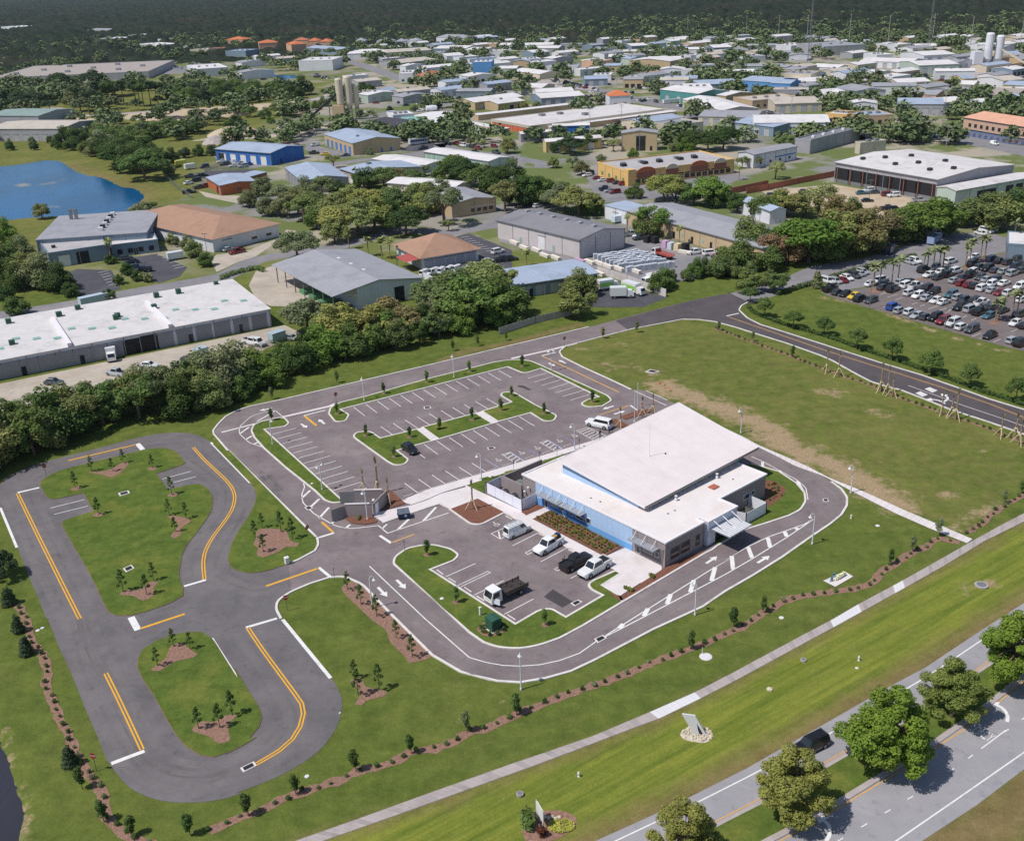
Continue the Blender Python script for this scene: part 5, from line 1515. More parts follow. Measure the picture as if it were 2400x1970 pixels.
def lobes_for(rs, kind):
 out = []
 if kind == 'oak':          # broad uneven dome, unit height 10
  for i in range(34):
   a, q = rs.uniform(0, 6.28), rs.uniform(.1, 1) ** .6
   z = 3.6 + 5.0 * (1 - q * .7) * rs.uniform(.35, 1.08)
   s = rs.uniform(.75, 1.6) * (1.1 - .3 * q)
   q *= 1.12
   out.append(((3.6 * q * math.cos(a), 3.6 * q * math.sin(a), z), (s, s, s * .78)))
 elif kind == 'round':
  for i in range(34):
   a, q = rs.uniform(0, 6.28), rs.uniform(.05, 1) ** .55
   z = 2.0 + 7.0 * (1 - q * q * .62) * rs.uniform(.15, 1)
   s = rs.uniform(.65, 1.35)
   q *= 1.3
   out.append(((2.3 * q * math.cos(a), 2.3 * q * math.sin(a), z), (s, s, s * .95)))
 elif kind == 'fine':
  for i in range(75):
   a, q = rs.uniform(0, 6.28), rs.uniform(.02, 1) ** .5
   z = 1.9 + 7.4 * (1 - q * q * .6) * rs.uniform(.08, 1)
   s = rs.uniform(.4, .95)
   q *= 1.35 * rs.uniform(.75, 1.1)
   out.append(((2.5 * q * math.cos(a), 2.5 * q * math.sin(a), z), (s, s, s * .85)))
 elif kind == 'bush':
  for i in range(26):
   a, q = rs.uniform(0, 6.28), rs.uniform(.1, 1) ** .6
   z = 1.3 + 7.6 * (1 - q * q * .6) * rs.uniform(.1, 1)
   s = rs.uniform(.9, 1.9)
   q *= 1.1
   out.append(((3.3 * q * math.cos(a), 3.3 * q * math.sin(a), z), (s, s, s * .9)))
 elif kind == 'sparse':
  for i in range(20):
   a, q = rs.uniform(0, 6.28), rs.uniform(.3, 1) ** .5
   z = 3.5 + 6.0 * (1 - q * .5) * rs.uniform(.4, 1)
   s = rs.uniform(.7, 1.3)
   out.append(((3.2 * q * math.cos(a), 3.2 * q * math.sin(a), z), (s, s, s * .7)))
 elif kind == 'pinetall':
  for i in range(9):
   a, q = rs.uniform(0, 6.28), rs.uniform(0, 1)
   z = rs.uniform(6.2, 9.5)
   s = rs.uniform(.9, 1.6) * (1.3 - abs(z - 7.8) * .2)
   out.append(((1.6 * q * math.cos(a), 1.6 * q * math.sin(a), z), (s, s, s * .6)))
 elif kind == 'cone':
  for i in range(14):
   z = .8 + 8.6 * i / 14
   s = 2.6 * (1 - (z / 10.5) ** 1.4) + .35
   a = rs.uniform(0, 6.28)
   out.append(((.5 * math.cos(a), .5 * math.sin(a), z), (s, s, 1.1)))
 elif kind == 'column':
  for i in range(9):
   z = 2.8 + 6.6 * i / 9
   s = 1.15 * math.sin(math.pi * min(.95, max(.12, (z - 1.8) / 8.6))) * rs.uniform(.7, 1.25) + .25
   a = rs.uniform(0, 6.28)
   out.append(((.5 * math.cos(a), .5 * math.sin(a), z), (s, s, .9)))
 elif kind == 'shrub':
  for i in range(6):
   a, q = rs.uniform(0, 6.28), rs.uniform(0, 1)
   out.append(((3.2 * q * math.cos(a), 3.2 * q * math.sin(a), rs.uniform(3, 6.5)), (3.2, 3.2, 3.2)))
 return out
def tree_proto(kind, seed, n, size, trunk=.28, tmat='bark', limbs=6, h=10.0, name='tree'):
 rs = np.random.RandomState(seed)
 lobes = lobes_for(rs, kind)
 P_, D = crown_points(rs, lobes, n)
 P_[:, 2] = np.maximum(P_[:, 2], .15)
 name = {'bush': 'bush', 'column': 'sapling'}.get(kind, name)
 r = thing(name, '', {'tree': 'tree', 'sapling': 'young tree'}.get(name, name))
 link('crown' if name != 'shrub' else 'foliage', quad_mesh('crown', cards(rs, P_, D, size), 'foliage'), r)
 g = G()
 top = {'oak': 5.5, 'round': 6, 'fine': 6.5, 'bush': 4, 'sparse': 6.5, 'pinetall': 8.8, 'cone': 6, 'column': 7, 'shrub': 4}[kind]
 k = [Vector((0, 0, -.1)), Vector((rs.normal(0, .15), rs.normal(0, .15), top * .4)), Vector((rs.normal(0, .3), rs.normal(0, .3), top))]
 g.cyl(k[0], k[1], trunk, trunk * .75, 8)
 g.cyl(k[1], k[2], trunk * .75, trunk * .35, 7)
 for i in range(limbs):
  c = Vector(lobes[(i * 2) % len(lobes)][0])
  s = k[1].lerp(k[2], rs.uniform(0, .7))
  g.cyl(s, s.lerp(c, .55) + Vector((0, 0, .3)), trunk * .4, trunk * .22, 5, False)
  g.cyl(s.lerp(c, .55) + Vector((0, 0, .3)), c, trunk * .22, trunk * .08, 5, False)
 g.obj('trunk' if name != 'shrub' else 'stem', tmat, r)
 return r
TP = dict(oak=[tree_proto('oak', 11 + i, 6500, .26) for i in range(3)], round=[tree_proto('round', 31 + i, 6000, .25) for i in range(2)], bush=[tree_proto('bush', 51 + i, 6000, .29) for i in range(3)],
  sparse=[tree_proto('sparse', 71 + i, 3000, .22, .3, limbs=14) for i in range(2)], pinetall=[tree_proto('pinetall', 91, 1500, .4, .2, limbs=4)], cone=[tree_proto('cone', 101, 2600, .5, .2, limbs=0)],
  column=[tree_proto('column', 111 + i, 900, .34, .16, limbs=3) for i in range(2)], big=[*[tree_proto('fine', 131 + i, 26000, .14, .25, limbs=20) for i in range(3)]],
  shrub=[tree_proto('shrub', 141 + i, 160, 1.3, .3, limbs=0, name='shrub') for i in range(3)])
PALETTE = dict(dark=lin(80, 102, 56), green=lin(104, 126, 72), mid=lin(118, 134, 84), olive=lin(136, 142, 92), yellow=lin(156, 160, 98), brown=lin(136, 130, 92), rust=lin(156, 130, 108), pale=lin(160, 168, 120), grey=lin(130, 138, 104), blue=lin(78, 96, 70), lush=lin(112, 138, 66), tuft=lin(132, 134, 58))
CN_T = dict(dark='dark green', green='green', mid='mid green', olive='olive', yellow='yellow green', brown='brownish', rust='rusty brown', pale='pale green', grey='grey green', blue='blackish green', lush='bright green', tuft='yellow green')
KN_T = dict(oak='broad crowned', round='round crowned', bush='dense', sparse='thin twiggy', pinetall='tall pine', cone='dense conical', column='slim young', big='large leafy', shrub='low')
_fol = {}
TREES = []
def plant(kind, pos, h, col, label, group=None, wide=1.0, z=0.0):
 protos = TP[kind]
 k = RNG.randrange(len(protos))
 c = PALETTE[col] if isinstance(col, str) else col
 j = RNG.uniform(.86, 1.14)
 c = (c[0] * j * RNG.uniform(.92, 1.08), c[1] * j, c[2] * j * RNG.uniform(.9, 1.1))
 s = h / (10.0 if kind not in ('shrub',) else 9.0)
 o = place(protos[k], Vector((pos.x, pos.y, z)), RNG.uniform(0, 6.28), label, group, (s * wide, s * wide, s), color=c, paint=('crown', 'foliage'))
 TREES.append(o)
 return o
def grove(zone, text, kind=None, col=None):
 """'sheet x,y,h,kind,colour ...' individually surveyed trees, named from left to right within the zone"""
 sh, rows = 'P', []
 for tok in text.split():
  if tok in SH:
   sh = tok
   continue
  q = tok.split(',')
  kk, cc = (q[3] if len(q) > 3 and q[3] else kind), (q[4] if len(q) > 4 and q[4] else col)
  rows.append((at(sh, float(q[0]), float(q[1])), float(q[2]), kk, cc, float(q[5]) if len(q) > 5 else 1.0))
 rows.sort(key=lambda r: r[0].x / r[0].y)
 cnt = {}
 tot = {}
 for r in rows:
  key = (r[2], r[3])
  tot[key] = tot.get(key, 0) + 1
 for p, h, kk, cc, w in rows:
  key = (kk, cc)
  i = cnt.get(key, 0)
  cnt[key] = i + 1
  lb = '%s %s %s %s' % (CN_T[cc], KN_T[kk], 'bush' if kk == 'bush' else 'tree', zone)
  h, w = h * 1.22, w * (1.5 if kk in ('oak', 'round') else 1.3)
  if tot[key] > 1:
   lb += ', %s from left' % nth(i)
  plant(kk, p, h, cc, lb, 'trees ' + zone, w)
def scatter(zone, poly, n, kinds, cols, h0, h1, seed, gap=3.0, wide=1.0):
 P_ = line(poly)
 rr = random.Random(seed)
 xs, ys = [p.x for p in P_], [p.y for p in P_]
 got, tries = [], 0
 while len(got) < n and tries < 6000:
  tries += 1
  q = Vector((rr.uniform(min(xs), max(xs)), rr.uniform(min(ys), max(ys)), 0))
  if not bool(inside(np.array([q.x]), np.array([q.y]), P_)[0]):
   continue
  if any((q - o).length < gap for o in got):
   continue
  got.append(q)
 got.sort(key=lambda p: p.x / p.y)
 cnt = {}
 plan = [(rr.choice(kinds), rr.choice(cols), rr.uniform(h0, h1)) for _ in got]
 tot = {}
 for kk, cc, h in plan:
  tot[(kk, cc)] = tot.get((kk, cc), 0) + 1
 for q, (kk, cc, h) in zip(got, plan):
  i = cnt.get((kk, cc), 0)
  cnt[(kk, cc)] = i + 1
  lb = '%s %s %s %s' % (CN_T[cc], KN_T[kk], 'bush' if kk == 'bush' else 'tree', zone)
  if tot[(kk, cc)] > 1:
   lb += ', %s from left' % nth(i)
  plant(kk, q, h, cc, lb, 'trees ' + zone, wide * rr.uniform(.9, 1.15))
scatter('in the thicket behind the test track', 'O -70,1000 100,930 200,880 440,848 480,800 300,835 120,872 -70,935', 34, ['bush', 'bush', 'round', 'sparse'], ['dark', 'green', 'mid', 'olive', 'grey'], 7.5, 12, 1, 3.6, 1.15)
scatter('in the thicket behind the north road', 'O 440,845 600,785 760,738 900,705 1090,662 1080,640 900,668 760,695 620,738 480,790', 34, ['bush', 'bush', 'round'], ['dark', 'green', 'mid', 'lush'], 5.5, 9, 2, 3.2, 1.2)
grove('above the north road', 'O 640,690,9,oak,grey 700,715,10,round,yellow 760,705,9.5,round,yellow 810,690,9,oak,brown 880,668,8,sparse,grey 930,655,12,oak,mid 985,665,12,oak,green 1040,655,10,bush,green 1010,620,11,oak,olive 1195,655,7.5,round,olive 665,745,8,bush,lush 730,735,7,bush,green')
scatter('in the hedge row beside the road corner', 'V6 1190,1370 1480,1250 1700,1200 1900,1280 2000,1250 1850,1120 1560,1190 1250,1270', 14, ['bush'], ['green', 'dark', 'mid'], 4, 6.5, 3, 3.5)
grove('in the wood above the car lot', 'V7 60,1130,10,sparse,rust 150,1120,9,round,rust 330,1110,14,oak,lush 480,1090,12,bush,green 560,1070,13,round,olive 680,1040,13,oak,brown 800,1010,10,bush,olive 870,985,12,sparse,brown 1040,950,10,bush,green 1150,930,9,bush,dark 1290,915,13,oak,lush 1400,880,9,bush,green 1780,825,11,oak,mid 1880,835,11,bush,olive 1650,810,8,bush,mid 2080,760,10,bush,green')
grove('behind the yard wall', 'V7 420,690,10,sparse,pale 300,740,9,round,olive 150,720,9,oak,olive 40,720,8,bush,green 680,730,6,bush,green 560,760,8,bush,brown')
grove('at the bend of the old road', 'V6 1820,1180,9,bush,green 1950,1020,10,bush,mid 2060,1060,8,bush,dark 1700,1230,6,bush,mid 2100,1180,7,bush,green 1960,1360,6,round,mid V7 50,1350,6,round,mid')
grove('beside the orange plaza', 'V6 1260,605,10,oak,yellow 1350,590,8.5,round,olive 1500,630,8,round,green 1640,640,10.5,oak,lush 1720,650,8,bush,green 1860,690,7,round,dark 550,725,10.5,oak,olive 665,715,7,bush,lush 150,640,11,oak,dark 260,640,8.5,bush,green 60,640,9,bush,dark 1005,580,5,bush,green 580,388,6,round,brown 340,330,4.5,round,olive 500,330,5,sparse,grey 1900,330,5,sparse,olive 2010,330,5,sparse,olive 740,290,4,bush,grey 1000,245,4,bush,lush')
grove('behind the yellow warehouse', 'V6 840,195,6,sparse,pale 480,215,9,oak,blue 600,175,7,oak,dark 345,205,4,round,dark 1340,190,5,bush,grey 1480,180,9,oak,dark 1440,205,6,bush,lush 1620,190,9,oak,dark 1740,180,11,oak,dark 2060,740,8,bush,green V7 60,420,7,sparse,pale 150,190,7,oak,mid')
grove('around the long tan shed', 'V6 1150,900,10,sparse,lush 1100,890,7,bush,mid 560,1385,7,bush,olive 480,1390,5,bush,olive 1250,1330,5,bush,green')
grove('along the industrial street', 'V5 350,1085,9,oak,grey 650,950,8,round,olive 720,890,11,oak,yellow 840,880,12,oak,olive 980,860,12,round,yellow 1090,800,9,bush,dark 1240,880,9.5,oak,dark 1560,805,13.5,sparse,grey 1450,700,9,bush,olive 1330,720,8,oak,yellow 400,780,9.5,oak,mid 500,830,7,bush,green 230,730,8,round,grey 120,720,7,bush,grey 550,590,9,oak,grey 430,590,8,bush,grey 300,640,7,bush,grey 680,560,6,bush,dark 900,500,8,bush,dark 1060,490,8.5,oak,mid 1180,480,7,bush,brown 1590,850,4,sparse,olive 2060,690,11,sparse,olive')
grove('among the workshops', 'V5 250,650,9,oak,grey 350,700,9,sparse,olive 480,745,10,oak,mid 620,770,10,oak,olive 760,720,10.5,round,yellow 920,750,11,oak,yellow 1150,720,10.5,oak,mid 1500,640,10,sparse,grey 1380,640,9,oak,mid 60,560,7,bush,grey 2000,500,9,oak,dark 1300,480,7,oak,mid V6 440,690,10,oak,grey 330,610,9,oak,green')
grove('behind the white roofed workshops', 'V5 640,330,6.5,sparse,olive 940,220,3,bush,grey 1700,470,11,oak,dark 1850,510,10,oak,green 1640,420,10,oak,green 1560,440,8,bush,green 1980,540,9,bush,dark 1400,395,5,sparse,olive 1250,390,5,sparse,olive 2080,210,7,round,olive 1840,165,4,sparse,pale 1885,160,4,sparse,pale 1770,140,4,round,grey 1500,75,6,bush,dark 2090,460,9,bush,green')
grove('around the blue pond', 'V4 1200,425,13.5,oak,green 1080,370,12,bush,dark 950,330,11,oak,dark 1010,290,12,oak,dark 1110,260,12,bush,green 900,250,11,oak,dark 850,205,11,bush,grey 1260,340,11,oak,green 560,140,9,bush,dark 670,140,9,bush,dark 960,180,10,bush,dark 1200,250,10,bush,dark 350,745,6,round,olive 1220,785,8,oak,grey 1290,760,6,bush,dark 760,235,6,bush,grey 600,185,7,bush,dark 700,205,6,bush,mid 1400,395,5,bush,grey 1330,300,7,bush,dark 1420,280,6,bush,dark 1520,245,5,bush,blue 1640,230,5,bush,dark 1760,225,5,bush,blue 1860,200,5,bush,dark')
grove('in the street corner before the grey works', 'V4 40,960,8,bush,lush 70,1210,9,bush,green 190,1090,7,bush,grey 240,1290,9,round,olive 350,1310,9,bush,grey 130,1330,7,bush,dark 500,1340,7,bush,dark 600,1390,4,bush,dark 30,1420,5,bush,dark W1 150,480,5,bush,green 910,370,3.4,round,dark V4 920,1120,3,bush,dark 1050,1210,3.5,bush,dark 1130,1260,3,bush,dark 1600,1060,5,bush,olive 1560,990,4,bush,grey 1700,1140,4,bush,green 1440,960,3.5,bush,grey 2060,650,6,bush,grey 980,1290,2.5,shrub,dark 1220,1270,2.5,shrub,grey')
scatter('on the rise behind the pond', 'V1 390,885 700,885 1250,862 1255,800 1020,815 700,838 430,862', 18, ['bush', 'oak'], ['dark', 'green', 'mid'], 8, 11, 6, 7, 1.3)
scatter('in the scrub above the pond', 'V4 0,190 500,180 520,120 300,130 0,150', 9, ['bush'], ['grey', 'dark'], 4, 6, 7, 7)
grove('on the meadow before the big dark roof', 'V1 560,715,15,pinetall,blue 615,650,14,pinetall,blue 680,652,14,pinetall,dark 770,645,14,pinetall,blue 845,660,15,pinetall,dark 865,660,14,pinetall,blue 893,662,14,pinetall,dark 935,652,14,pinetall,blue 980,642,13,pinetall,dark 490,665,13,pinetall,blue 35,690,12,pinetall,blue 110,660,11,pinetall,dark 160,685,14,oak,blue 230,715,6,bush,dark 310,690,8,oak,blue 500,690,9,oak,grey 240,650,11,oak,blue 440,650,9,bush,grey 380,560,14,oak,blue 560,540,14,oak,blue 720,600,12,oak,blue')
scatter('in the dark wood behind the silos', 'V1 1010,615 1150,655 1500,635 1950,605 1950,575 1500,590 1050,590', 26, ['oak', 'bush'], ['blue', 'dark', 'green'], 11, 15, 8, 9, 1.25)
grove('around the silos', 'V1 1130,655,4,bush,dark 1350,650,4,bush,dark 1550,725,7,oak,green 1640,735,6,bush,mid 1720,715,8,oak,mid 1790,700,6,bush,green 1880,690,6,bush,dark 1960,680,5,bush,green 2010,660,6,bush,mid 1330,755,7,round,dark 1470,775,6,bush,dark 1420,790,5,bush,green 1680,765,4,bush,lush V2 150,590,9,oak,dark 120,725,4,bush,dark 300,700,4,bush,blue 450,690,4,bush,grey 600,670,4,bush,dark 520,770,4,round,olive 600,830,6,oak,dark 560,790,4,bush,green 710,730,4,round,olive 760,760,5,bush,dark 790,720,4,bush,green 910,665,5,bush,dark 1010,690,4,bush,olive 1130,680,5,round,olive 1210,680,5,round,olive')
HW = [('X6', 440, 1580, 9.6, 'olive', 1.12, 0, 'olive oak in the highway median nearest the round flower bed'), ('X6', 1040, 1270, 12.0, 'lush', 1.12, 1, 'tallest bright tree in the highway median'), ('X6', 1480, 925, 8.6, 'mid', 1.2, 2, 'smaller mid green tree in the highway median'), ('X6', 1890, 690, 10.5, 'lush', 1.25, 1, 'wide bright tree in the median at the right edge'), ('X5', 1640, 1765, 9.4, 'olive', 1.1, 0, 'pale twiggy tree top at the bottom edge of the median')]
HWY_TREES = []
for sh, x, y, h, c, w, k, lb in HW:
 q = at(sh, x, y)
 cc = PALETTE[c]
 place(TP['big'][k], Vector((q.x, q.y, .1)), RNG.uniform(0, 6), lb, 'trees in the highway median', (h / 10 * w, h / 10 * w, h / 10), color=(cc[0] * 1.2, cc[1] * 1.12, cc[2] * .85), paint=('crown',))
for i, q in enumerate(((415, 287, 5.5), (575, 228, 6.5), (508, 377, 6.2), (683, 447, 5.8), (877, 490, 5.6), (1075, 577, 6.2), (1293, 647, 6.4), (1530, 727, 6.4), (1780, 807, 6), (2062, 897, 6.2))):
 plant('oak', at('W4', q[0], q[1]), q[2], 'green', 'round green street tree along the new road, %s from the junction' % nth(i), 'street trees along the new road', .95)
plant('cone', at('W4', 830, 197), 5, 'grey', 'dense conical tree at the end of the car lot hedge')
def hedge(label, text, w, h, seed, dens=22, col='dark', name='hedge'):
 P_ = resample(curve(text), .25)
 rs = np.random.RandomState(seed)
 n = int(len(P_) * .25 * dens)
 idx = rs.randint(0, len(P_), n)
 C = np.array([tuple(P_[i]) for i in idx])
 up = rs.uniform(.1, 1, n)
 C[:, 2] = h * up
 off = rs.normal(0, 1, (n, 2))
 off /= np.linalg.norm(off, axis=1, keepdims=True)
 C[:, :2] += off * (w / 2) * rs.uniform(.6, 1.05, (n, 1))
 D = np.concatenate([off, np.ones((n, 1)) * .8], 1)
 return link(name, quad_mesh('hedge', cards(rs, C, D, .26), 'foliage'), label=label, cat='hedge', color=PALETTE[col])
hedge('low clipped hedge along the far side of the new road', 'W4 405,318 450,360 560,402 660,437 800,477 950,522 1100,577 1300,642 1500,712 1700,782 1850,842 2000,887 2115,927 2400,1010', 1.0, .8, 5, 60)
hedge('clipped hedge between the old road and the car lot', 'W4 590,242 700,207 800,178 960,128 1100,88 1260,48 1440,6', 1.4, 1.2, 6, 60)
hedge('clipped hedge on the street bank by the long warehouse', 'V4 1830,1250 1950,1205 2110,1170 2180,1190', 1.6, 1.3, 7, 70, 'green')
def palm_proto(seed, h, r_, n, tied=False, brace=False):
 rs = np.random.RandomState(seed)
 r = thing('palm_tree', '', 'palm')
 g = G()
 for i in range(6):
  z0, z1 = h * i / 6, h * (i + 1) / 6
  g.cyl((rs.normal(0, .03), rs.normal(0, .03), z0), (rs.normal(0, .03), rs.normal(0, .03), z1), .17, .15, 8)
 g.obj('trunk', 'palm_trunk', r)
 V = []
 for i in range(n):
  a = 2 * math.pi * i / n + rs.uniform(-.2, .2)
  el = rs.uniform(-.5, 1.2) if not tied else rs.uniform(1.2, 1.5)
  d = np.array([math.cos(a) * math.cos(el), math.sin(a) * math.cos(el), math.sin(el)])
  side = np.array([-math.sin(a), math.cos(a), 0])
  p = np.array([0, 0, h]) + d * r_ * .25
  wd = r_ * (.34 if not tied else .06)
  for k in range(3):
   q = p + d * r_ * .32
   w0, w1 = wd * (.7, 1, .7)[k], wd * (1, .7, .15)[k]
   V += [p - side * w0, p + side * w0, q + side * w1, q - side * w1]
   p = q
   d = d + np.array([0, 0, -.28 if not tied else 0])
   d /= np.linalg.norm(d)
 link('fronds', quad_mesh('fronds', np.array(V), 'frond'), r)
 if brace:
  for k in range(3):
   a = k * 2.094 + .5
   G().cyl((1.5 * math.cos(a), 1.5 * math.sin(a), 0), (.16 * math.cos(a), .16 * math.sin(a), 2.2), .075, .075, 5).obj('brace', 'timber', r)
  G().lathe([(.24, 1.9), (.24, 2.25)], 8).obj('brace_band', 'timber', r)
 return r
PALM = [palm_proto(1, 5.2, 1.6, 26), palm_proto(2, 6.0, 1.5, 24)]
PBARE = [palm_proto(5, 4.0, 1.3, 9, True, True), palm_proto(6, 5.0, 1.4, 9, True, True)]
def palm(kind, p, s, lb, grp, col='grey'):
 pr = kind[RNG.randrange(len(kind))]
 place(pr, p, RNG.uniform(0, 6), lb, grp, s, color=PALETTE[col], paint=('fronds',))
for i, (x, y) in enumerate(((890, 722), (965, 748), (1225, 838), (1267, 850), (1297, 870), (1600, 982), (1662, 992), (1688, 1012), (1968, 1122), (2056, 1127), (2082, 1165))):
 palm(PBARE, at('W4', x, y), RNG.uniform(.85, 1.05), 'bare newly planted palm held by timber braces along the new road, %s from the junction' % nth(i), 'braced palms along the new road', 'brown')
palm(PBARE, at('W7', 455, 390, .15), .85, 'bare palm with timber braces in the red mulch bed', None, 'brown')
for i, (sh, x, y) in enumerate((('W6', 1242, 365), ('W6', 1362, 375), ('W6', 1450, 455), ('W3', 1600, 895), ('W3', 1782, 805), ('W3', 1868, 770))):
 palm(PBARE, at(sh, x, y, .02), (.85, 1.1, .9, .85, .85, .8)[i], 'bare planted palm %s, %s from left' % (('by the bin enclosure', nth(i)) if i < 3 else ('beside the flagpoles', nth(i - 3))), 'bare palms', 'brown')
for i, (x, y) in enumerate(((870, 1310), (922, 1300), (1020, 1286), (1072, 1266), (1282, 1192), (1312, 1182), (1362, 1172), (1412, 1162), (1442, 1165), (1630, 1136), (1662, 1112), (1752, 1082), (1787, 1087), (2022, 972), (2092, 972))):
 palm(PALM, at('V7', x, y), RNG.uniform(.85, 1.15), 'cabbage palm in the car lot, %s from left' % nth(i), 'palms in the car lot')
for i, (x, y) in enumerate(((1937, 407), (1957, 392), (2042, 362), (2072, 350))):
 palm(PALM, at('W4', x, y), .9, 'cabbage palm in the right hand lot island, %s from left' % nth(i), 'palms in the car lot')
for sh, x, y, s, lb in (('V5', 820, 440, .85, 'single cabbage palm beside the grey roofed workshop'), ('V6', 950, 850, .8, 'short shaggy palm before the white shed end'), ('V6', 1380, 962, .85, 'cabbage palm in the yard before the tan shed'), ('V6', 120, 1140, .8, 'feathery palm beside the lumber stacks'), ('V5', 770, 1000, .9, 'cabbage palm between the street and the grey canopy shed'), ('V5', 930, 1060, 1.0, 'tall cabbage palm left of the hipped brown roof'),
      ('V5', 1040, 1080, 1.1, 'cabbage palm touching the hipped brown roof'), ('V5', 1110, 1085, .95, 'cabbage palm nearest the hipped brown roof eave'), ('V6', 1875, 430, .8, 'single palm on the plaza forecourt'), ('V4', 920, 1090, 1.0, 'palm before the grey works facade'), ('V4', 1420, 985, .7, 'small palm beside the white warehouse drive')):
 palm(PALM, at(sh, x, y), s, lb, None, 'olive')
def sapling(p, h, label, grp, col='dark', z=.13):
 plant('column', p, h, col, label, grp, 1.0, z)
k = 0
SAP = {'on the strip above the top stall row': 'W2 1022,778 1412,612 1765,517 W3 355,430 787,387', 'on the parking islands': 'W2 1258,957 1620,972 1495,1132 1868,902 485,832 W3 700,632 615,752 375,827 105,902 968,777 1370,682', 'around the service lot': 'W6 1765,887 W7 290,1322 1175,1547',
 'along the mulch strip above the sidewalk': 'X4 1250,952 1645,802 1998,672 X5 360,572 X7 1565,727 1870,572 X6 60,332 245,237 X2 1165,972 1320,882 1510,772', 'at the field edge': 'W3 1458,152 1735,102 W4 225,462 435,527 680,627 X2 1975,542 2090,472', 'under the thicket by the north road': 'W2 485,655 1020,520 W3 220,255 425,215 655,170'}
for zone, s in SAP.items():
 ps = sorted([p for p, r in trace(s)], key=lambda p: p.x / p.y)
 for i, p in enumerate(ps):
  h = 3.0 if 'strip above the side' in zone else 2.7
  plant('column', p, h * RNG.uniform(.9, 1.15), RNG.choice(['dark', 'green', 'grey']), 'staked young tree %s, %s from left' % (zone, nth(i)), 'saplings ' + zone, 1.05, .1)
  c = p
  if zone in ('on the strip above the top stall row', 'on the parking islands', 'around the service lot'):
   G().flat([c + Vector((.55 * math.cos(a * .7), .55 * math.sin(a * .7), 0)) for a in range(9)], .146).obj('mulch_ring', 'mulch_tan', label='round mulch ring under the young tree %s, %s from left' % (zone, nth(i)), cat='mulch ring', kind='structure')
def pine_sap(seed):
 rs = np.random.RandomState(seed)
 r = thing('pine_sapling', '', 'pine tree')
 C, D = [], []
 for i in range(11):
  z = 1.0 + 2.0 * i / 10
  a = i * 2.4
  q = .42 * (1.25 - i / 10)
  c = np.array([q * math.cos(a), q * math.sin(a), z + .15])
  for k in range(16):
   d = rs.normal(0, 1, 3)
   C.append(c + d / np.linalg.norm(d) * .17)
   D.append(d)
 link('needles', quad_mesh('needles', cards(rs, np.array(C), np.array(D), .17), 'foliage'), r)
 g = G().cyl((0, 0, 0), (0, 0, 3.0), .05, .02, 6)
 for i in range(11):
  z = 1.0 + 2.0 * i / 10
  q = .42 * (1.25 - i / 10)
  g.cyl((0, 0, z - .1), (q * math.cos(i * 2.4), q * math.sin(i * 2.4), z + .1), .02, .012, 4, False)
 g.obj('trunk', 'bark_dark', r)
 return r
PS = [pine_sap(1), pine_sap(2)]
for zone, s in {'in the upper bed of the track island': 'W5 760,372 930,372 1020,302', 'standing singly on the track island': 'W5 1260,342 625,512 815,727 1420,562', 'in the right bed of the track island': 'W5 1400,732 1540,762 1450,872', 'in the lower bed of the track island': 'W5 1270,1272 1020,1362 1215,1392', 'on the grass triangle': 'W6 405,662 560,692 345,742 415,862 655,752',
    'in the near oval island': 'X3 1240,352 1360,372 1125,492 1420,942 1570,932 1660,842', 'in the kerbside bed by the drive lanes': 'W6 1110,1172 1220,1292 1350,1392 X4 1145,137 1258,272', 'in the bed on the lawn below the drive bend': 'X4 850,422 875,542 1025,502'}.items():
 ps = sorted([p for p, r in trace(s)], key=lambda p: p.x / p.y)
 for i, p in enumerate(ps):
  c = PALETTE['dark']
  j = RNG.uniform(.8, 1.2)
  place(PS[i % 2], Vector((p.x, p.y, .1)), RNG.uniform(0, 6), 'pine sapling %s, %s from left' % (zone, nth(i)), 'pine saplings ' + zone, RNG.uniform(.85, 1.2), color=(c[0] * j, c[1] * j, c[2] * j), paint=('needles',))
for i, (sh, x, y, h, kd) in enumerate((('X3', 80, 45, 3, 'cone'), ('X3', 135, 245, 3.0, 'cone'), ('X3', 195, 405, 3.1, 'cone'), ('X3', 505, 1195, 3.0, 'cone'), ('W5', 70, 1472, 3, 'cone'), ('W5', 30, 1250, 5.5, 'oak'))):
 plant(kd, at(sh, x, y), h, 'blue', 'blackish green cedar on the left bank, %s from the camera end' % nth(5 - i), 'cedars on the left bank')
for i, (sh, x, y, h) in enumerate((('X3', 590, 1365, 3.3), ('X3', 745, 1598, 3.2), ('X3', 940, 1700, 3), ('X3', 1355, 1692, 3.2), ('X3', 1770, 1552, 3.3), ('X4', 435, 1242, 3.0), ('X4', 858, 1077, 3.2))):
 plant('column', at(sh, x, y), h, 'dark', 'dark columnar holly along the lower mulch strip, %s from left' % nth(i), 'hollies along the lower strip', 1.1)
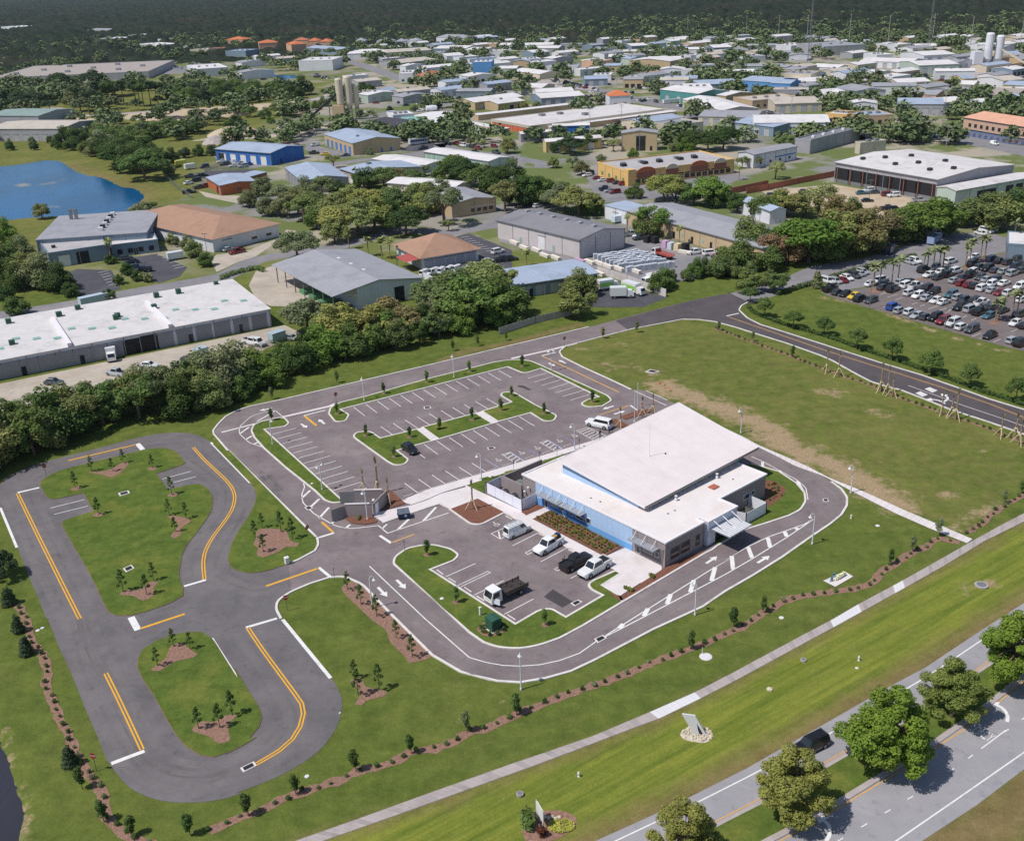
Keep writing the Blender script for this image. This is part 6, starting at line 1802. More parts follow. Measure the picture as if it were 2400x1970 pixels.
for s, lb in (('W5 730,380 870,368 960,330 1010,300 1062,300 1050,332 985,392 920,422 850,400', 'upper mulch bed of the track island'), ('W5 1380,747 1420,738 1500,750 1572,770 1560,800 1505,832 1502,882 1450,926 1408,912 1462,842 1470,800', 'right mulch bed of the track island'), ('W5 985,1392 1040,1353 1150,1350 1230,1290 1312,1280 1272,1330 1266,1400 1185,1440 1100,1402', 'lower mulch bed of the track island'),
   ('W6 370,680 480,668 600,690 640,770 712,790 690,817 600,820 540,860 410,907 360,882 370,830 330,800 350,760', 'wide mulch bed on the grass triangle'), ('X3 1076,520 1180,440 1220,350 1300,328 1350,370 1412,410 1380,432 1250,462 1140,527', 'upper mulch bed of the near oval island'), ('X3 1370,950 1440,888 1530,893 1600,850 1692,838 1650,890 1630,950 1642,1022 1560,1047 1500,1000', 'lower mulch bed of the near oval island'),
   ('W6 1062,1172 1120,1108 1195,1118 1380,1290 1480,1400 X4 1390,258 1300,300 1240,314 1200,260 1100,160 1070,80 960,0 W6 1300,1410', 'long mulch bed along the outer drive kerb'), ('X4 815,440 890,408 930,480 1020,498 1085,520 1060,547 930,580 900,613 850,607 880,560 890,520', 'mulch bed on the lawn below the drive bend'),
   ('W7 500,1580 560,1525 650,1540 780,1560 790,1600 700,1650 600,1662 530,1630', 'mulch bed round the transformer cabinet')):
 z = .145 if 'W5' in s or 'W7' in s or 'triangle' in lb or 'oval' in lb else .03
 sheet('mulch_bed', cloop(s, step=.6), z + .006, 'mulch_tan', lb, 'mulch bed')
for i, q in enumerate(((1260, 350), (630, 515), (815, 730), (1430, 567))):
 c = at('W5', *q)
 sheet('mulch_bed', [c + Vector((.95 * math.cos(a * .63), .8 * math.sin(a * .63), 0)) for a in range(10)], .152, 'mulch_tan', 'round mulch patch under a single pine of the track island, %s' % ('at the right end', 'upper left', 'lower left', 'by the right bay')[i], 'mulch bed')
STRIP = {'above the sidewalk': ('X4 -180,1490 0,1420 200,1350 380,1260 560,1200 720,1150 860,1085 1000,1050 1150,1000 1240,945 1420,920 1560,860 1650,805 1800,768 1950,692 2060,640 X5 560,490 700,425 900,360 1080,300 1250,235 1400,170 1560,110 1700,60 X6 0,378 100,340 200,272 300,212 370,170 450,142 600,116 750,96 870,76 X2 1050,1092 1130,1012 1230,952 1320,892 1450,832 1500,790 1660,822', 1.2),
  'at the right end of the lawn': ('X2 1700,752 1800,692 1900,612 2000,542 2115,482 2300,380', 1.0), 'on the left bank': ('X3 50,20 130,62 170,122 200,212 230,312 300,402 340,522 330,622 380,742 430,872 500,1002 540,1102 600,1222 690,1332 740,1432 760,1562 840,1642 930,1710 1100,1760', 1.0), 'along the field side of the new road': ('W4 200,445 420,530 640,610 850,690 1000,745 1150,795 1350,880 1550,950 1750,1020 1950,1090 2115,1160', .7)}
for zone, (s, w) in STRIP.items():
 P_ = curve(s, step=.8)
 n = len(P_)
 rr = random.Random(len(s))
 g = G()
 L_, R_ = [], []
 for i, p in enumerate(P_):
  a, b = P_[max(0, i - 1)], P_[min(n - 1, i + 1)]
  d = (b - a).normalized()
  m_ = Vector((-d.y, d.x, 0))
  L_.append(p + m_ * w * rr.uniform(.35, .75))
  R_.append(p - m_ * w * rr.uniform(.35, .75))
 g.add([(q.x, q.y, .025) for q in L_] + [(q.x, q.y, .025) for q in R_], [(n + i, n + i + 1, i + 1, i) for i in range(n - 1)])
 g.obj('mulch_strip', 'mulch_tan', label='winding mulch strip planted with low shrubs ' + zone, cat='mulch bed', kind='structure')
 for i, q in enumerate(resample(P_, 1.75 if w > .8 else 1.5)):
  q = q + Vector((rr.uniform(-.25, .25), rr.uniform(-.25, .25), 0))
  plant('shrub', q, rr.uniform(.45, .75), rr.choice(['dark', 'green', 'grey', 'dark']), 'low shrub in the mulch strip %s, %s along' % (zone, nth(i)), 'low shrubs ' + zone, 1.0, .02)
for zone, s, nx, ny in (('in the long bed below the blue facade', 'W7 1075,495 1240,412 1905,770 1765,850', 24, 5), ('in the mulch strip between plaza and drive', 'X7 1010,345 1370,168 1380,185 1075,372', 2, 20), ('in the shaded bed behind the grey wing', 'X1 1950,690 2010,690 2060,790 1955,860', 4, 4), ('before the bin enclosure', 'W6 1110,575 1300,580 1290,605 1120,600', 6, 1), ('round the transformer cabinet', 'W7 540,1560 590,1540 600,1640 560,1630', 2, 3)):
 p = loop(s)
 for i in range(nx):
  for j in range(ny):
   a, b = (i + .5) / nx, (j + .5) / ny
   q = p[0].lerp(p[1], b if nx > ny else a).lerp(p[3].lerp(p[2], b if nx > ny else a), a if nx > ny else b)
   q = q + Vector((RNG.uniform(-.18, .18), RNG.uniform(-.18, .18), 0))
   plant('shrub', q, RNG.uniform(.38, .6), RNG.choice(['tuft', 'tuft', 'green', 'olive']), 'small grassy tuft %s, %s of its %s row' % (zone, nth(i), nth(j)), 'tufts ' + zone, .85, .13)
for i, (x, y) in enumerate(((560, 1620), (620, 1650), (700, 1645), (760, 1600), (540, 1580), (770, 1570))):
 plant('shrub', at('W7', x, y), .7, 'dark', 'dark shrub at the foot of the transformer cabinet, %s round it' % nth(i), 'shrubs at the transformer', 1.0, .14)
bed = sheet('flower_bed', cloop('X5 400,1405 440,1332 560,1300 680,1294 790,1330 825,1390 780,1452 700,1500 560,1545 430,1525', step=.5), .03, 'mulch_tan', 'round mulched flower bed on the highway verge', 'flower bed')
b_ = at('X5', 700, 1420)
rs = np.random.RandomState(4)
n = 900
ang, rad = rs.uniform(0, 6.28, n), rs.random(n) ** .5
C = np.stack([b_.x + 1.45 * rad * np.cos(ang), b_.y + 1.0 * rad * np.sin(ang), rs.uniform(.1, .3, n)], 1)
link('ground_cover', quad_mesh('ground_cover', cards(rs, C, np.tile([0, 0, 1.], (n, 1)), .09), 'foliage'), label='yellow green ground cover filling the right of the flower bed', cat='ground cover', kind='stuff', color=(.5, .52, .12))
o = plant('shrub', at('X5', 545, 1490), 1.25, (.1, .03, .02), 'dark red shrub in the flower bed')
hedge('dark upright hedge behind the sign of the flower bed', 'X5 440,1370 450,1440', 1.3, 1.5, 12, 320, 'green')
for i in range(5):
 o = link('boulder', SM[i % 4], None, at('X5', 575 + i * 28, 1345 + (i % 2) * 8, .08), i, 'pale boulder in the flower bed, %s from the sign' % nth(i), 'rock', 'boulders in the flower bed', scale=1.3)
sg = thing('verge_sign', 'white sign board seen almost edge on in the flower bed', 'sign', at('X5', 540, 1395, .03), 1.95)
for x in (-.8, .8):
 G().box(x - .05, x + .05, -.05, .05, 0, 2.5).obj('post', 'hydrant_white', sg)
G().box(-.95, .95, -.04, .04, .9, 2.5).obj('board', 'hydrant_white', sg)
# highway
HE = line('X5 500,1760 960,1529 1490,1290 2115,975 X6 1120,700 1310,600 1640,380 1960,175 2300,-40')
HC = line('X6 -300,1765 0,1605 275,1465 670,1245 1260,905 1620,655 1720,590 2000,395 2400,130')
HM = line('X6 -100,1940 280,1736 430,1660 700,1510 1000,1325 1370,1095 1690,870 1960,655 2400,310')
HL = line('X6 900,2000 1290,1736 1650,1500 1960,1265 2500,850')
for pts, lb in ((HE + HC[::-1], 'upper carriageway of the highway beside the verge'), (HM + HL[::-1], 'lower carriageway of the highway at the bottom right')):
 hw = sheet('road', pts, .02, 'asphalt_highway', lb, 'road')
 if 'upper' in lb:
  hw_up = hw
md = sheet('median', HC + HM[::-1], .1, 'grass_island', 'mown grass median of the highway', 'median')
G().strip(HC, .45, .13, False, 0).obj('kerb', 'concrete_old', md)
G().strip(HM, .7, .13, False, 0).obj('kerb', 'concrete_old', md)
mark('X5 700,1720 1115,1529 1420,1385 1600,1305 2115,1045 X6 800,970 1160,755 1310,665 1540,515 1650,440 2000,215 2400,-50', .17, par=hw_up, z=.033, name='edge_line')
mark('X6 -300,1730 0,1575 265,1440 650,1225 1250,880 1600,650 1700,575 2000,375 2400,105', .16, 'paint_tan', hw_up, .033, 'edge_line')
mark('X6 0,1930 360,1736 640,1580 1050,1335 1370,1130 1560,1010 1720,890 1890,745 2200,500', .17, 'paint_tan', hw, .033, 'edge_line')
mark('X6 700,2030 1120,1736 1500,1475 1960,1155 2400,810', .17, par=hw, z=.033, name='edge_line')
d = resample(line('X6 400,1940 740,1736 1000,1580 1300,1400 1600,1190 1680,1130 1960,930 2300,650'), .9)
for i in range(0, len(d) - 1, 4):
 G().strip([d[i], d[i + 1]], .13, .033).obj('lane_dash', 'paint_white', hw)
mark('X6 1680,1130 1840,1010', .15, par=hw, z=.034, name='lane_line')
arrow('X6', 1848, 955, 1868, 905, 3.6, 1.0, 1, hw, .034)
arrow('X6', 660, 1736, 700, 1690, 3.4, 1.0, 1, hw, .034)
e0, e1 = at('X6', 1690, 1035), at('X6', 1800, 945)
dd = e1 - e0
tx = ptext('ONLY', 1.0, 'paint_white', hw, (e0.x, e0.y, .034), (0, 0, math.atan2(dd.y, dd.x) - math.pi / 2), 'road_lettering')
tx.scale = (.85, 2.4, .2)
# car lot on the right
lot_r = sheet('car_lot', loop('W4 868,236 1140,197 1430,152 1730,72 1850,8 2115,-40 2500,-90 2500,700 2115,588 2000,562 1850,522 1500,422 1250,347 1000,277'), .02, 'asphalt_lot2' if 'asphalt_lot2' in MATS else 'asphalt_track', 'brownish car lot packed with parked cars', 'parking lot')
sheet('car_lot_drive', loop('W4 852,192 1110,107 1440,12 1560,-38 1700,-138 1900,-150 2115,-60 2500,-110 2500,-100 2115,-48 1850,2 1730,66 1430,146 1140,191 862,230'), .017, 'asphalt_old', 'pale grey drive of the car lot', 'road')
for s in ('W4 1140,215 1200,200 1260,205 1250,218 1180,232', 'W4 1878,420 1960,385 1990,395 1930,428', 'W4 1730,72 1790,50 1800,60 1740,84', 'W4 1430,148 1500,128 1510,138 1440,160'):
 sheet('mulch_bed', loop(s), .04, 'mulch_tan', 'planted island with palms in the car lot, %s' % {'1140': 'beside the front rows', '1878': 'at the right', '1730': 'at the back', '1430': 'in the middle'}[s.split()[1].split(',')[0]], 'mulch bed')
hx = heading('W4', 1465, 402, 1537, 373)
ROWS = {
 'front row of the car lot': 'pickup:K:912,214 sedan:D:960,236 sedan:K:1006,246 sedan:Y:1062,261 suv:K:1100,276 hatch:D:1166,287 suv:B:1302,328 hatch:S:1341,349 hatch:W:1406,358 sedan:S:1451,379 hatch:D:1502,389 suv:K:1562,396 suv:R:1611,416 suv:W:1671,430 hatch:W:1726,452 van:D:1790,467 sedan:K:1900,505 hatch:S:2041,535 suv:K:2092,552',
 'second row of the car lot': 'sedan:D:1240,206 suv:K:1302,217 hatch:W:1402,241 hatch:W:1456,256 sedan:S:1510,271 sedan:W:1568,286 sedan:W:1616,296 pickup:K:1720,327 suv:S:1780,342 pickup:K:1836,357 sedan:T:1896,380 sedan:D:1980,347 sedan:W:2061,427 sedan:K:2112,442',
 'third row of the car lot': 'hatch:S:1350,173 suv:W:1386,191 pickup:W:1441,201 suv:K:1506,216 hatch:K:1556,231 suv:T:1660,252 hatch:S:1706,267 hatch:D:1751,281 suv:K:1800,296 pickup:W:1851,302 sedan:D:1911,331 suv:D:2086,372',
 'fourth row of the car lot': 'sedan:W:1526,128 sedan:D:1581,143 suv:K:1640,126 suv:W:1691,106 sedan:W:1591,109 hatch:S:1561,83 suv:K:1491,97 sedan:K:1652,91 sedan:S:1680,163 hatch:R:1726,179 sedan:R:1771,189 hatch:K:1806,197 suv:W:1856,210 sedan:S:1916,223 sedan:R:1961,237 hatch:W:2016,240',
 'fifth row of the car lot': 'sedan:D:1731,146 suv:K:1786,128 hatch:W:1790,112 hatch:D:1841,144 sedan:S:1886,156 suv:N:1931,166 sedan:W:1991,179 suv:W:1906,190 suv:W:2086,201 hatch:W:2101,281',
 'back rows of the car lot': 'suv:K:1796,63 hatch:D:1840,79 suv:K:1886,89 sedan:D:1936,99 sedan:S:1986,106 suv:S:2041,118 hatch:D:2101,100 suv:N:1916,31 sedan:K:1961,41 hatch:D:2011,51 suv:N:2066,77 sedan:D:2100,60 suv:K:2060,40',
 'slanting row by the lot hedge': 'suv:W:896,166 hatch:S:946,166 sedan:R:981,159 sedan:W:1016,146 suv:D:1060,131 sedan:S:1091,119 hatch:S:1116,108 hatch:K:1166,86 sedan:S:1406,47 hatch:W:1440,41 sedan:W:1850,-130 suv:W:1880,-145 hatch:S:1910,-155',
 'aisle of the car lot': 'sedan:W:1166,182 suv:W:1231,161 suv:W:1658,44 sedan:W:1806,17'}
CL = dict(K=BLACK, D=DGREY, W=WHITE, S=SILVER, B=BLUE, R=RED, Y=YELL, T=TEAL, N=NAVY)
def car_row(zone, text, sh, ang, alt=None, group='cars in the car lot', place_word='from left', jig=.05):
 rows = []
 for tok in text.split():
  k, c, xy = tok.split(':')
  x, y = map(float, xy.split(','))
  rows.append((k, CL[c], at(sh, x, y), x))
 rows.sort(key=lambda r: r[2].x / r[2].y)
 cnt, tot = {}, {}
 for r in rows:
  tot[(r[0], r[1])] = tot.get((r[0], r[1]), 0) + 1
 for k, c, p, x in rows:
  i = cnt.get((k, c), 0)
  cnt[(k, c)] = i + 1
  lb = '%s %s in the %s' % (CN[c], KN[k], zone)
  if tot[(k, c)] > 1:
   lb += ', %s such %s' % (nth(i), place_word)
  park(k, c, p, (alt(p) if alt else ang) + RNG.uniform(-jig, jig) + (math.pi if RNG.random() < .4 else 0), lb, group)
for zone, s in ROWS.items():
 a = hx if 'slanting' not in zone else heading('W4', 860, 152, 935, 178)
 if 'aisle' in zone:
  a = heading('W4', 1130, 195, 1270, 150)
 car_row(zone, s, 'W4', a)
A_, B_ = at('W4', 1225, 240), at('W4', 1270, 225)
for s in ('W4 1222,240 1262,226', 'W4 1270,256 1335,236', 'W4 1318,272 1360,258', 'W4 1420,300 1455,288', 'W4 1470,312 1500,302', 'W4 1522,328 1590,306', 'W4 1575,342 1640,322', 'W4 1630,356 1710,294', 'W4 1735,382 1760,370', 'W4 1790,398 1820,386', 'W4 1790,500 1850,478', 'W4 1925,533 1970,514', 'W4 1840,512 1880,498', 'W4 2035,470 2080,452', 'W4 1240,318 1262,312'):
 mark(s, .13, par=lot_r, name='stall_line')
# industrial district behind the site
for nm, c in dict(w_white=(222, 222, 228), w_cream=(208, 196, 176), w_pale=(196, 202, 214), w_tan=(196, 172, 138), w_yellow=(214, 190, 128), w_grey=(168, 167, 173), w_bluegrey=(128, 146, 162), w_palegreen=(182, 196, 186), w_pink=(208, 199, 200)).items():
 stripes(nm, lin(*c), 1.1, .14, .7, .08, axis=0, stain=tuple(q * .82 for q in lin(*c)))
for nm, c in dict(w_blue=(48, 108, 186), w_orange=(182, 104, 68), w_redbrown=(146, 96, 78), w_dark=(84, 80, 80), w_peach=(210, 170, 142), w_skyblue=(96, 150, 206), w_teal=(84, 142, 140), w_amber=(222, 182, 116), p_dark=(40, 40, 44), p_door=(176, 176, 182), p_doorgrey=(140, 140, 148), p_doorwhite=(222, 222, 224), p_doororange=(206, 108, 76), p_doorgreen=(150, 178, 164), p_doorblue=(70, 120, 190), p_green=(86, 140, 96), p_red=(168, 84, 78)).items():
 plain(nm, lin(*c), .7, .08, .5)
for nm, c, st in (('r_white', (222, 218, 218), (196, 190, 186)), ('r_grey', (158, 158, 164), (134, 134, 140)), ('r_blue', (164, 176, 196), (140, 152, 170)), ('r_dark', (134, 132, 138), (112, 110, 116)), ('r_tan', (196, 186, 174), (168, 158, 146)), ('r_green', (140, 158, 152), (120, 136, 132))):
 stripes(nm, lin(*c), 1.4, .12, .55, .07, axis=0, stain=lin(*st))
for nm, c, st in (('r_brown', (164, 130, 110), (146, 114, 94)), ('r_orange', (196, 116, 78), (170, 100, 68)), ('r_terra', (178, 110, 88), (150, 92, 76)), ('r_black', (68, 68, 76), (54, 54, 60)), ('r_membrane', (206, 202, 202), (168, 164, 162)), ('r_gravel', (176, 172, 174), (150, 146, 148)), ('r_teal', (130, 170, 164), (110, 150, 146)), ('r_peach', (206, 158, 134), (184, 138, 116)), ('r_asphalt', (166, 156, 150), (146, 136, 130))):
 plain(nm, lin(*c), .85, .08, .4, stain=lin(*st))
FOOT = []
def bld(label, a, b, c, h, roof='gd', rise=1.2, wall='w_white', rmat='r_grey', over=.5, name='warehouse', front=(), side=(), units=(), depth=None, cat='building', open_left=0.0):
 A, B = trace(a)[0][0], trace(b)[0][0]
 u = (B - A).normalized()
 n = Vector((-u.y, u.x, 0))
 L = (B - A).length
 D = depth if depth else max(4.0, (trace(c, h)[0][0] - A).dot(n))
 r = thing(name, label, cat, A, math.atan2(u.y, u.x))
 FOOT.append([A - u * 2 - n * 2, B + u * 2 - n * 2, B + u * 2 + n * (D + 2), A - u * 2 + n * (D + 2)])
 x0 = open_left
 g = G()
 if roof == 'gd':
  fr = [(x0, 0, 0), (L, 0, 0), (L, 0, h), (L / 2, 0, h + rise), (x0, 0, h + rise * x0 / (L / 2))]
  bk = [(x, D, z) for x, y, z in fr]
  g.add(fr + bk, [(0, 1, 2, 3, 4), (9, 8, 7, 6, 5), (1, 6, 7, 2), (5, 0, 4, 9)])
  sl = [((-over, -over), (L / 2, -over), (L / 2, D + over), (-over, D + over), (h - rise * over / (L / 2), h + rise, h + rise, h - rise * over / (L / 2))), ((L / 2, -over), (L + over, -over), (L + over, D + over), (L / 2, D + over), (h + rise, h - rise * over / (L / 2), h - rise * over / (L / 2), h + rise))]
 elif roof == 'gl':
  e = [(0, 0, 0), (0, D, 0), (0, D, h), (0, D / 2, h + rise), (0, 0, h)]
  w = [(L, y, z) for x, y, z in e]
  g.add(e + w, [(4, 3, 2, 1, 0), (5, 6, 7, 8, 9), (0, 5, 9, 4), (6, 1, 2, 7)])
  k = rise * over / (D / 2)
  sl = [((-over, -over), (L + over, -over), (L + over, D / 2), (-over, D / 2), (h - k, h - k, h + rise, h + rise)), ((-over, D / 2), (L + over, D / 2), (L + over, D + over), (-over, D + over), (h + rise, h + rise, h - k, h - k))]
 elif roof == 'hip':
  g.box(0, L, 0, D, 0, h)
  s = min(L, D) / 2
  if L >= D:
   P0, P1 = (s, D / 2, h + rise), (L - s, D / 2, h + rise)
  else:
   P0, P1 = (L / 2, s, h + rise), (L / 2, D - s, h + rise)
  q = [(-over, -over, h - .05), (L + over, -over, h - .05), (L + over, D + over, h - .05), (-over, D + over, h - .05), P0, P1]
  fs = [(0, 1, 5, 4), (1, 2, 5), (2, 3, 4, 5), (3, 0, 4)] if L >= D else [(0, 1, 4), (1, 2, 5, 4), (2, 3, 5), (3, 0, 4, 5)]
  G().add(q, fs + [(3, 2, 1, 0)]).obj('roof', rmat, r)
  sl = []
 elif roof == 'mono':
  g.add([(0, 0, 0), (L, 0, 0), (L, D, 0), (0, D, 0), (0, 0, h), (L, 0, h), (L, D, h + rise), (0, D, h + rise)], [(0, 1, 5, 4), (1, 2, 6, 5), (2, 3, 7, 6), (3, 0, 4, 7)])
  sl = [((-over, -over), (L + over, -over), (L + over, D + over), (-over, D + over), (h, h, h + rise, h + rise))]
 else:
  g.box(0, L, 0, D, 0, h - .05)
  G().box(.2, L - .2, .2, D - .2, h - .04, h - .02).obj('roof', rmat, r)
  G().strip([V2(.1, .1), V2(L - .1, .1), V2(L - .1, D - .1), V2(.1, D - .1)], .3, h + rise, True, h - .3).obj('parapet', wall, r)
  sl = []
 g.obj('wall', wall, r)
 for q in sl:
  pts = [Vector((*q[i], q[4][i])) for i in range(4)]
  dn = Vector((0, 0, -.18))
  up = Vector((0, 0, .02))
  G().add([p + up for p in pts] + [p + dn for p in pts], [(0, 1, 2, 3), (7, 6, 5, 4), (0, 4, 5, 1), (1, 5, 6, 2), (2, 6, 7, 3), (3, 7, 4, 0)]).obj('roof', rmat, r)
 for fc, items in (('f', front), ('s', side)):
  LL = L if fc == 'f' else D
  for nm, cnt, w, hh, mat, z0, t0, t1 in items:
   for i in range(cnt):
    tt = t0 + (t1 - t0) * ((i + .5) / cnt)
    cx_ = LL * tt
    if fc == 'f':
     bx = (cx_ - w / 2, cx_ + w / 2, -.06, .02)
    else:
     bx = (x0 - .06, x0 + .02, cx_ - w / 2, cx_ + w / 2)
    d_ = G().box(*bx, z0 + .02, z0 + hh).obj(nm, mat, r)
    if nm == 'roller_door_or_dark_bay' and mat != 'p_dark' and w > 2.4:
     j = G()
     if fc == 'f':
      j.box(bx[0] - .15, bx[1] + .15, -.14, .02, z0 + hh, z0 + hh + .3)
     else:
      j.box(x0 - .14, x0 + .02, bx[2] - .15, bx[3] + .15, z0 + hh, z0 + hh + .3)
     j.obj('door_hood', 'p_doorgrey', d_)
 zt = {'flat': h - .02, 'mono': h + rise * .5}.get(roof, h + rise * .5)
 for nm, tx, ty, sz, hh, mat in units:
  X_, Y_ = L * tx, D * ty
  z = zt if roof == 'flat' else (h + rise * (1 - abs(tx - .5) * 2) if roof == 'gd' else h + rise * (1 - abs(ty - .5) * 2) if roof == 'gl' else h + rise * ty)
  G().box(X_ - sz / 2, X_ + sz / 2, Y_ - sz / 2, Y_ + sz / 2, z - .1, z + hh).obj(nm, mat, r)
 if A.y < 520 and roof != 'hip' and not open_left:
  for fc, LL in (('f', L), ('s', D)):
   k = max(1, round(LL / 7.5))
   for i in range(k + 1):
    q = .15 + (LL - .3) * i / k
    bx = (q - .1, q + .1, -.09, .0) if fc == 'f' else (-.09, .0, q - .1, q + .1)
    G().box(*bx, .02, h - .12).obj('downspout', 'p_doorgrey', r)
  if roof == 'gl':
   G().box(-over, L + over, -over - .14, -over, h - .32, h - .1).obj('gutter', 'metal_grey', r)
  if roof == 'gd':
   G().box(-over - .14, -over, -over, D + over, h - .32, h - .1).obj('gutter', 'metal_grey', r)
 if open_left:
  for i in range(7):
   y = D * (i + .1) / 6.3
   G().box(.1, .35, y, y + .25, 0, h - .1).obj('post', 'metal_grey', r)
 return r
RD = lambda n, w=3.2, h=3.4, m='p_doorgrey', t0=.04, t1=.96: ('roller_door_or_dark_bay', n, w, h, m, 0, t0, t1)  # dark ones are open bays, their inner shade painted on a panel
WN = lambda n, w=1.4, h=1.1, m='glass_dark', z=1.2, t0=.05, t1=.95: ('window', n, w, h, m, z, t0, t1)
DR = lambda n, t0=.1, t1=.9, m='p_dark': ('door', n, 1.1, 2.2, m, 0, t0, t1)
rr = random.Random(4)
wu = [('air_conditioner', .1, .75, 1.3, 1.2, 'utility_green'), ('air_conditioner', .2, .85, 1.3, 1.2, 'utility_green'), ('air_conditioner', .36, .8, 1.4, 1.2, 'utility_green'), ('air_conditioner', .43, .9, 1.3, 1.1, 'utility_green'), ('air_conditioner', .53, .5, 1.3, 1.1, 'utility_green'), ('air_conditioner', .18, .3, 1.3, 1.1, 'utility_green'), ('air_conditioner', .7, .85, 1.3, 1.3, 'utility_green'), ('air_conditioner', .78, .85, 1.3, 1.3, 'utility_green'), ('air_conditioner', .66, .55, 1.3, 1.2, 'utility_green'), ('air_conditioner', .52, .45, 1.3, 1.2, 'utility_green'), ('air_conditioner', .93, .93, 1.1, .8, 'utility_green')]
wu += [('skylight', .14 + .058 * i, (.25, .42, .33)[i % 3], 1.7, .16, 'r_teal') for i in range(15)]
wh = bld('long warehouse with a stained white roof and grey roller doors behind the thicket', 'W1 -330,1090', 'W2 485,52', 'W1 1890,210', 4.8, 'mono', .5, 'w_pale', 'r_membrane', .3, front=[RD(9, 4.0, 3.6, 'p_doorgrey', .02, .5), RD(6, 4.0, 3.6, 'p_doorgrey', .6, .99), RD(1, 4.0, 3.8, 'p_dark', .505, .54), RD(1, 4.2, 4.0, 'p_dark', .56, .6), DR(5, .1, .98)], units=wu)
LW = (trace('W2 485,52')[0][0] - trace('W1 -330,1090')[0][0]).length
for tx in (.335, .655):
 G().box(LW * tx - .5, LW * tx + .5, -.3, 24.5, 5.0, 5.75).obj('fire_wall', 'coping', wh)
bld('low grey works with roof fans and a dark loading bay beside the pond', 'V4 330,1075', 'V4 1235,1010', 'V4 1000,702', 6.2, 'mono', .4, 'w_bluegrey', 'r_grey', .2, side=[WN(5, 1.5, 1.2)], units=[('roof_fan', .55, .2 + .11 * i, 1.5, 1.1, ('steel_white', 'metal_dark')[i % 2]) for i in range(7)] + [('exhaust_stack', .16 + .05 * i, .8, 1.0, 3.6, 'metal_grey') for i in range(2)])
bld('grey front block of the works with an open bay', 'V4 425,1160', 'V4 915,1085', 'V4 845,868', 4.8, 'flat', .3, 'w_bluegrey', 'r_gravel', front=[RD(1, 3.4, 3.6, 'p_doorwhite', .1, .38), RD(1, 3.8, 4.0, 'p_dark', .42, .68)], units=[('air_conditioner', .15, .4, 1.2, .8, 'metal_dark')])
bld('low office wing of the grey works behind its palm', 'V4 935,1070', 'V4 1320,1022', 'V4 1240,868', 4.0, 'flat', .3, 'w_bluegrey', 'r_membrane', front=[WN(4, 1.6, 1.6, z=.8), DR(1, .4, .6)], units=[('air_conditioner', .2, .6, 1.6, 1.0, 'metal_grey')])
bld('white warehouse with a large brown hipped roof near the pond', 'V4 1770,1030', 'V5 195,895', 'V4 1325,668', 4.6, 'hip', 3.6, 'w_white', 'r_brown', .8, front=[RD(1, 3.6, 3.2, 'p_doorwhite', .02, .4), WN(2, 2.2, .9, t0=.5, t1=.95)], side=[DR(7, .05, .95, 'p_doorwhite'), WN(4, 1.2, 1.2)])
bld('small rust orange workshop with a pale metal roof', 'V4 1830,558', 'V4 2130,520', 'V4 1712,405', 4.2, 'gd', .8, 'w_orange', 'r_blue', .3, side=[RD(1, 2.6, 3.0, 'p_dark', .1, .35)], front=[WN(1)])
bld('grey roofed extension of the rust orange workshop', 'V4 2040,480', 'V5 95,430', 'V4 1960,395', 3.6, 'mono', .3, 'w_redbrown', 'r_blue', .2)
bld('bright blue workshop with white doors', 'V5 130,312', 'V5 400,247', 'V4 1888,148', 6.0, 'gd', 1.6, 'w_blue', 'r_blue', .3, side=[RD(5, 3.6, 4.0, 'p_doorwhite'), RD(1, 3.6, 4.2, 'p_dark', .82, .98)], front=[DR(1, .2, .4)])
bld('long tan workshop with blue doors and a slate blue roof', 'V5 808,228', 'V5 1195,182', 'V5 390,68', 6.0, 'gd', 1.8, 'w_tan', 'r_blue', .3, side=[RD(6, 3.0, 3.6, 'p_doorblue')], front=[DR(2, .5, .9, 'p_doorblue')], units=[('roof_vent', .3, .3, 1.2, .8, 'metal_grey')])
bld('grey panelled workshop with a pale blue roof behind the oaks', 'V5 395,552', 'V5 772,512', 'V5 112,338', 5.5, 'gd', 1.5, 'w_grey', 'r_blue', .3, side=[RD(5, 3.2, 3.8, 'p_doorgrey')])
bld('cream workshop with a broad grey roof beside one palm', 'V5 880,480', 'V5 1385,405', 'V5 700,335', 4.6, 'gd', 1.4, 'w_cream', 'r_blue', .3, side=[RD(3, 3, 3, 'p_doorwhite')], units=[('roof_vent', .4, .8, 2, .8, 'metal_grey')])
bld('nearer white storage row with small green doors', 'V5 1380,375', 'V5 1570,335', 'V5 1162,215', 3.3, 'gd', .8, 'w_palegreen', 'r_white', .3, side=[RD(9, 2.3, 2.3, 'p_doorgreen')])
bld('farther white storage row with small green doors', 'V5 1925,340', 'V5 2098,305', 'V5 1452,182', 3.6, 'gd', .9, 'w_palegreen', 'r_white', .3, side=[RD(12, 2.3, 2.4, 'p_doorgreen')])
bld('white roofed workshop half hidden by the dark oaks', 'V5 1630,585', 'V5 1785,530', 'V5 1200,415', 4.2, 'gd', 1.0, 'w_cream', 'r_white', .3)
bld('tan gabled workshop with a canopy behind the bare tree', 'V5 1625,745', 'V5 1985,690', 'V5 1490,520', 5.2, 'gd', 1.3, 'w_tan', 'r_grey', .4, front=[('canopy', 1, 10, .25, 'r_white', 2.9, .38, .98), WN(4, 1.6, 1.2, t0=.4, t1=.95)])
bld('low white works behind the olive trees', 'V5 500,830', 'V5 900,790', 'V5 640,600', 4.2, 'flat', .3, 'w_white', 'r_membrane', front=[RD(3, 3, 3, 'p_doorwhite')])
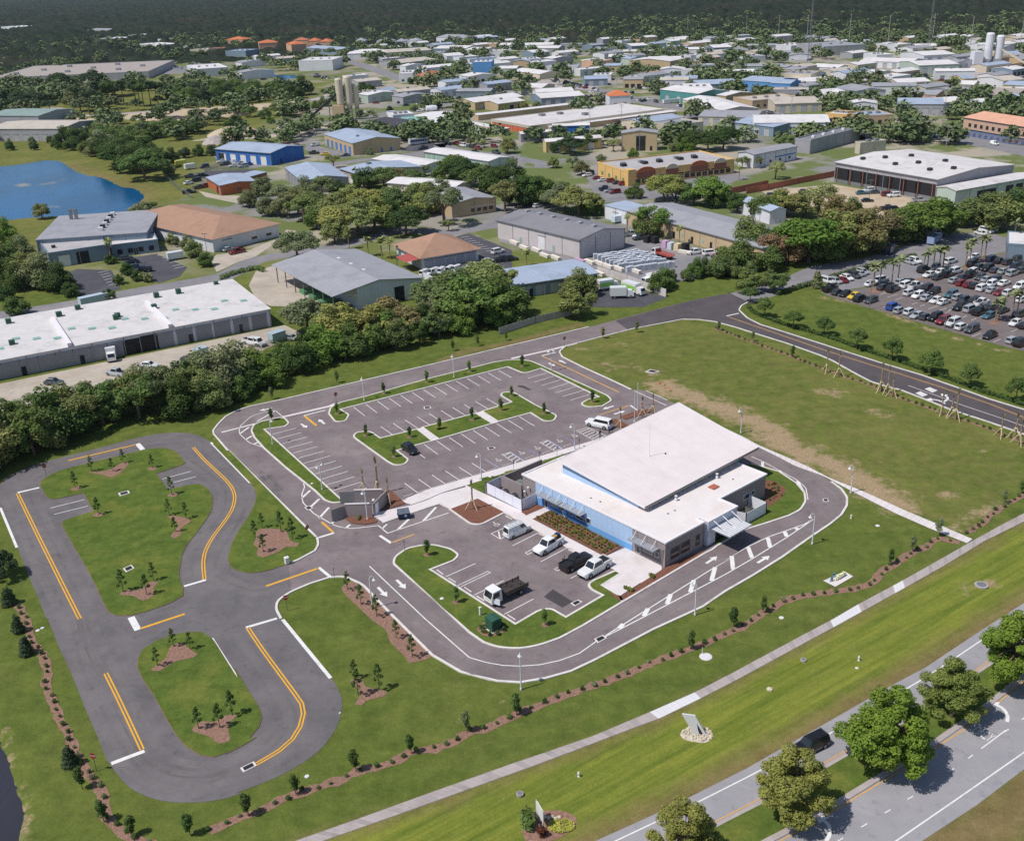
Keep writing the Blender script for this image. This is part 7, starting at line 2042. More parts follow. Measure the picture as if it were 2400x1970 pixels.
hp = bld('white building under a tan brown hipped shingle roof', 'V5 1372,1172', 'V5 1838,1092', 'V5 1172,962', 3.8, 'hip', 4.4, 'w_white', 'r_brown', 1.0, front=[RD(5, 3.2, 2.8, 'p_door')])
G().add([(-5.2, 0, 3.1), (-.6, -.4, 3.6), (-.6, 8, 3.6), (-5.2, 8, 3.1)], [(0, 1, 2, 3)]).obj('awning', 'p_red', hp)
for y in (.4, 7.6):
 G().box(-5.0, -4.8, y, y + .2, 0, 3.1).obj('post', 'metal_grey', hp)
sh_ = bld('grey roofed shed with an open post canopy along its left side', 'V5 655,1545', 'V5 1380,1388', 'V5 410,1078', 5.4, 'gd', 2.0, 'w_white', 'r_grey', .6, front=[RD(1, 3.0, 4.2, 'p_dark', .66, .8)], open_left=7.0, units=[('skylight', .56, .3 + .2 * i, 1.5, .05, 'r_white') for i in range(3)])
for i in range(4):
 G().box(1.0, 5.5, 3 + i * 6.5, 6.5 + i * 6.5, 0, 1.1).obj('bin_stall', 'p_green', sh_)
bld('small white flat roofed block at the corner of the grey shed', 'V5 1340,1400', 'V5 1430,1385', 'V5 1310,1315', 3.0, 'flat', .2, 'w_white', 'r_tan', name='outbuilding')
bld('small white flat roofed block before the grey shed front', 'V5 900,1440', 'V5 1030,1410', 'V5 960,1370', 2.6, 'flat', .2, 'w_white', 'r_tan', name='outbuilding')
bld('low pale blue shed with panel doors beside the lorry yard', 'V6 20,1412', 'V6 705,1308', 'V6 480,1088', 4.0, 'gl', .9, 'w_bluegrey', 'r_blue', .4, front=[RD(4, 3.0, 3.0, 'p_door', .05, .75), RD(1, 3.4, 3.2, 'p_dark', .8, .95), DR(1, .1, .3)])
bld('white panelled warehouse under a weathered grey roof by the baled stock', 'V6 563,1082', 'V6 932,985', 'V5 2052,742', 6.2, 'gd', 1.7, 'w_pink', 'r_dark', .35, side=[RD(1, 3.6, 4.2, 'p_doorwhite', .36, .52), DR(2, .1, .9, 'p_doorgreen')], units=[('ridge_vent', .5, .1 + .16 * i, 1.6, .5, 'r_grey') for i in range(6)])
bld('long tan shed with a grey roof behind the lumber yard', 'V6 955,800', 'V6 2110,1135', 'V6 1335,620', 4.9, 'gl', 1.3, 'w_tan', 'r_grey', .3, front=[DR(3, .3, .7, 'p_dark'), WN(4, 1.0, 1.2, 'p_doorgreen', t0=.2, t1=.8)])
bld('white end block of the long tan shed', 'V6 765,745', 'V6 950,798', 'V6 935,605', 4.8, 'mono', .3, 'w_white', 'r_blue', .2, front=[RD(1, 3, 3, 'p_doorwhite')])
bld('white shed with a blue grey roof by the plaza trees', 'V6 1890,705', 'V6 2130,800', 'V6 1960,560', 4.8, 'gl', 1.0, 'w_white', 'r_blue', .3)
pz = bld('orange and yellow shop plaza with arched parapets and a grey flat roof', 'V6 962,482', 'V6 1832,375', 'V6 668,292', 5.6, 'flat', .5, 'w_amber', 'r_gravel', name='shop_plaza', front=[WN(16, 2.2, 1.8, z=.6, t0=.06, t1=.97), ('awning', 14, 2.6, .5, 'p_dark', 2.6, .08, .96)], side=[WN(4, 1.6, 1.5, 'p_green', z=1.2)], units=[('air_conditioner', .1 + .17 * i + .03 * (i % 2), .5, 2.2, 1.1, 'metal_dark') for i in range(5)] + [('air_conditioner', .13 + .17 * i, .62, 1.8, 1.0, 'metal_grey') for i in range(5)])
LP = (trace('V6 1832,375')[0][0] - trace('V6 962,482')[0][0]).length
for k, t in enumerate((.16, .4, .66, .86)):
 w = 8.5 if k % 2 == 0 else 6
 G().add([(LP * t + w / 2 * math.cos(a), -.25, 5.2 + 1.9 * math.sin(a)) for a in [i * math.pi / 10 for i in range(11)]] + [(LP * t + w / 2 * math.cos(a), .25, 5.2 + 1.9 * math.sin(a)) for a in [i * math.pi / 10 for i in range(11)]], [list(range(11)), list(range(11, 22))[::-1]] + [(i, i + 11, (i + 1) % 11 + 11, (i + 1) % 11) for i in range(11)]).obj('arched_parapet', 'w_orange' if k % 2 == 0 else 'w_cream', pz)
 G().box(LP * t - w / 2, LP * t + w / 2, -.3, -.08, 2.9, 5.2).obj('facade_panel', 'w_redbrown', pz)
G().box(-.4, 3.0, -.4, 3.0, 0, 6.6).obj('corner_tower', 'w_amber', pz)
bld('tall tan hall with a tinted entrance bay behind the plaza', 'V6 905,192', 'V6 1200,188', 'V6 640,25', 8.5, 'gd', 1.2, 'w_tan', 'r_grey', .3, front=[RD(1, 4.5, 7, 'glass_dark', .45, .62), DR(1, .75, .9)])
bld('yellow workshop with a white roof behind the dark trees', 'V6 285,208', 'V6 740,172', 'V6 192,105', 5.4, 'gl', 1.0, 'w_yellow', 'r_white', .3, front=[RD(3, 3, 3.4, 'p_doorwhite')])
bld('grey shed with a pale roof left of the blue one', 'V6 75,120', 'V6 330,98', 'V6 110,35', 4.4, 'gl', .8, 'w_grey', 'r_white', .3, front=[WN(5)])
bld('blue shed with a pale roof behind the yellow workshop', 'V6 338,80', 'V6 640,70', 'V6 300,8', 6.0, 'gl', .8, 'w_blue', 'r_white', .3, front=[WN(6)])
bc = bld('huge white flat roofed self storage block with orange doors', 'V2 1172,832', 'V2 2000,722', 'V2 905,742', 4.2, 'flat', .25, 'w_cream', 'r_membrane', name='storage_block', side=[RD(14, 3.0, 2.8, 'p_doororange')], units=[('air_conditioner', .3, .75, 3, 1.2, 'metal_grey'), ('air_conditioner', .42, .7, 3, 1.2, 'metal_grey'), ('air_conditioner', .5, .35, 3, 1.4, 'metal_grey')])
bld('low outer storage strip along the left of the storage block', 'V2 990,838', 'V2 1045,830', 'V2 800,756', 3.2, 'mono', .3, 'w_cream', 'r_white', .2, side=[RD(12, 2.4, 2.2, 'p_doorgreen')])
bld('low outer storage strip behind the storage block', 'V2 850,748', 'V2 1490,672', 'V2 1490,655', 3.2, 'mono', .2, 'w_tan', 'r_white', .2, depth=6)
bld('low outer storage strip in front of the storage block', 'V2 1300,822', 'V2 2080,722', '', 3.0, 'mono', .2, 'w_tan', 'r_white', .2, depth=5)
lu = bld('lumber hall with a wide white roof and open timber bays', 'V7 545,447', 'V7 1378,605', 'V7 1445,215', 8.0, 'gl', 1.5, 'w_grey', 'r_membrane', .4, name='lumber_hall', front=[('bay_opening', 7, 9.0, 4.6, 'p_dark', 1.4, .03, .97)], units=[('roof_vent', .12 + .11 * i, (.2, .35, .55)[i % 3], 1.5, 1.0, 'metal_dark') for i in range(8)])  # bay openings are dark panels painting the shade inside the hall
LL_ = (trace('V7 1378,605')[0][0] - trace('V7 545,447')[0][0]).length
for i in range(8):
 x = LL_ * (.03 + .94 * i / 7)
 G().box(x - .16, x + .16, -.3, .1, 0, 6.2).obj('post', 'w_redbrown', lu)
for i in range(7):
 x = LL_ * (.03 + .94 * (i + .5) / 7)
 G().box(x - 4, x + 4, -.2, -.08, 0, 1.5).obj('fence_panel', 'metal_grey', lu)
bld('lower pale annex at the right of the lumber hall', 'V7 1540,645', 'V7 2200,520', 'V7 1392,485', 5.6, 'gl', .8, 'w_palegreen', 'r_membrane', .3, front=[RD(1, 10, 4, 'p_dark', .2, .55), RD(3, 4, 4, 'p_dark', .6, .98)])
bld('pale flat roofed block at the right edge of the car lot', 'V7 1960,1075', 'V7 2250,1095', '', 4.2, 'flat', .3, 'w_bluegrey', 'r_white', depth=16, side=[WN(2)])
bld('grey workshop with a blue fascia behind the street trees', 'V7 -120,335', 'V7 230,262', 'V7 10,150', 6, 'gl', .8, 'w_white', 'r_grey', .3, front=[('fascia', 1, 14, .5, 'w_blue', 2.8, .5, .95), WN(4)])
bld('white and grey flat roofed shop with roof vents', 'V7 345,215', 'V7 755,105', 'V7 240,88', 6.0, 'flat', .5, 'w_grey', 'r_dark', units=[('roof_vent', .2 + .2 * i, .5, 1.4, .9, 'steel_white') for i in range(4)])
bld('cream shop with a stepped flat roof beside the street', 'V7 758,218', 'V7 968,195', 'V7 640,155', 5, 'flat', .3, 'w_cream', 'r_gravel', units=[('air_conditioner', .4, .5, 2, 1, 'metal_grey'), ('air_conditioner', .7, .5, 2, 1, 'metal_grey')])
pc = bld('peach villa style complex with terracotta hipped roof by the narrow pond', 'V3 1735,795', 'V3 2240,880', 'V3 1800,705', 5.5, 'hip', 3.2, 'w_peach', 'r_peach', .6, name='office_complex', front=[WN(12, 1.8, 1.8)])
WALLS = dict(w='w_white', c='w_cream', t='w_tan', g='w_grey', b='w_bluegrey', y='w_yellow', k='w_dark', B='w_blue', o='w_amber', p='w_peach', s='w_skyblue', e='w_teal', G='w_palegreen', r='w_redbrown')
WNAME = dict(w='white', c='cream', t='tan', g='grey', b='blue grey', y='yellow', k='dark', B='blue', o='amber', p='peach', s='sky blue', e='teal', G='pale green', r='red brown')
ROOFS = dict(W='r_white', g='r_grey', b='r_blue', t='r_tan', k='r_black', o='r_orange', T='r_terra', a='r_asphalt', d='r_dark', e='r_teal', G='r_green', p='r_peach')
RNAME = dict(W='white', g='grey', b='pale blue', t='tan', k='black', o='orange', T='terracotta', a='dark brown', d='dark grey', e='teal', G='grey green', p='peach')
TYPE = dict(f='flat', l='gl', d='gd', h='hip', m='mono')
FAR = '''V3 570,700,860,690,18,5,c,t,m 430,680,720,655,22,5,t,t,f 15,622,185,618,30,7,w,W,f 90,572,340,562,28,5,b,b,l 350,562,555,578,28,7,s,b,l 545,582,662,587,18,7,s,b,l 605,522,790,527,22,7,c,g,f 690,548,990,532,22,4,w,W,l 880,642,1050,622,24,5,w,W,l 1060,652,1250,642,26,8,w,g,d 1330,712,1610,714,28,6,g,b,l 1590,692,1740,682,18,5,w,W,l 880,762,1010,772,14,5,o,W,f 1090,782,1300,772,18,5,t,b,f 440,835,905,832,30,6,w,W,l 95,778,450,788,28,5,c,g,l
1330,562,1530,552,18,5,c,W,l 1390,632,1565,642,18,5,p,g,l 1490,392,1685,382,38,6,w,W,l 1460,458,1705,448,36,6,G,W,l 1095,418,1410,428,28,5,w,W,l 1200,382,1300,377,24,5,w,W,f 870,350,1130,335,50,8,g,g,f 1330,322,1412,314,28,6,w,W,f 400,392,512,384,24,5,w,g,f 190,337,302,332,28,6,b,W,l 1870,642,2050,650,24,5,k,a,m 1960,662,2130,670,20,5,y,b,l 1705,572,1800,575,16,5,c,W,l 1980,575,2105,582,18,5,y,b,l 1735,537,1805,533,16,5,y,b,l 790,445,955,455,18,4,w,W,l 50,382,115,377,20,5,w,W,f 0,665,240,740,22,5,c,W,l 300,815,560,850,20,5,b,b,m 670,320,790,312,30,5,w,W,f 1800,360,1990,368,24,4,t,t,f 1860,312,1925,308,20,4,w,W,l 2010,370,2100,366,20,4,b,b,l 1980,550,2110,540,24,5,w,t,l 1860,700,1970,690,18,5,w,W,l
V2 1240,658,1508,640,26,5,b,W,l 1215,612,1440,600,18,4,w,W,l 1115,587,1242,590,22,5,c,W,l 830,685,1130,645,22,5,t,W,l 360,515,445,512,28,7,w,W,f 445,520,582,522,24,6,c,T,h 815,465,932,462,24,10,s,W,f 380,425,590,402,36,5,g,t,l 570,338,772,338,36,6,b,W,l 280,365,560,348,45,6,g,t,l 40,372,300,362,28,6,w,W,h 655,388,762,380,24,6,w,W,l 1780,445,2035,452,28,9,t,W,d 1690,358,1892,352,24,5,c,W,f 1655,388,1792,385,20,5,g,W,l 1490,425,1590,430,20,6,p,t,f 1560,502,1672,500,16,4,w,W,f 1510,535,1650,530,16,5,b,b,l 210,628,345,595,10,5,e,b,l 325,782,452,772,14,6,w,W,f 370,802,512,797,10,4,e,e,m 140,805,390,838,18,4,k,k,h 1662,668,1792,662,14,7,w,o,h 1975,622,2210,652,24,7,e,W,l 590,275,762,282,18,8,w,g,h 85,287,150,285,16,6,w,g,h 220,287,300,287,16,6,w,g,h 335,292,402,290,16,6,w,g,h 408,288,480,288,16,6,w,g,h 768,340,885,342,30,5,w,W,l 980,312,1065,310,24,5,w,W,l 1130,312,1310,308,26,5,b,W,l 1125,332,1345,330,26,5,g,W,l 1190,360,1290,352,24,5,b,W,l 800,300,960,298,24,4,t,t,f 1150,405,1240,400,20,5,w,W,f 1800,318,1900,312,26,5,b,W,l 1985,330,2115,332,30,5,b,b,l 1060,470,1230,492,20,4,c,W,l
V1 -60,530,925,487,130,6,g,a,f 1220,482,1420,468,55,7,w,W,f 1855,442,2065,437,38,9,w,W,f 1610,318,1727,312,24,9,p,o,h 1810,328,1902,322,24,9,p,o,h 1400,288,1510,287,22,8,p,o,h 1912,304,1977,302,18,9,p,o,h 1980,304,2052,302,18,8,p,o,h 1822,300,1910,297,18,9,p,T,h 1295,332,1420,328,22,5,r,T,f 1400,352,1525,352,26,6,b,b,f 620,268,742,268,30,6,w,W,f 868,303,1002,312,26,6,w,W,f 1140,322,1212,320,22,6,w,W,f 1180,337,1292,337,22,5,c,t,f 10,188,115,190,40,6,w,W,f 545,205,670,208,36,5,g,g,l 1900,330,2110,345,26,6,b,b,l 800,240,850,242,24,5,w,W,f 980,268,1035,270,20,5,w,W,f
-60,875,395,875,36,7,g,t,l -60,808,255,812,34,9,g,G,l'''
sh_k = 'V3'
cnt = {}
rows = []
for tok in FAR.split():
 if tok in SH:
  sh_k = tok
  continue
 q = tok.split(',')
 rows.append((sh_k, q))
rows.sort(key=lambda r: (at(r[0], float(r[1][0]), float(r[1][1])).x / at(r[0], float(r[1][0]), float(r[1][1])).y))
tot = {}
zone_of = lambda y: 'in the far district' if y > 620 else 'in the middle district'
for s_, q in rows:
 k = (q[6], q[7], q[8], zone_of(at(s_, float(q[0]), float(q[1])).y))
 tot[k] = tot.get(k, 0) + 1
for s_, q in rows:
 A = at(s_, float(q[0]), float(q[1]))
 k = (q[6], q[7], q[8], zone_of(A.y))
 i = cnt.get(k, 0)
 cnt[k] = i + 1
 ty = dict(f='flat roofed', l='gabled', d='front gabled', h='hip roofed', m='lean to')[q[8]]
 lb = '%s %s building with %s roof %s' % (WNAME[q[6]], ty, RNAME[q[7]], k[3])
 if tot[k] > 1:
  lb += ', %s from left' % nth(i)
 big = float(q[4]) > 100
 L_ = abs(float(q[2]) - float(q[0]))
 hh = float(q[5])
 mk_ = []
 if not big and A.y < 900:
  mk_ = [WN(max(2, int(L_ / 45)), 2.0, 1.5, z=1.2)] if q[8] in 'fh' else [RD(max(2, int(L_ / 60)), 3.4, min(3.6, hh - 1), 'p_door')]
 un = [('roof_unit', .25 + .25 * j, .5, 2.0, 1.0, 'metal_grey') for j in range(3)] if q[8] == 'f' else []
 if big:
  un = [('roof_unit', .1 + .11 * j, .25 + .25 * (j % 3), 4.0, 2.0, 'r_grey') for j in range(8)]
 bld(lb, '%s %s,%s' % (s_, q[0], q[1]), '%s %s,%s' % (s_, q[2], q[3]), '', hh, TYPE[q[8]], .4 if q[8] == 'f' else 1.6 if q[8] != 'h' else 3.0, WALLS[q[6]], ROOFS[q[7]], .3, 'building', mk_, (), un, float(q[4]))
ROADS = [(curve(s, step=12), w) for s, w in (('V1 -100,695 170,680 340,672 450,712 600,714 1000,688 1500,656 1950,617 2115,555', 9), ('V2 1100,530 1500,548 1700,592 1950,642 V3 200,692 700,742 1000,792 V7 1480,75 1800,132 2115,192', 16), ('V1 1380,310 1560,330 1800,352 2115,372 V2 100,395 400,500', 14))]
KEEP = [loop(s) for s in ('V1 -50,720 350,640 1000,560 1120,700 1500,700 2000,620 2100,700 2100,900 -50,900', 'V1 -50,330 540,330 1340,400 1340,500 -50,560', 'V1 990,560 1950,540 1990,640 1000,690', 'V1 1660,450 1900,430 2115,500 2115,600 1900,560', 'V3 1450,690 2115,770 2115,872 1400,860', 'V2 90,640 700,660 700,860 90,860', 'V2 560,700 960,690 960,872 560,872')]
rf = random.Random(21)
fill = []
SMALL = []
SHEDS = []
for _ in range(2600):
 if len(fill) >= 140:
  break
 px, py = rf.uniform(560, 2400), 98 + 225 * rf.random() ** 1.2
 p = atp(px, py)
 if p.y < 430 or p.y > 1350:
  continue
 w, d = rf.uniform(14, 30), rf.uniform(10, 18)
 X, Y = np.array([p.x, p.x + w, p.x + w / 2]), np.array([p.y, p.y + w * .3, p.y + d])
 if any(inside(X, Y, [(q - sum(f, Vector()) / 4) * 1.25 + sum(f, Vector()) / 4 for q in f]).any() for f in FOOT if (sum(f, Vector()) / 4 - p).length < 90) or any(dist_line(X, Y, pts).min() < w_ * .5 + 9 for pts, w_ in ROADS) or any(inside(X, Y, k).any() for k in KEEP):
  continue
 a = rf.choice([.55, .62, -.25, .6])
 fill.append(p)
 q = p + Vector((math.cos(a), math.sin(a), 0)) * w
 FX = [p, q]
 SH['Q'] = (0, 0, 1)
 wk, rk, tk_ = rf.choice('wwwcgbtGwcgt'), rf.choice('WWWgbtgW'), rf.choice('llfld')
 def to_px(v):
  c = WC @ (v - Vector((0, 0, CAM_H)))
  return 1200 + FPX * c.x / c.z, 985 + FPX * c.y / c.z
 A_, B_ = to_px(p), to_px(q)
 SHEDS.append(bld('small %s shed with %s roof among the district blocks' % (WNAME[wk], RNAME[rk]), 'Q %.2f,%.2f' % A_, 'Q %.2f,%.2f' % B_, '', rf.uniform(4, 6.5), TYPE[tk_], .4 if tk_ == 'f' else 1.3, WALLS[wk], ROOFS[rk], .3, 'shed', [RD(3, 2.8, 2.8, rf.choice(['p_door', 'p_dark', 'p_doorgrey']))] if p.y < 900 else [], (), [('roof_unit', .4, .5, 1.6, .9, 'metal_grey')], d))
 for k in range(3):
  if rf.random() < .75:
   SMALL.append((p + Vector((rf.uniform(0, w), -rf.uniform(4, 12), 0)), rf.uniform(0, 3), rf.randrange(7)))
SHEDS.sort(key=lambda o: o.location.x / o.location.y)
cnt = {}
for o in SHEDS:
 i = cnt.get(o['label'], 0)
 cnt[o['label']] = i + 1
 o['label'] += ', %s from left' % nth(i)
for nm, s, w, m, lb in (('road', 'W1 -200,530 0,490 300,445 600,397 900,337 1200,280 1600,214 1850,167 V5 0,1092 250,1047 450,1007 700,975 950,905 1150,850 1400,852 1600,866 1800,832 2040,782 V6 250,655 700,605 1050,575 1400,562 1600,545 V7 0,485 300,425 560,388', 8, 'asphalt_old', 'grey industrial street winding between the workshops'),
      ('road', 'V5 500,320 700,290 900,262 1150,235 1450,190 1520,130 1570,90 1500,50', 8, 'asphalt_old', 'side street passing the tan workshop with blue doors'), ('road', 'V5 1520,130 1700,190 2115,230 V6 0,245 150,270 270,300 250,330', 8, 'asphalt_old', 'curving street in front of the storage rows'), ('road', 'V2 470,860 680,845 760,815 690,785 630,790 650,740', 7, 'asphalt_old', 'looping drive beside the storage block'),
      ('road', 'V1 -100,695 170,680 340,672 450,712 600,714 1000,688 1500,656 1950,617 2115,555', 9, 'concrete_old', 'pale road along the meadow before the dark wood'), ('road', 'V2 1100,530 1500,548 1700,592 1950,642 V3 200,692 700,742 1000,792 V7 1480,75 1800,132 2115,192 2500,270', 17, 'asphalt_old', 'wide arterial road crossing the middle district'), ('road', 'V3 1000,792 1100,870 V7 850,100 600,40', 9, 'asphalt_old', 'short street joining the arterial road'),
      ('road', 'V1 1380,310 1560,330 1800,352 2115,372 V2 100,395 400,500', 14, 'asphalt_old', 'far pale road below the orange roofs'), ('road', 'V6 700,605 740,540 720,460 660,380', 7, 'asphalt_old', 'short drive at the left of the plaza')):
 G().strip(curve(s, step=5), w, .012 if nm == 'road' else .02).obj(nm, m, label=lb, cat='road', kind='structure')
for nm, s, m, z, lb in (('yard', 'W1 -250,1105 W2 590,42 730,110 300,295 W1 1500,910 900,1160 0,1330 -250,1370', 'concrete_yard', .02, 'stained concrete yard of the long warehouse'), ('parking_lot', 'V4 540,1195 640,1165 920,1175 965,1260 1000,1330 720,1392 620,1372', 'asphalt_dark', .03, 'dark asphalt lot before the grey works'), ('parking_lot', 'V4 985,1085 1290,1040 1550,1150 1480,1232 1310,1282 1240,1235', 'asphalt_dark', .03, 'dark asphalt lot beside the small white trailer'),
      ('driveway', 'V4 1790,1045 2060,1010 V5 205,900 250,840 330,850 300,900 150,960 0,1060 V4 1960,1110 1790,1190 1740,1090', 'concrete_yard', .024, 'pale concrete drive of the brown roofed warehouse'), ('yard', 'V4 1640,520 1830,560 2110,560 2050,640 1850,600 1700,570', 'concrete_yard', .02, 'pale apron of the rust orange workshop'), ('yard', 'V4 1500,400 1700,360 2115,340 2115,400 1700,420', 'asphalt_dark', .02, 'dark drive above the rust orange workshop'), ('yard', 'V4 1760,230 1900,215 2115,300 V5 420,250 330,290 V4 2100,330 1850,320', 'asphalt_old', .02, 'grey yard full of parked cars by the blue workshop'),
      ('yard', 'V5 420,120 560,160 820,235 700,250 500,210 400,180', 'asphalt_old', .02, 'grey yard beside the tan workshop with blue doors'), ('yard', 'V5 1200,190 1300,110 1480,110 1470,165 1330,195', 'asphalt_dark', .02, 'dark lot with a bus behind the tan workshop'), ('driveway', 'V5 0,1180 230,1115 400,1090 250,1180 640,1440 500,1480 120,1470 0,1420 -60,1300', 'concrete_yard', .024, 'pale concrete drive before the grey canopy shed'),
      ('parking_lot', 'V5 1640,900 1760,870 2115,1010 2115,1190 1880,1220 1350,1200 1850,1060 1830,1000', 'asphalt_dark', .024, 'dark lot beside the hipped brown roof'), ('yard', 'V6 940,870 1700,1020 1560,1240 1180,1300 700,1180 560,1140 -100,940 -100,900 565,1090 935,990', 'asphalt_old', .02, 'grey stock yard with baled goods and lumber'), ('parking_lot', 'V6 715,1255 870,1300 1290,1400 1080,1480 500,1480 430,1400 700,1320', 'asphalt_dark', .02, 'dark yard with green and white lorries'),
      ('yard', 'V7 -50,525 540,465 740,500 1360,615 1620,660 1500,760 1000,760 600,690 100,600', 'sand_yard', .02, 'sandy lot before the lumber hall'), ('parking_lot', 'V6 680,385 955,485 1150,462 1835,372 1960,410 1400,560 950,595 780,612 740,572 725,490', 'asphalt_old', .02, 'pale parking forecourt of the orange plaza'), ('yard', 'V2 100,775 330,742 560,690 690,690 660,770 500,805', 'concrete_white', .02, 'whitish yard of the concrete plant'), ('yard', 'V1 1180,875 1400,830 1700,832 2060,760 2115,790 2060,800 1700,852', 'concrete_yard', .02, 'pale yard with sand heaps by the silos'),
      ('yard', 'V1 740,738 1050,757 1480,722 1560,692 1900,642 1880,627 1400,657 800,707', 'sand_yard', .02, 'sandy strip behind the pond thicket'), ('yard', 'V1 200,730 400,760 640,780 620,735 450,730 350,735', 'sand_yard', .02, 'sandy lot beside the far grey sheds'), ('yard', 'V2 1560,800 1800,740 2115,720 V3 60,800 -20,860 V2 1900,872', 'concrete_yard', .016, 'yard full of vehicles right of the storage block'), ('yard', 'V3 20,690 420,670 620,700 800,760 700,770 300,720 0,740', 'asphalt_old', .016, 'grey forecourt of the shops by the arterial road'), ('yard', 'V2 1080,480 1300,500 1600,540 1560,560 1200,530', 'concrete_old', .016, 'pale yard beside the far arterial road'),
      ('yard', 'V1 530,395 930,400 1320,430 1300,440 900,470 700,470', 'asphalt_old', .016, 'grey lot crowded with white vehicles behind the dark roof'), ('yard', 'V3 1780,380 2115,400 2115,500 1850,500 1750,450', 'concrete_old', .016, 'pale yard of the far white silos'), ('meadow', 'V1 0,700 350,660 1000,600 1120,660 600,710 450,708', 'grass_meadow' if 0 else 'grass_island', .008, 'mown meadow under the tall pines')):
 if nm == 'meadow':
  continue
 sheet(nm, loop(s), z, m, lb, 'yard')
for s in ('V4 810,1195 890,1180', 'V4 830,1215 905,1198', 'V4 845,1235 920,1217', 'V4 862,1255 938,1238', 'V4 878,1278 950,1260', 'V4 895,1300 968,1283', 'V4 1300,1055 1370,1042', 'V4 1340,1075 1420,1060', 'V4 1370,1095 1450,1080', 'V4 1400,1115 1480,1100', 'V4 1425,1140 1500,1125', 'V4 1440,1160 1530,1142'):
 G().strip(line(s), .2, .036).obj('stall_line', 'paint_white', label='painted stall line in the lots before the grey works', cat='marking', group='stall lines before the grey works', kind='structure')
for i in range(9):
 x, y = 1690 + i * 30, 905 + i * 16
 G().strip([at('V5', x, y), at('V5', x + 70, y - 8)], .2, .03).obj('stall_line', 'paint_white', label='painted stall line in the lot by the hipped brown roof', cat='marking', group='stall lines by the hipped roof', kind='structure')
def chain_fence(label, text, h=1.9, mat='mesh_fence', post=3.0):
 P_ = resample(line(text), post)
 r = thing('chain_fence', label, 'fence', P_[0])
 o = P_[0]
 for a, b in zip(P_, P_[1:]):
  a, b = a - o, b - o
  G().add([a, b, b + Vector((0, 0, h)), a + Vector((0, 0, h))], [(0, 1, 2, 3)]).obj('mesh_panel', mat, r)
  G().cyl(a, a + Vector((0, 0, h + .1)), .04, .04, 5).obj('post', 'metal_grey', r)
t = NT('mesh_fence')
ck = t.n('TexChecker')
ck.inputs['Scale'].default_value = 22
t.l(t.pos(), ck.inputs[0])
t.done((.25, .26, .27), .5, .3, metal=.3)
tp = t.n('BsdfTransparent')
mx_ = t.n('MixShader', i0=.42)
t.l(tp.outputs[0], mx_.inputs[1])
t.l(t.b.outputs[0], mx_.inputs[2])
t.l(mx_.outputs[0], t.out.inputs[0])
chain_fence('chain link fence between the warehouse yard and the thicket', 'W1 1700,905 1870,865 2040,835 2115,800 W2 300,265 480,225 680,165')
chain_fence('chain link fence on the pond bank', 'V4 1370,410 1430,470 1500,530 1600,590')
chain_fence('chain link fence of the storage yard by the blue workshop', 'V4 1740,225 1850,225 2000,250 V4 1690,360 2110,345')
def panel_wall(label, text, h, mat, name='boundary_wall', panel=2.6):
 pts = [p for p, r in trace(text)]
 vinyl_fence(name, label, pts, h, mat, panel)
panel_wall('stained pale panel wall below the lorry yard', 'W3 600,120 900,25 1200,-45 1330,-95', 1.8, 'concrete_old')
panel_wall('pinkish panel fence between the stock yard and the lorry yard', 'V6 705,1200 950,1275 1170,1360 1270,1395', 2.2, 'w_pink')
panel_wall('dark red brown boundary wall of the sandy lot', 'V7 -180,545 0,512 250,460 545,402', 2.4, 'r_terra')
panel_wall('dark red brown wall by the plaza trees', 'V6 1810,545 2115,480', 2.4, 'r_terra')
panel_wall('white vinyl fence beside the van row of the grey shed', 'V5 1385,1245 1500,1300 1620,1360', 2.0, 'vinyl_white')
plain('bale_wrap', lin(196, 200, 208), .4, .15, 1.5)
plain('lumber_new', lin(226, 218, 206), .8, .08, 2)
plain('lumber_pink', lin(196, 160, 190), .8, .1, 2)
bale = G()
for i, (x0, z0) in enumerate(((0, 0), (.02, .62), (-.02, 1.22))):
 bale.box(-.55 + x0, .55 + x0, -.5, .5, z0 + .02, z0 + .6)
bm_ = bale.mesh('bale_stack', 'bale_wrap')
b0, b1, b2 = at('V6', 690, 1085), at('V6', 1060, 1045), at('V6', 960, 1190)
R_, Q_ = 16, 9
k = 0
for i in range(R_):
 for j in range(Q_):
  if 7 <= j < 8:
   continue
  p = b0 + (b1 - b0) * (i / (R_ - 1)) * .95 + (b2 - b0) * (j / (Q_ - 1))
  o = link('bale_stack', bm_, None, p + Vector((0, 0, .022)), RNG.uniform(-.08, .08) + math.atan2((b1 - b0).y, (b1 - b0).x), 'grey wrapped bale stack in the stock yard, %s of its %s row' % (nth(i), nth(j)), 'bale', 'wrapped bales in the stock yard', scale=(1.12, 1.12, RNG.uniform(.85, 1.05)))
pk = G()
for i in range(5):
 for j in range(4):
  pk.box(-2.4, 2.4, -.55 + j * .28, -.55 + j * .28 + .26, .1 + i * .2, .1 + i * .2 + .17)
pkm = pk.mesh('lumber_stack', 'lumber_new')
pkp = pk.mesh('lumber_stack', 'lumber_pink')
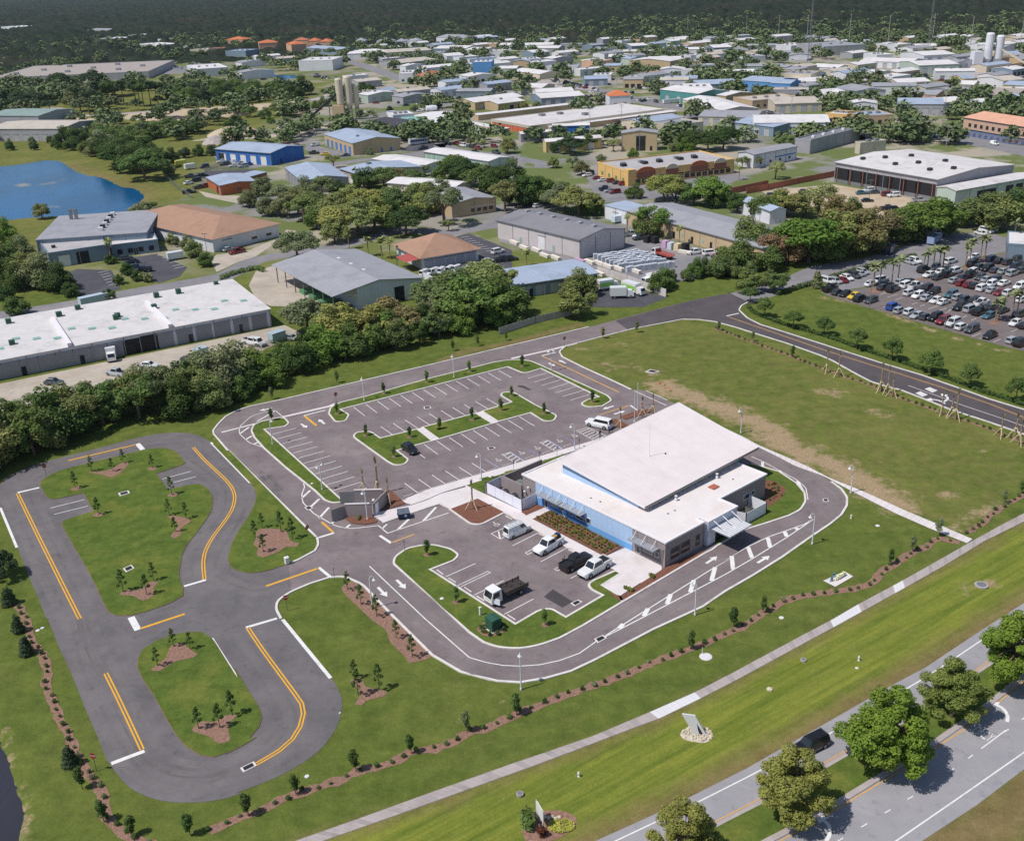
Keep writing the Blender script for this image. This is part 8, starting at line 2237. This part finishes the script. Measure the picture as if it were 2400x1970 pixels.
for i, (s, x, y, m) in enumerate((('V6', 20, 960, 0), ('V6', 100, 1000, 0), ('V6', 200, 1020, 0), ('V6', 270, 1065, 0), ('V6', 360, 1085, 0), ('V6', 560, 1110, 1), ('V6', 640, 1120, 0), ('V6', 720, 1130, 0), ('V6', 790, 1155, 0), ('V6', 880, 1175, 0), ('V6', 1020, 1195, 0), ('V6', 720, 1215, 0), ('V6', 1430, 1040, 0), ('V6', 1700, 1065, 1), ('V6', 1760, 1085, 1), ('V6', 1620, 1045, 0))):
 a = math.atan2((b2 - b0).y, (b2 - b0).x)
 link('lumber_stack', pkp if m else pkm, None, at(s, x, y, .022), a if i < 12 else a + .3, '%s lumber pack in the stock yard, %s from the left' % (('pale', 'lilac wrapped')[m], nth(i)), 'lumber', 'lumber packs in the stock yard')
for i, (x, y, c) in enumerate(((1270, 985, 'lumber_pink'), (1315, 1000, 'bale_wrap'), (1370, 1010, 'timber'), (1430, 1010, 'p_dark'), (1180, 950, 'p_dark'), (1120, 945, 'p_dark'))):
 G().box(-1, 1, -1, 1, .02, 1.7).box(-.9, .9, -.9, .9, 1.7, 2.2).obj('pallet_load', c, None, loc=at('V6', x, y), rz=.6, label='%s pallet load before the tan shed, %s from the left' % ({'lumber_pink': 'lilac wrapped', 'bale_wrap': 'grey wrapped', 'timber': 'brown timber', 'p_dark': 'dark'}[c], nth(i)), cat='pallet load', group='pallet loads before the tan shed')
def box_truck(label, loc, rz, body=(.8, .8, .8), stripe=None, L_=6.0):
 r = thing('box_truck', label, 'truck', loc, rz)
 o = G().box(-L_ / 2, L_ / 2 - 1.6, -1.15, 1.15, .8, 3.1).obj('cargo_box', 'car_paint', r)
 o.color = (*body, 1)
 if stripe:
  s = G().box(-L_ / 2 + .2, L_ / 2 - 1.8, -1.17, 1.17, 1.3, 2.5).obj('stripe', 'car_paint', o)
  s.color = (*stripe, 1)
 g = G().add([(L_ / 2 - 1.5, -1, .5), (L_ / 2 + .4, -1, .5), (L_ / 2 + .4, -1, 1.3), (L_ / 2 - .1, -.92, 2.2), (L_ / 2 - 1.5, -.95, 2.3), (L_ / 2 - 1.5, 1, .5), (L_ / 2 + .4, 1, .5), (L_ / 2 + .4, 1, 1.3), (L_ / 2 - .1, .92, 2.2), (L_ / 2 - 1.5, .95, 2.3)], [(0, 1, 2, 3, 4), (9, 8, 7, 6, 5), (1, 6, 7, 2), (2, 7, 8, 3), (3, 8, 9, 4), (0, 4, 9, 5)])
 c = g.obj('cab', 'car_paint', r)
 c.color = (.8, .8, .8, 1)
 G().add([(L_ / 2 + .4, -.85, 1.36), (L_ / 2 + .4, .85, 1.36), (L_ / 2 - .03, .8, 2.12), (L_ / 2 - .03, -.8, 2.12)], [(0, 1, 2, 3)]).obj('windscreen', 'glass_car', r)
 wm = wheel_mesh(.42, .3)
 for x in (L_ / 2 - .4, -L_ / 2 + 1.2):
  for s in (-1, 1):
   o = link('wheel', wm, r)
   o.location = (x, s * .95, .42)
 return r
GRN = (.3, .62, .12)
hd = heading('V6', 720, 1300, 860, 1330)
box_truck('green and white box truck parked nose out in the lorry yard', at('V6', 790, 1335, .03), heading('V6', 720, 1320, 860, 1300), (.8, .8, .8), GRN)
box_truck('long green striped truck at the panel fence of the lorry yard', at('V6', 1000, 1365, .03), heading('V6', 940, 1350, 1070, 1385), (.8, .8, .8), GRN, 7)
box_truck('white and green service truck lower in the lorry yard', at('V6', 900, 1400, .03), heading('V6', 830, 1405, 980, 1400), (.75, .78, .75), None, 6)
box_truck('green sided truck half hidden by the thicket', at('W3', 130, 100, .03), .4, (.7, .7, .66), (.1, .35, .15), 7)
box_truck('white box truck standing in the stock yard entrance', at('V6', 1145, 1290, .03), heading('V6', 1180, 1275, 1110, 1290), WHITE, None, 5)
stake_truck('white cab flatbed truck with a rust brown deck in the stock yard', at('V6', 1225, 1060, .03), heading('V6', 1290, 1085, 1150, 1040), 'p_red', 6.5)
box_truck('white lorry backed against the long warehouse', at('W1', 925, 850, .03), heading('W1', 925, 800, 935, 900), WHITE, None, 5)
for sh, x, y, a, L_, c, lb in (('V4', 1450, 1085, .1, 5, WHITE, 'small white cargo trailer in the dark asphalt lot'), ('V4', 1570, 340, .2, 5, WHITE, 'white cargo trailer beside the yellow one near the blue workshop'), ('V4', 1495, 310, .2, 5, (.75, .7, .1), 'yellow cargo trailer near the blue workshop'), ('V7', 1005, 1030, .5, 7, NAVY, 'dark blue roll off container under the roadside trees'), ('V7', 1370, 950, .4, 7, (.3, .4, .6), 'pale blue container beside the bright oak'), ('W1', 780, 395, .25, 8, (.55, .62, .7), 'pale flat container behind the long warehouse'), ('W1', 1665, 840, .5, 3, (.5, .6, .68), 'small pale blue covered trailer by the yard fence'), ('W2', 530, 175, .35, 4, (.45, .55, .6), 'pale blue covered trailer at the yard end'), ('V6', 880, 780, .1, 5, (.6, .7, .8), 'pale blue trailer before the white shed end'), ('V3', 1075, 790, -.3, 15, WHITE, 'long white semi trailer on the arterial road'), ('V2', 2045, 640, -.1, 12, (.7, .75, .75), 'white semi trailer by the far arterial road'), ('V5', 530, 610, .0, 6, WHITE, 'white flat container between the olive trees'), ('V5', 760, 560, .4, 6, (.45, .52, .6), 'grey blue container beside the grey workshop')):
 r = thing('cargo_trailer', lb, 'trailer', at(sh, x, y, .03), math.atan2(1, 2) + a)
 o = G().box(-L_ / 2, L_ / 2, -1.1, 1.1, .5, 2.6).obj('body', 'car_paint', r)
 o.color = (*c, 1)
 wm = wheel_mesh(.35, .25)
 for s in (-1, 1):
  q = link('wheel', wm, r)
  q.location = (-.5, s * 1.0, .35)
 G().box(L_ / 2, L_ / 2 + 1.0, -.08, .08, .45, .6).obj('tow_bar', 'metal_dark', r)
bs = thing('bus', 'pale bus parked behind the tan workshop with blue doors', 'bus', at('V5', 1340, 135, .03), heading('V5', 1390, 128, 1285, 140))
o = G().box(-5, 5, -1.25, 1.25, .5, 3.1).obj('body', 'car_paint', bs)
o.color = (.7, .74, .8, 1)
for i in range(7):
 for s in (-1, 1):
  G().box(-4.4 + i * 1.3, -3.3 + i * 1.3, s * 1.26 - .01, s * 1.26 + .01, 1.6, 2.6).obj('window', 'glass_car', bs)
wm = wheel_mesh(.5, .3)
for x in (-3, 3.2):
 for s in (-1, 1):
  q = link('wheel', wm, bs)
  q.location = (x, s * 1.1, .5)
h_st = heading('V4', 1040, 1130, 1190, 1110)
for zone, sh, a, s in (('lot before the grey works', 'V4', h_st, 'sedan:K:1090,1118 hatch:N:1130,1160 pickup:K:1180,1190 sedan:D:1040,1088'), ('drive of the brown roofed warehouse', 'V4', heading('V4', 1890, 1050, 2030, 1020), 'pickup:R:1960,1035 sedan:S:1890,1015'), ('yard by the rust orange workshop', 'V4', .6, 'pickup:K:1565,540 pickup:D:1650,500 suv:N:1690,330 sedan:W:1560,465 van:K:1620,445 pickup:R:1700,490 hatch:K:1680,400 pickup:D:1580,410'), ('yard by the blue workshop', 'V4', .5, 'sedan:W:1830,285 sedan:S:1870,270 sedan:W:1905,300 suv:D:1860,310 sedan:W:1950,285 sedan:S:2000,300 sedan:B:2050,310 sedan:W:1930,320 hatch:W:2090,290 suv:S:2010,325 sedan:D:1840,240'),
     ('yard of the tan workshop', 'V5', .4, 'sedan:Y:570,225 suv:R:350,160 pickup:D:480,215 van:W:490,150 suv:R:250,150 sedan:D:740,235'), ('lot behind the tan workshop', 'V5', heading('V5', 1340, 175, 1430, 165), 'pickup:N:1380,178 suv:D:1250,108 hatch:W:1210,110 suv:R:1270,100'), ('kerb along the curving street', 'V5', heading('V5', 1630, 135, 1830, 180), 'pickup:R:1660,140 pickup:W:1715,155 suv:K:1785,165 suv:R:1835,178 sedan:K:1810,205 pickup:D:1985,210 hatch:R:1970,160'),
     ('lot beside the hipped brown roof', 'V5', heading('V5', 1940, 1050, 2060, 1030), 'suv:W:2000,1035 pickup:K:2040,1100 suv:K:2100,1095 sedan:W:1780,1155'), ('white van row behind the grey shed', 'V5', heading('V5', 1420, 1225, 1500, 1185), 'van:W:1400,1215 van:W:1460,1210 van:W:1540,1195 van:W:1610,1185 van:W:1670,1180 pickup:W:1910,1125'), ('parking row behind the oaks', 'V6', heading('V6', 60, 640, 130, 630), 'sedan:S:80,632 suv:K:140,640 van:W:220,620 hatch:W:215,655 sedan:D:300,660'),
     ('stock yard', 'V6', heading('V6', 960, 890, 1040, 880), 'pickup:S:990,890 suv:W:1050,905 pickup:D:1065,920 pickup:W:1510,1040 suv:W:1640,1050'), ('plaza forecourt near the end wall', 'V6', heading('V6', 790, 450, 860, 440), 'hatch:W:620,400 suv:T:635,385 sedan:R:710,422 sedan:W:755,440 suv:R:825,448 sedan:D:870,462 suv:R:925,472 pickup:N:770,515 sedan:S:805,530 suv:R:850,540'), ('sandy lot before the lumber hall', 'V7', heading('V7', 740, 550, 900, 540), 'sedan:T:775,548 suv:W:830,530 sedan:D:870,542 suv:R:990,562 suv:W:1035,570 sedan:K:820,610 pickup:S:1250,612 pickup:D:990,678 suv:K:1045,688 sedan:W:1560,675 suv:D:40,575 sedan:D:300,535'),
     ('warehouse yard', 'W1', heading('W1', 1170, 910, 1300, 925), 'sedan:W:1235,920 sedan:S:790,820 pickup:S:965,985 suv:D:1580,870 sedan:D:450,1060 pickup:W:2095,730'), ('yard end by the thicket', 'W2', heading('W2', 310, 190, 430, 215), 'pickup:W:370,205 sedan:S:625,160'), ('arterial road', 'V3', heading('V3', 700, 740, 1000, 790), 'sedan:K:830,760 sedan:W:880,770 suv:K:690,748 sedan:W:520,728 suv:R:600,735 pickup:W:450,705 sedan:R:380,712 sedan:N:440,712 van:W:120,660 sedan:D:60,665 suv:S:90,675'), ('arterial road by the narrow pond', 'V7', heading('V7', 1480, 80, 1800, 135), 'van:W:1870,140 pickup:S:1540,112 pickup:T:1360,75 sedan:W:1160,100'), ('far arterial road', 'V2', heading('V2', 1500, 550, 1700, 592), 'sedan:W:1545,577 sedan:K:1640,587 sedan:D:1690,602 sedan:K:1650,600 suv:W:1580,565 sedan:D:1420,570 suv:D:1640,632 sedan:K:1550,600 sedan:W:1880,553 suv:K:1800,580 sedan:W:1900,620 suv:D:1950,635 sedan:K:1760,578'), ('crowded yard right of the storage block', 'V2', .5, 'pickup:W:1700,790 pickup:W:1740,785 suv:K:1790,780 pickup:W:1830,772 pickup:W:1880,768 suv:D:1930,785 suv:K:1980,790 pickup:W:1950,760 van:W:2000,755 suv:W:1650,795 pickup:D:1900,810 van:W:2060,810 pickup:W:1580,780 suv:K:1530,790'),
     ('lot below the storage entrance', 'V2', .4, 'sedan:W:1430,640 suv:R:1480,640 sedan:K:1545,628 suv:R:1520,635 pickup:W:660,728 sedan:S:690,722 suv:D:730,715 van:W:490,692')):
 car_row(zone, s, sh, a, None, 'cars parked in the district', 'from left', .2)
silo = thing('concrete_plant', 'tall pale silos of a concrete plant with a dark conveyor', 'silo')
base = at('V2', 35, 745)
for k, (x, r_, h_) in enumerate(((-3.0, 2.3, 24), (2.2, 2.4, 25), (6.5, 1.8, 20))):
 o = G().lathe([(r_ * .3, 6), (r_, 10), (r_, h_), (r_ * .75, h_ + .8)], 14).obj('silo', 'w_cream', silo)
 o.location = base + Vector((x, k * 1.5, 0))
 for a in range(4):
  q = G().box(-.2, .2, -.2, .2, 0, 10).obj('leg', 'metal_grey', silo)
  q.location = base + Vector((x + r_ * .7 * math.cos(a * 1.57 + .8), k * 1.5 + r_ * .7 * math.sin(a * 1.57 + .8), 0))
G().box(base.x - 8, base.x - 1, base.y - 3, base.y + 3, 0, 9).obj('batch_house', 'w_tan', silo)
ca, cb = at('V1', 1880, 765), base + Vector((-3, 0, 17))
G().cyl(ca, cb, .9, .9, 4).obj('conveyor', 'metal_dark', silo)
for k in (.35, .7):
 p = ca.lerp(cb, k)
 G().box(p.x - .25, p.x + .25, p.y - .25, p.y + .25, 0, p.z).obj('trestle', 'metal_grey', silo)
s2 = thing('concrete_plant', 'pair of white silos in the far right yard', 'silo')
base = at('V3', 1910, 415)
for k, x in enumerate((-3.6, 4.5)):
 o = G().lathe([(1.5, 3), (3.0, 6), (3.0, 24 - 2 * k), (2.3, 25 - 2 * k)], 14).obj('silo', 'w_white', s2)
 o.location = base + Vector((x, 0, 0))
G().box(base.x - 16, base.x - 9, base.y - 5, base.y + 3, 0, 12).obj('batch_house', 'w_white', s2)
G().cyl(base + Vector((24, -12, 1)), base + Vector((2, 0, 15)), 1.0, 1.0, 4).obj('conveyor', 'w_cream', s2)
o = G().lathe([(1.6, -3.4), (1.9, 0), (1.6, 3.4)], 12).obj('tank', 'w_white', None, loc=at('V2', 558, 690) + Vector((0, 0, 2)), label='white horizontal tank in the whitish plant yard', cat='tank')
o.rotation_euler = (0, math.pi / 2, .3)
mx2 = box_truck('white mixer truck in the whitish plant yard', at('V2', 318, 718, .03), .4, (.75, .77, .8), None, 7)
for i, (sh, x, y, r_, h_, m, lb) in enumerate((('V1', 1455, 832, 16, 4.5, 'sand_yard', 'tan sand heap left of the silos'), ('V1', 1790, 800, 8, 4, 'concrete_old', 'grey aggregate heap beside the conveyor'), ('V4', 1790, 125, 8, 4, 'concrete_old', 'grey gravel heap at the white long roof'))):
 rs_ = random.Random(i)
 G().lathe([(r_, 0), (r_ * .7, h_ * .55), (r_ * .35, h_ * .9), (.5, h_)], 12).obj('sand_heap', m, None, loc=at(sh, x, y), label=lb, cat='heap')
for i, (sh, x, y, h_, lb) in enumerate((('V3', 777, 425, 62, 'tall lattice mast among the trees of the far district'), ('V3', 1520, 322, 75, 'farther lattice mast near the right of the far district'))):
 r = thing('lattice_mast', lb, 'mast', at(sh, x, y))
 for k in range(3):
  a = k * 2.09
  G().cyl((1.6 * math.cos(a), 1.6 * math.sin(a), 0), (.3 * math.cos(a), .3 * math.sin(a), h_), .18, .1, 5).obj('leg', 'metal_grey', r)
 g = G()
 for j in range(16):
  z0, z1 = h_ * j / 16, h_ * (j + 1) / 16
  r0, r1 = 1.6 - 1.3 * j / 16, 1.6 - 1.3 * (j + 1) / 16
  for k in range(3):
   a, b = k * 2.09, (k + 1) * 2.09
   g.cyl((r0 * math.cos(a), r0 * math.sin(a), z0), (r1 * math.cos(b), r1 * math.sin(b), z1), .07, .07, 4, False)
 g.obj('lattice', 'metal_grey', r)
for i, (sh, x, y, h_) in enumerate((('V3', 392, 236, 24), ('V3', 592, 250, 26), ('V3', 768, 268, 28), ('V3', 1028, 285, 30), ('V3', 1268, 300, 30), ('V3', 1542, 290, 30), ('V3', 1780, 300, 28), ('V3', 2088, 305, 26), ('V3', 30, 205, 22), ('V3', 1600, 860, 22), ('V3', 1180, 860, 12), ('V7', 1420, 95, 14), ('V7', 1470, 165, 11), ('V2', 1705, 590, 14), ('V2', 1735, 775, 12), ('V2', 1540, 800, 12), ('V3', 515, 705, 11), ('V3', 670, 720, 12))):
 r = thing('utility_pole', 'thin pale utility pole %s, %s from left' % ('on the far skyline' if i < 9 else 'in the middle district', nth(i if i < 9 else i - 9)), 'utility pole', at(sh, x, y), 0, 'utility poles in the district')
 G().cyl((0, 0, 0), (0, 0, h_), .32 if i < 9 else .16, .2 if i < 9 else .1, 6).obj('pole', 'concrete_old', r)
 G().box(-1.4, 1.4, -.1, .1, h_ - 1.4, h_ - 1.15).obj('crossarm', 'concrete_old', r)
for sh, x, y, lb in (('W4', 1155, 328, 'slim grey lamp standing at the front edge of the car lot'), ('W4', 1622, 462, 'slim grey lamp standing beside the maroon car row'), ('V7', 835, 600, 'tall twin headed lamp in the sandy lot'), ('V4', 1715, 1060, 'timber utility pole before the white warehouse')):
 r = thing('lot_lamp', lb, 'lamp', at(sh, x, y))
 G().cyl((0, 0, 0), (0, 0, 7.5), .1, .07, 7).obj('pole', 'metal_grey', r)
 G().box(-.9, .9, -.12, .12, 7.4, 7.58).obj('lamp_head', 'metal_grey', r)
for i in range(11):
 p = at('V1', 15 + i * 50, 408 - i * 2.6)
 r = thing('trailer', 'white box trailer in the far left row, %s from left' % nth(i), 'trailer', p, .5, 'white trailers behind the dark roof')
 G().box(-1.5, 1.5, -7, 7, 1.2, 4.2).obj('box', 'w_white', r)
 G().box(-1.3, 1.3, -5, -3, 0, 1.2).obj('axle', 'metal_dark', r)
for i in range(60):
 SMALL.append((at('V1', RNG.uniform(740, 1250), RNG.uniform(398, 432)), RNG.uniform(0, 3), RNG.choice((0, 0, 0, 1))))
for s_, n_ in (('V2 1580,770 2080,735', 34), ('V2 1600,790 1990,800', 26), ('V2 1500,600 1900,625', 22), ('V3 380,700 760,740', 34), ('V3 20,660 160,680', 14), ('V2 740,480 900,490', 24), ('V3 940,455 1560,480', 60), ('V2 1290,500 1560,550', 24), ('V3 1600,600 1760,590', 14), ('V2 380,405 540,415', 14), ('V1 1940,470 2110,500', 14)):
 q0, q1 = [p for p, r in trace(s_)]
 for i in range(n_):
  SMALL.append((q0.lerp(q1, (i + .5) / n_) + Vector((RNG.uniform(-4, 4), RNG.choice((-9, -3, 3, 9)) + RNG.uniform(-1, 1), 0)), RNG.uniform(-.3, .3) + 1.0, RNG.randrange(7)))
for k, c in enumerate(((.75, .75, .75), (.75, .75, .75), (.4, .42, .44), (.06, .065, .075), (.015, .015, .02), (.22, .015, .02), (.02, .04, .12))):
 plain('far_paint_%d' % k, c, .35, .02, 1)
g = G()
for p, a, k in SMALL:
 mm = Matrix.Translation((p.x, p.y, .03)) @ Matrix.Rotation(a, 4, 'Z')
 g.m = k
 g.add([mm @ Vector(q) for q in ((-2.3, -.9, .3), (2.3, -.9, .3), (2.3, .9, .3), (-2.3, .9, .3), (-2.3, -.85, .95), (2.25, -.85, .85), (2.25, .85, .85), (-2.3, .85, .95))], [(4, 5, 6, 7), (0, 1, 5, 4), (1, 2, 6, 5), (2, 3, 7, 6), (3, 0, 4, 7)])
 g.add([mm @ Vector(q) for q in ((.4, -.65, 1.5), (.4, .65, 1.5), (-1.4, .65, 1.5), (-1.4, -.65, 1.5))], [(0, 1, 2, 3)])
 g.m = 7
 g.add([mm @ Vector(q) for q in ((1.1, -.8, .9), (1.1, .8, .9), (-2.0, .8, .95), (-2.0, -.8, .95), (.4, -.65, 1.49), (.4, .65, 1.49), (-1.4, .65, 1.49), (-1.4, -.65, 1.49))], [(0, 1, 5, 4), (1, 2, 6, 5), (2, 3, 7, 6), (3, 0, 4, 7)])
g.obj('distant_cars', ['far_paint_%d' % k for k in range(7)] + ['glass_car'], label='hundreds of tiny parked vehicles among the far blocks', cat='cars', kind='stuff')
# tree cover of the far district: one mass
def far_trees():
 rs = np.random.RandomState(77)
 kinds = []
 for s in range(5):
  lb = lobes_for(np.random.RandomState(200 + s), ('oak', 'oak', 'bush', 'round', 'bush')[s])
  P_, D = crown_points(np.random.RandomState(300 + s), lb, 240)
  kinds.append(cards(np.random.RandomState(400 + s), P_, D, .85))
 feet = [npts(f) for f in FOOT]
 cen = np.array([f.mean(0) for f in feet])
 rad = np.array([np.linalg.norm(f - f.mean(0), axis=1).max() for f in feet])
 roads = ROADS
 clear = [npts(loop(s)) for s in ('V2 780,660 2115,610 2115,872 780,872', 'V1 -50,720 350,640 1000,560 1120,700 1500,700 2000,620 2100,700 2100,900 -50,900', 'V1 520,385 930,390 1340,420 1320,450 900,490 680,480', 'V1 -50,355 540,355 600,400 -50,430', 'V1 1660,450 1900,430 2115,500 2115,600 1900,560', 'V2 1080,470 1320,480 1950,530 1950,680 1300,600', 'V2 1540,700 2115,690 2115,870 1500,870', 'V3 0,660 450,650 1000,730 1300,790 1300,860 0,860', 'V3 1760,380 2115,390 2115,510 1830,510', 'V3 1450,700 2115,780 2115,872 1400,860', 'V2 90,640 700,660 700,800 90,860')]
 out = []
 n = 0
 for _ in range(12000):
  px, py = rs.uniform(-150, 2550), 40 + 300 * rs.random() ** 1.1
  if n >= 2150:
   break
  p = atp(px, py)
  if p.y < 400 or p.y > 1700:
   continue
  pt = np.array([p.x, p.y])
  near = np.where(np.linalg.norm(cen - pt, axis=1) < rad + 6)[0]
  X, Y = np.array([p.x]), np.array([p.y])
  bad = False
  for k in near:
   if inside(np.array([p.x, p.x]), np.array([p.y, p.y + 9]), [Vector((*q, 0)) for q in feet[k]]).any():
    bad = True
  for pts, w in roads:
   if not bad and dist_line(X, Y, pts)[0] < w * .5 + 4:
    bad = True
  for c in clear:
   if not bad and inside(X, Y, [Vector((*q, 0)) for q in c])[0]:
    bad = rs.random() < .85
  if bad:
   continue
  keep = noise.noise(Vector((p.x * .006, p.y * .003, 1.7))) * 1.3 + .5 + (.35 if py < 140 else 0)
  if rs.random() > keep:
   continue
  s = rs.uniform(.75, 1.45)
  a = rs.uniform(0, 6.28)
  V = kinds[rs.randint(5)] * np.array([s * 1.3, s * 1.3, s * .9])
  c, sn = math.cos(a), math.sin(a)
  V = V @ np.array([[c, sn, 0], [-sn, c, 0], [0, 0, 1]]) + np.array([p.x, p.y, 0])
  out.append(V)
  n += 1
 link('distant_trees', quad_mesh('distant_trees', np.concatenate(out), 'foliage_far'), label='mass of dark trees between the far roofs', cat='trees', kind='stuff', color=PALETTE['blue'])
t = NT('foliage_far')
p = t.pos()
c = t.mix(t.ramp(t.noise(p, .06, 3, .6), .32, .7), lin(78, 98, 66), lin(132, 144, 100))
c = t.mix(t.ramp(t.noise(p, .02, 2, .5), .55, .75), c, lin(104, 104, 80))
t.done(c, .9, .1)
far_trees()
def forest():
 """canopy of the far wood: polar height field with crown shaped bumps"""
 na, nd = 620, 230
 az = np.linspace(-.62, .62, na)
 ds = 1180 * (9500 / 1180) ** (np.linspace(0, 1, nd))
 A, D = np.meshgrid(az, ds)
 X, Y = D * np.sin(A), D * np.cos(A)
 rs = np.random.RandomState(5)
 cell = 11.0
 ix, iy = np.floor(X / cell), np.floor(Y / cell)
 def hsh(a, b, k):
  v = np.sin(a * 127.1 + b * 311.7 + k * 74.7) * 43758.5453
  return v - np.floor(v)
 Z = np.zeros(X.shape)
 for dx in (-1, 0, 1):
  for dy in (-1, 0, 1):
   cx_, cy_ = ix + dx, iy + dy
   qx, qy = (cx_ + hsh(cx_, cy_, 1)) * cell, (cy_ + hsh(cx_, cy_, 2)) * cell
   r = 4.5 + 4 * hsh(cx_, cy_, 3)
   hgt = 5 + 7 * hsh(cx_, cy_, 4)
   d = np.hypot(X - qx, Y - qy) / r
   Z = np.maximum(Z, hgt * np.sqrt(np.clip(1 - d * d * .8, 0, 1)))
 fade = np.clip((D - 1180) / 150, 0, 1)
 for f in FOOT:
  c = sum(f, Vector()) / 4
  if c.y > 1000:
   R_ = max((q - c).length for q in f)
   dd = np.hypot(X - c.x, (Y - c.y) * .6)
   Z *= np.clip((dd - R_ * .6) / (R_ * .6), 0, 1)
 Z = Z * fade - .5
 me = bpy.data.meshes.new('forest')
 idx = np.arange(na * nd).reshape(nd, na)
 q = np.stack([idx[:-1, :-1], idx[:-1, 1:], idx[1:, 1:], idx[1:, :-1]], -1).reshape(-1, 4)
 me.vertices.add(na * nd)
 me.vertices.foreach_set('co', np.stack([X, Y, Z], -1).astype(np.float32).ravel())
 me.loops.add(q.size)
 me.loops.foreach_set('vertex_index', q.ravel().astype(np.int32))
 me.polygons.add(len(q))
 me.polygons.foreach_set('loop_start', (np.arange(len(q)) * 4).astype(np.int32))
 me.update(calc_edges=True)
 me.materials.append(MT('forest_canopy'))
 link('forest', me, label='unbroken dark woodland reaching to the top of the picture', cat='forest', kind='stuff')
t = NT('forest_canopy')
p = t.pos()
c = t.mix(t.ramp(t.noise(p, .05, 4, .65), .32, .7), lin(28, 38, 32), lin(54, 62, 48))
c = t.mix(t.ramp(t.noise(p, .006, 4, .6), .5, .72), c, lin(60, 58, 50))
t.done(c, 1.0, .0)
forest()
# thin haze over the district
t = NT('haze_air')
t.t.nodes.remove(t.b)
pv = t.n('VolumePrincipled')
pv.inputs['Color'].default_value = (.72, .84, 1, 1)
pv.inputs['Density'].default_value = .000035
pv.inputs['Anisotropy'].default_value = .2
t.l(pv.outputs[0], t.out.inputs['Volume'])
MATS['haze_air'] = t.m
G().box(-9000, 9000, -400, 12500, -3, 92).obj('haze', 'haze_air', label='thin pale haze lying over the whole district', cat='haze', kind='stuff')
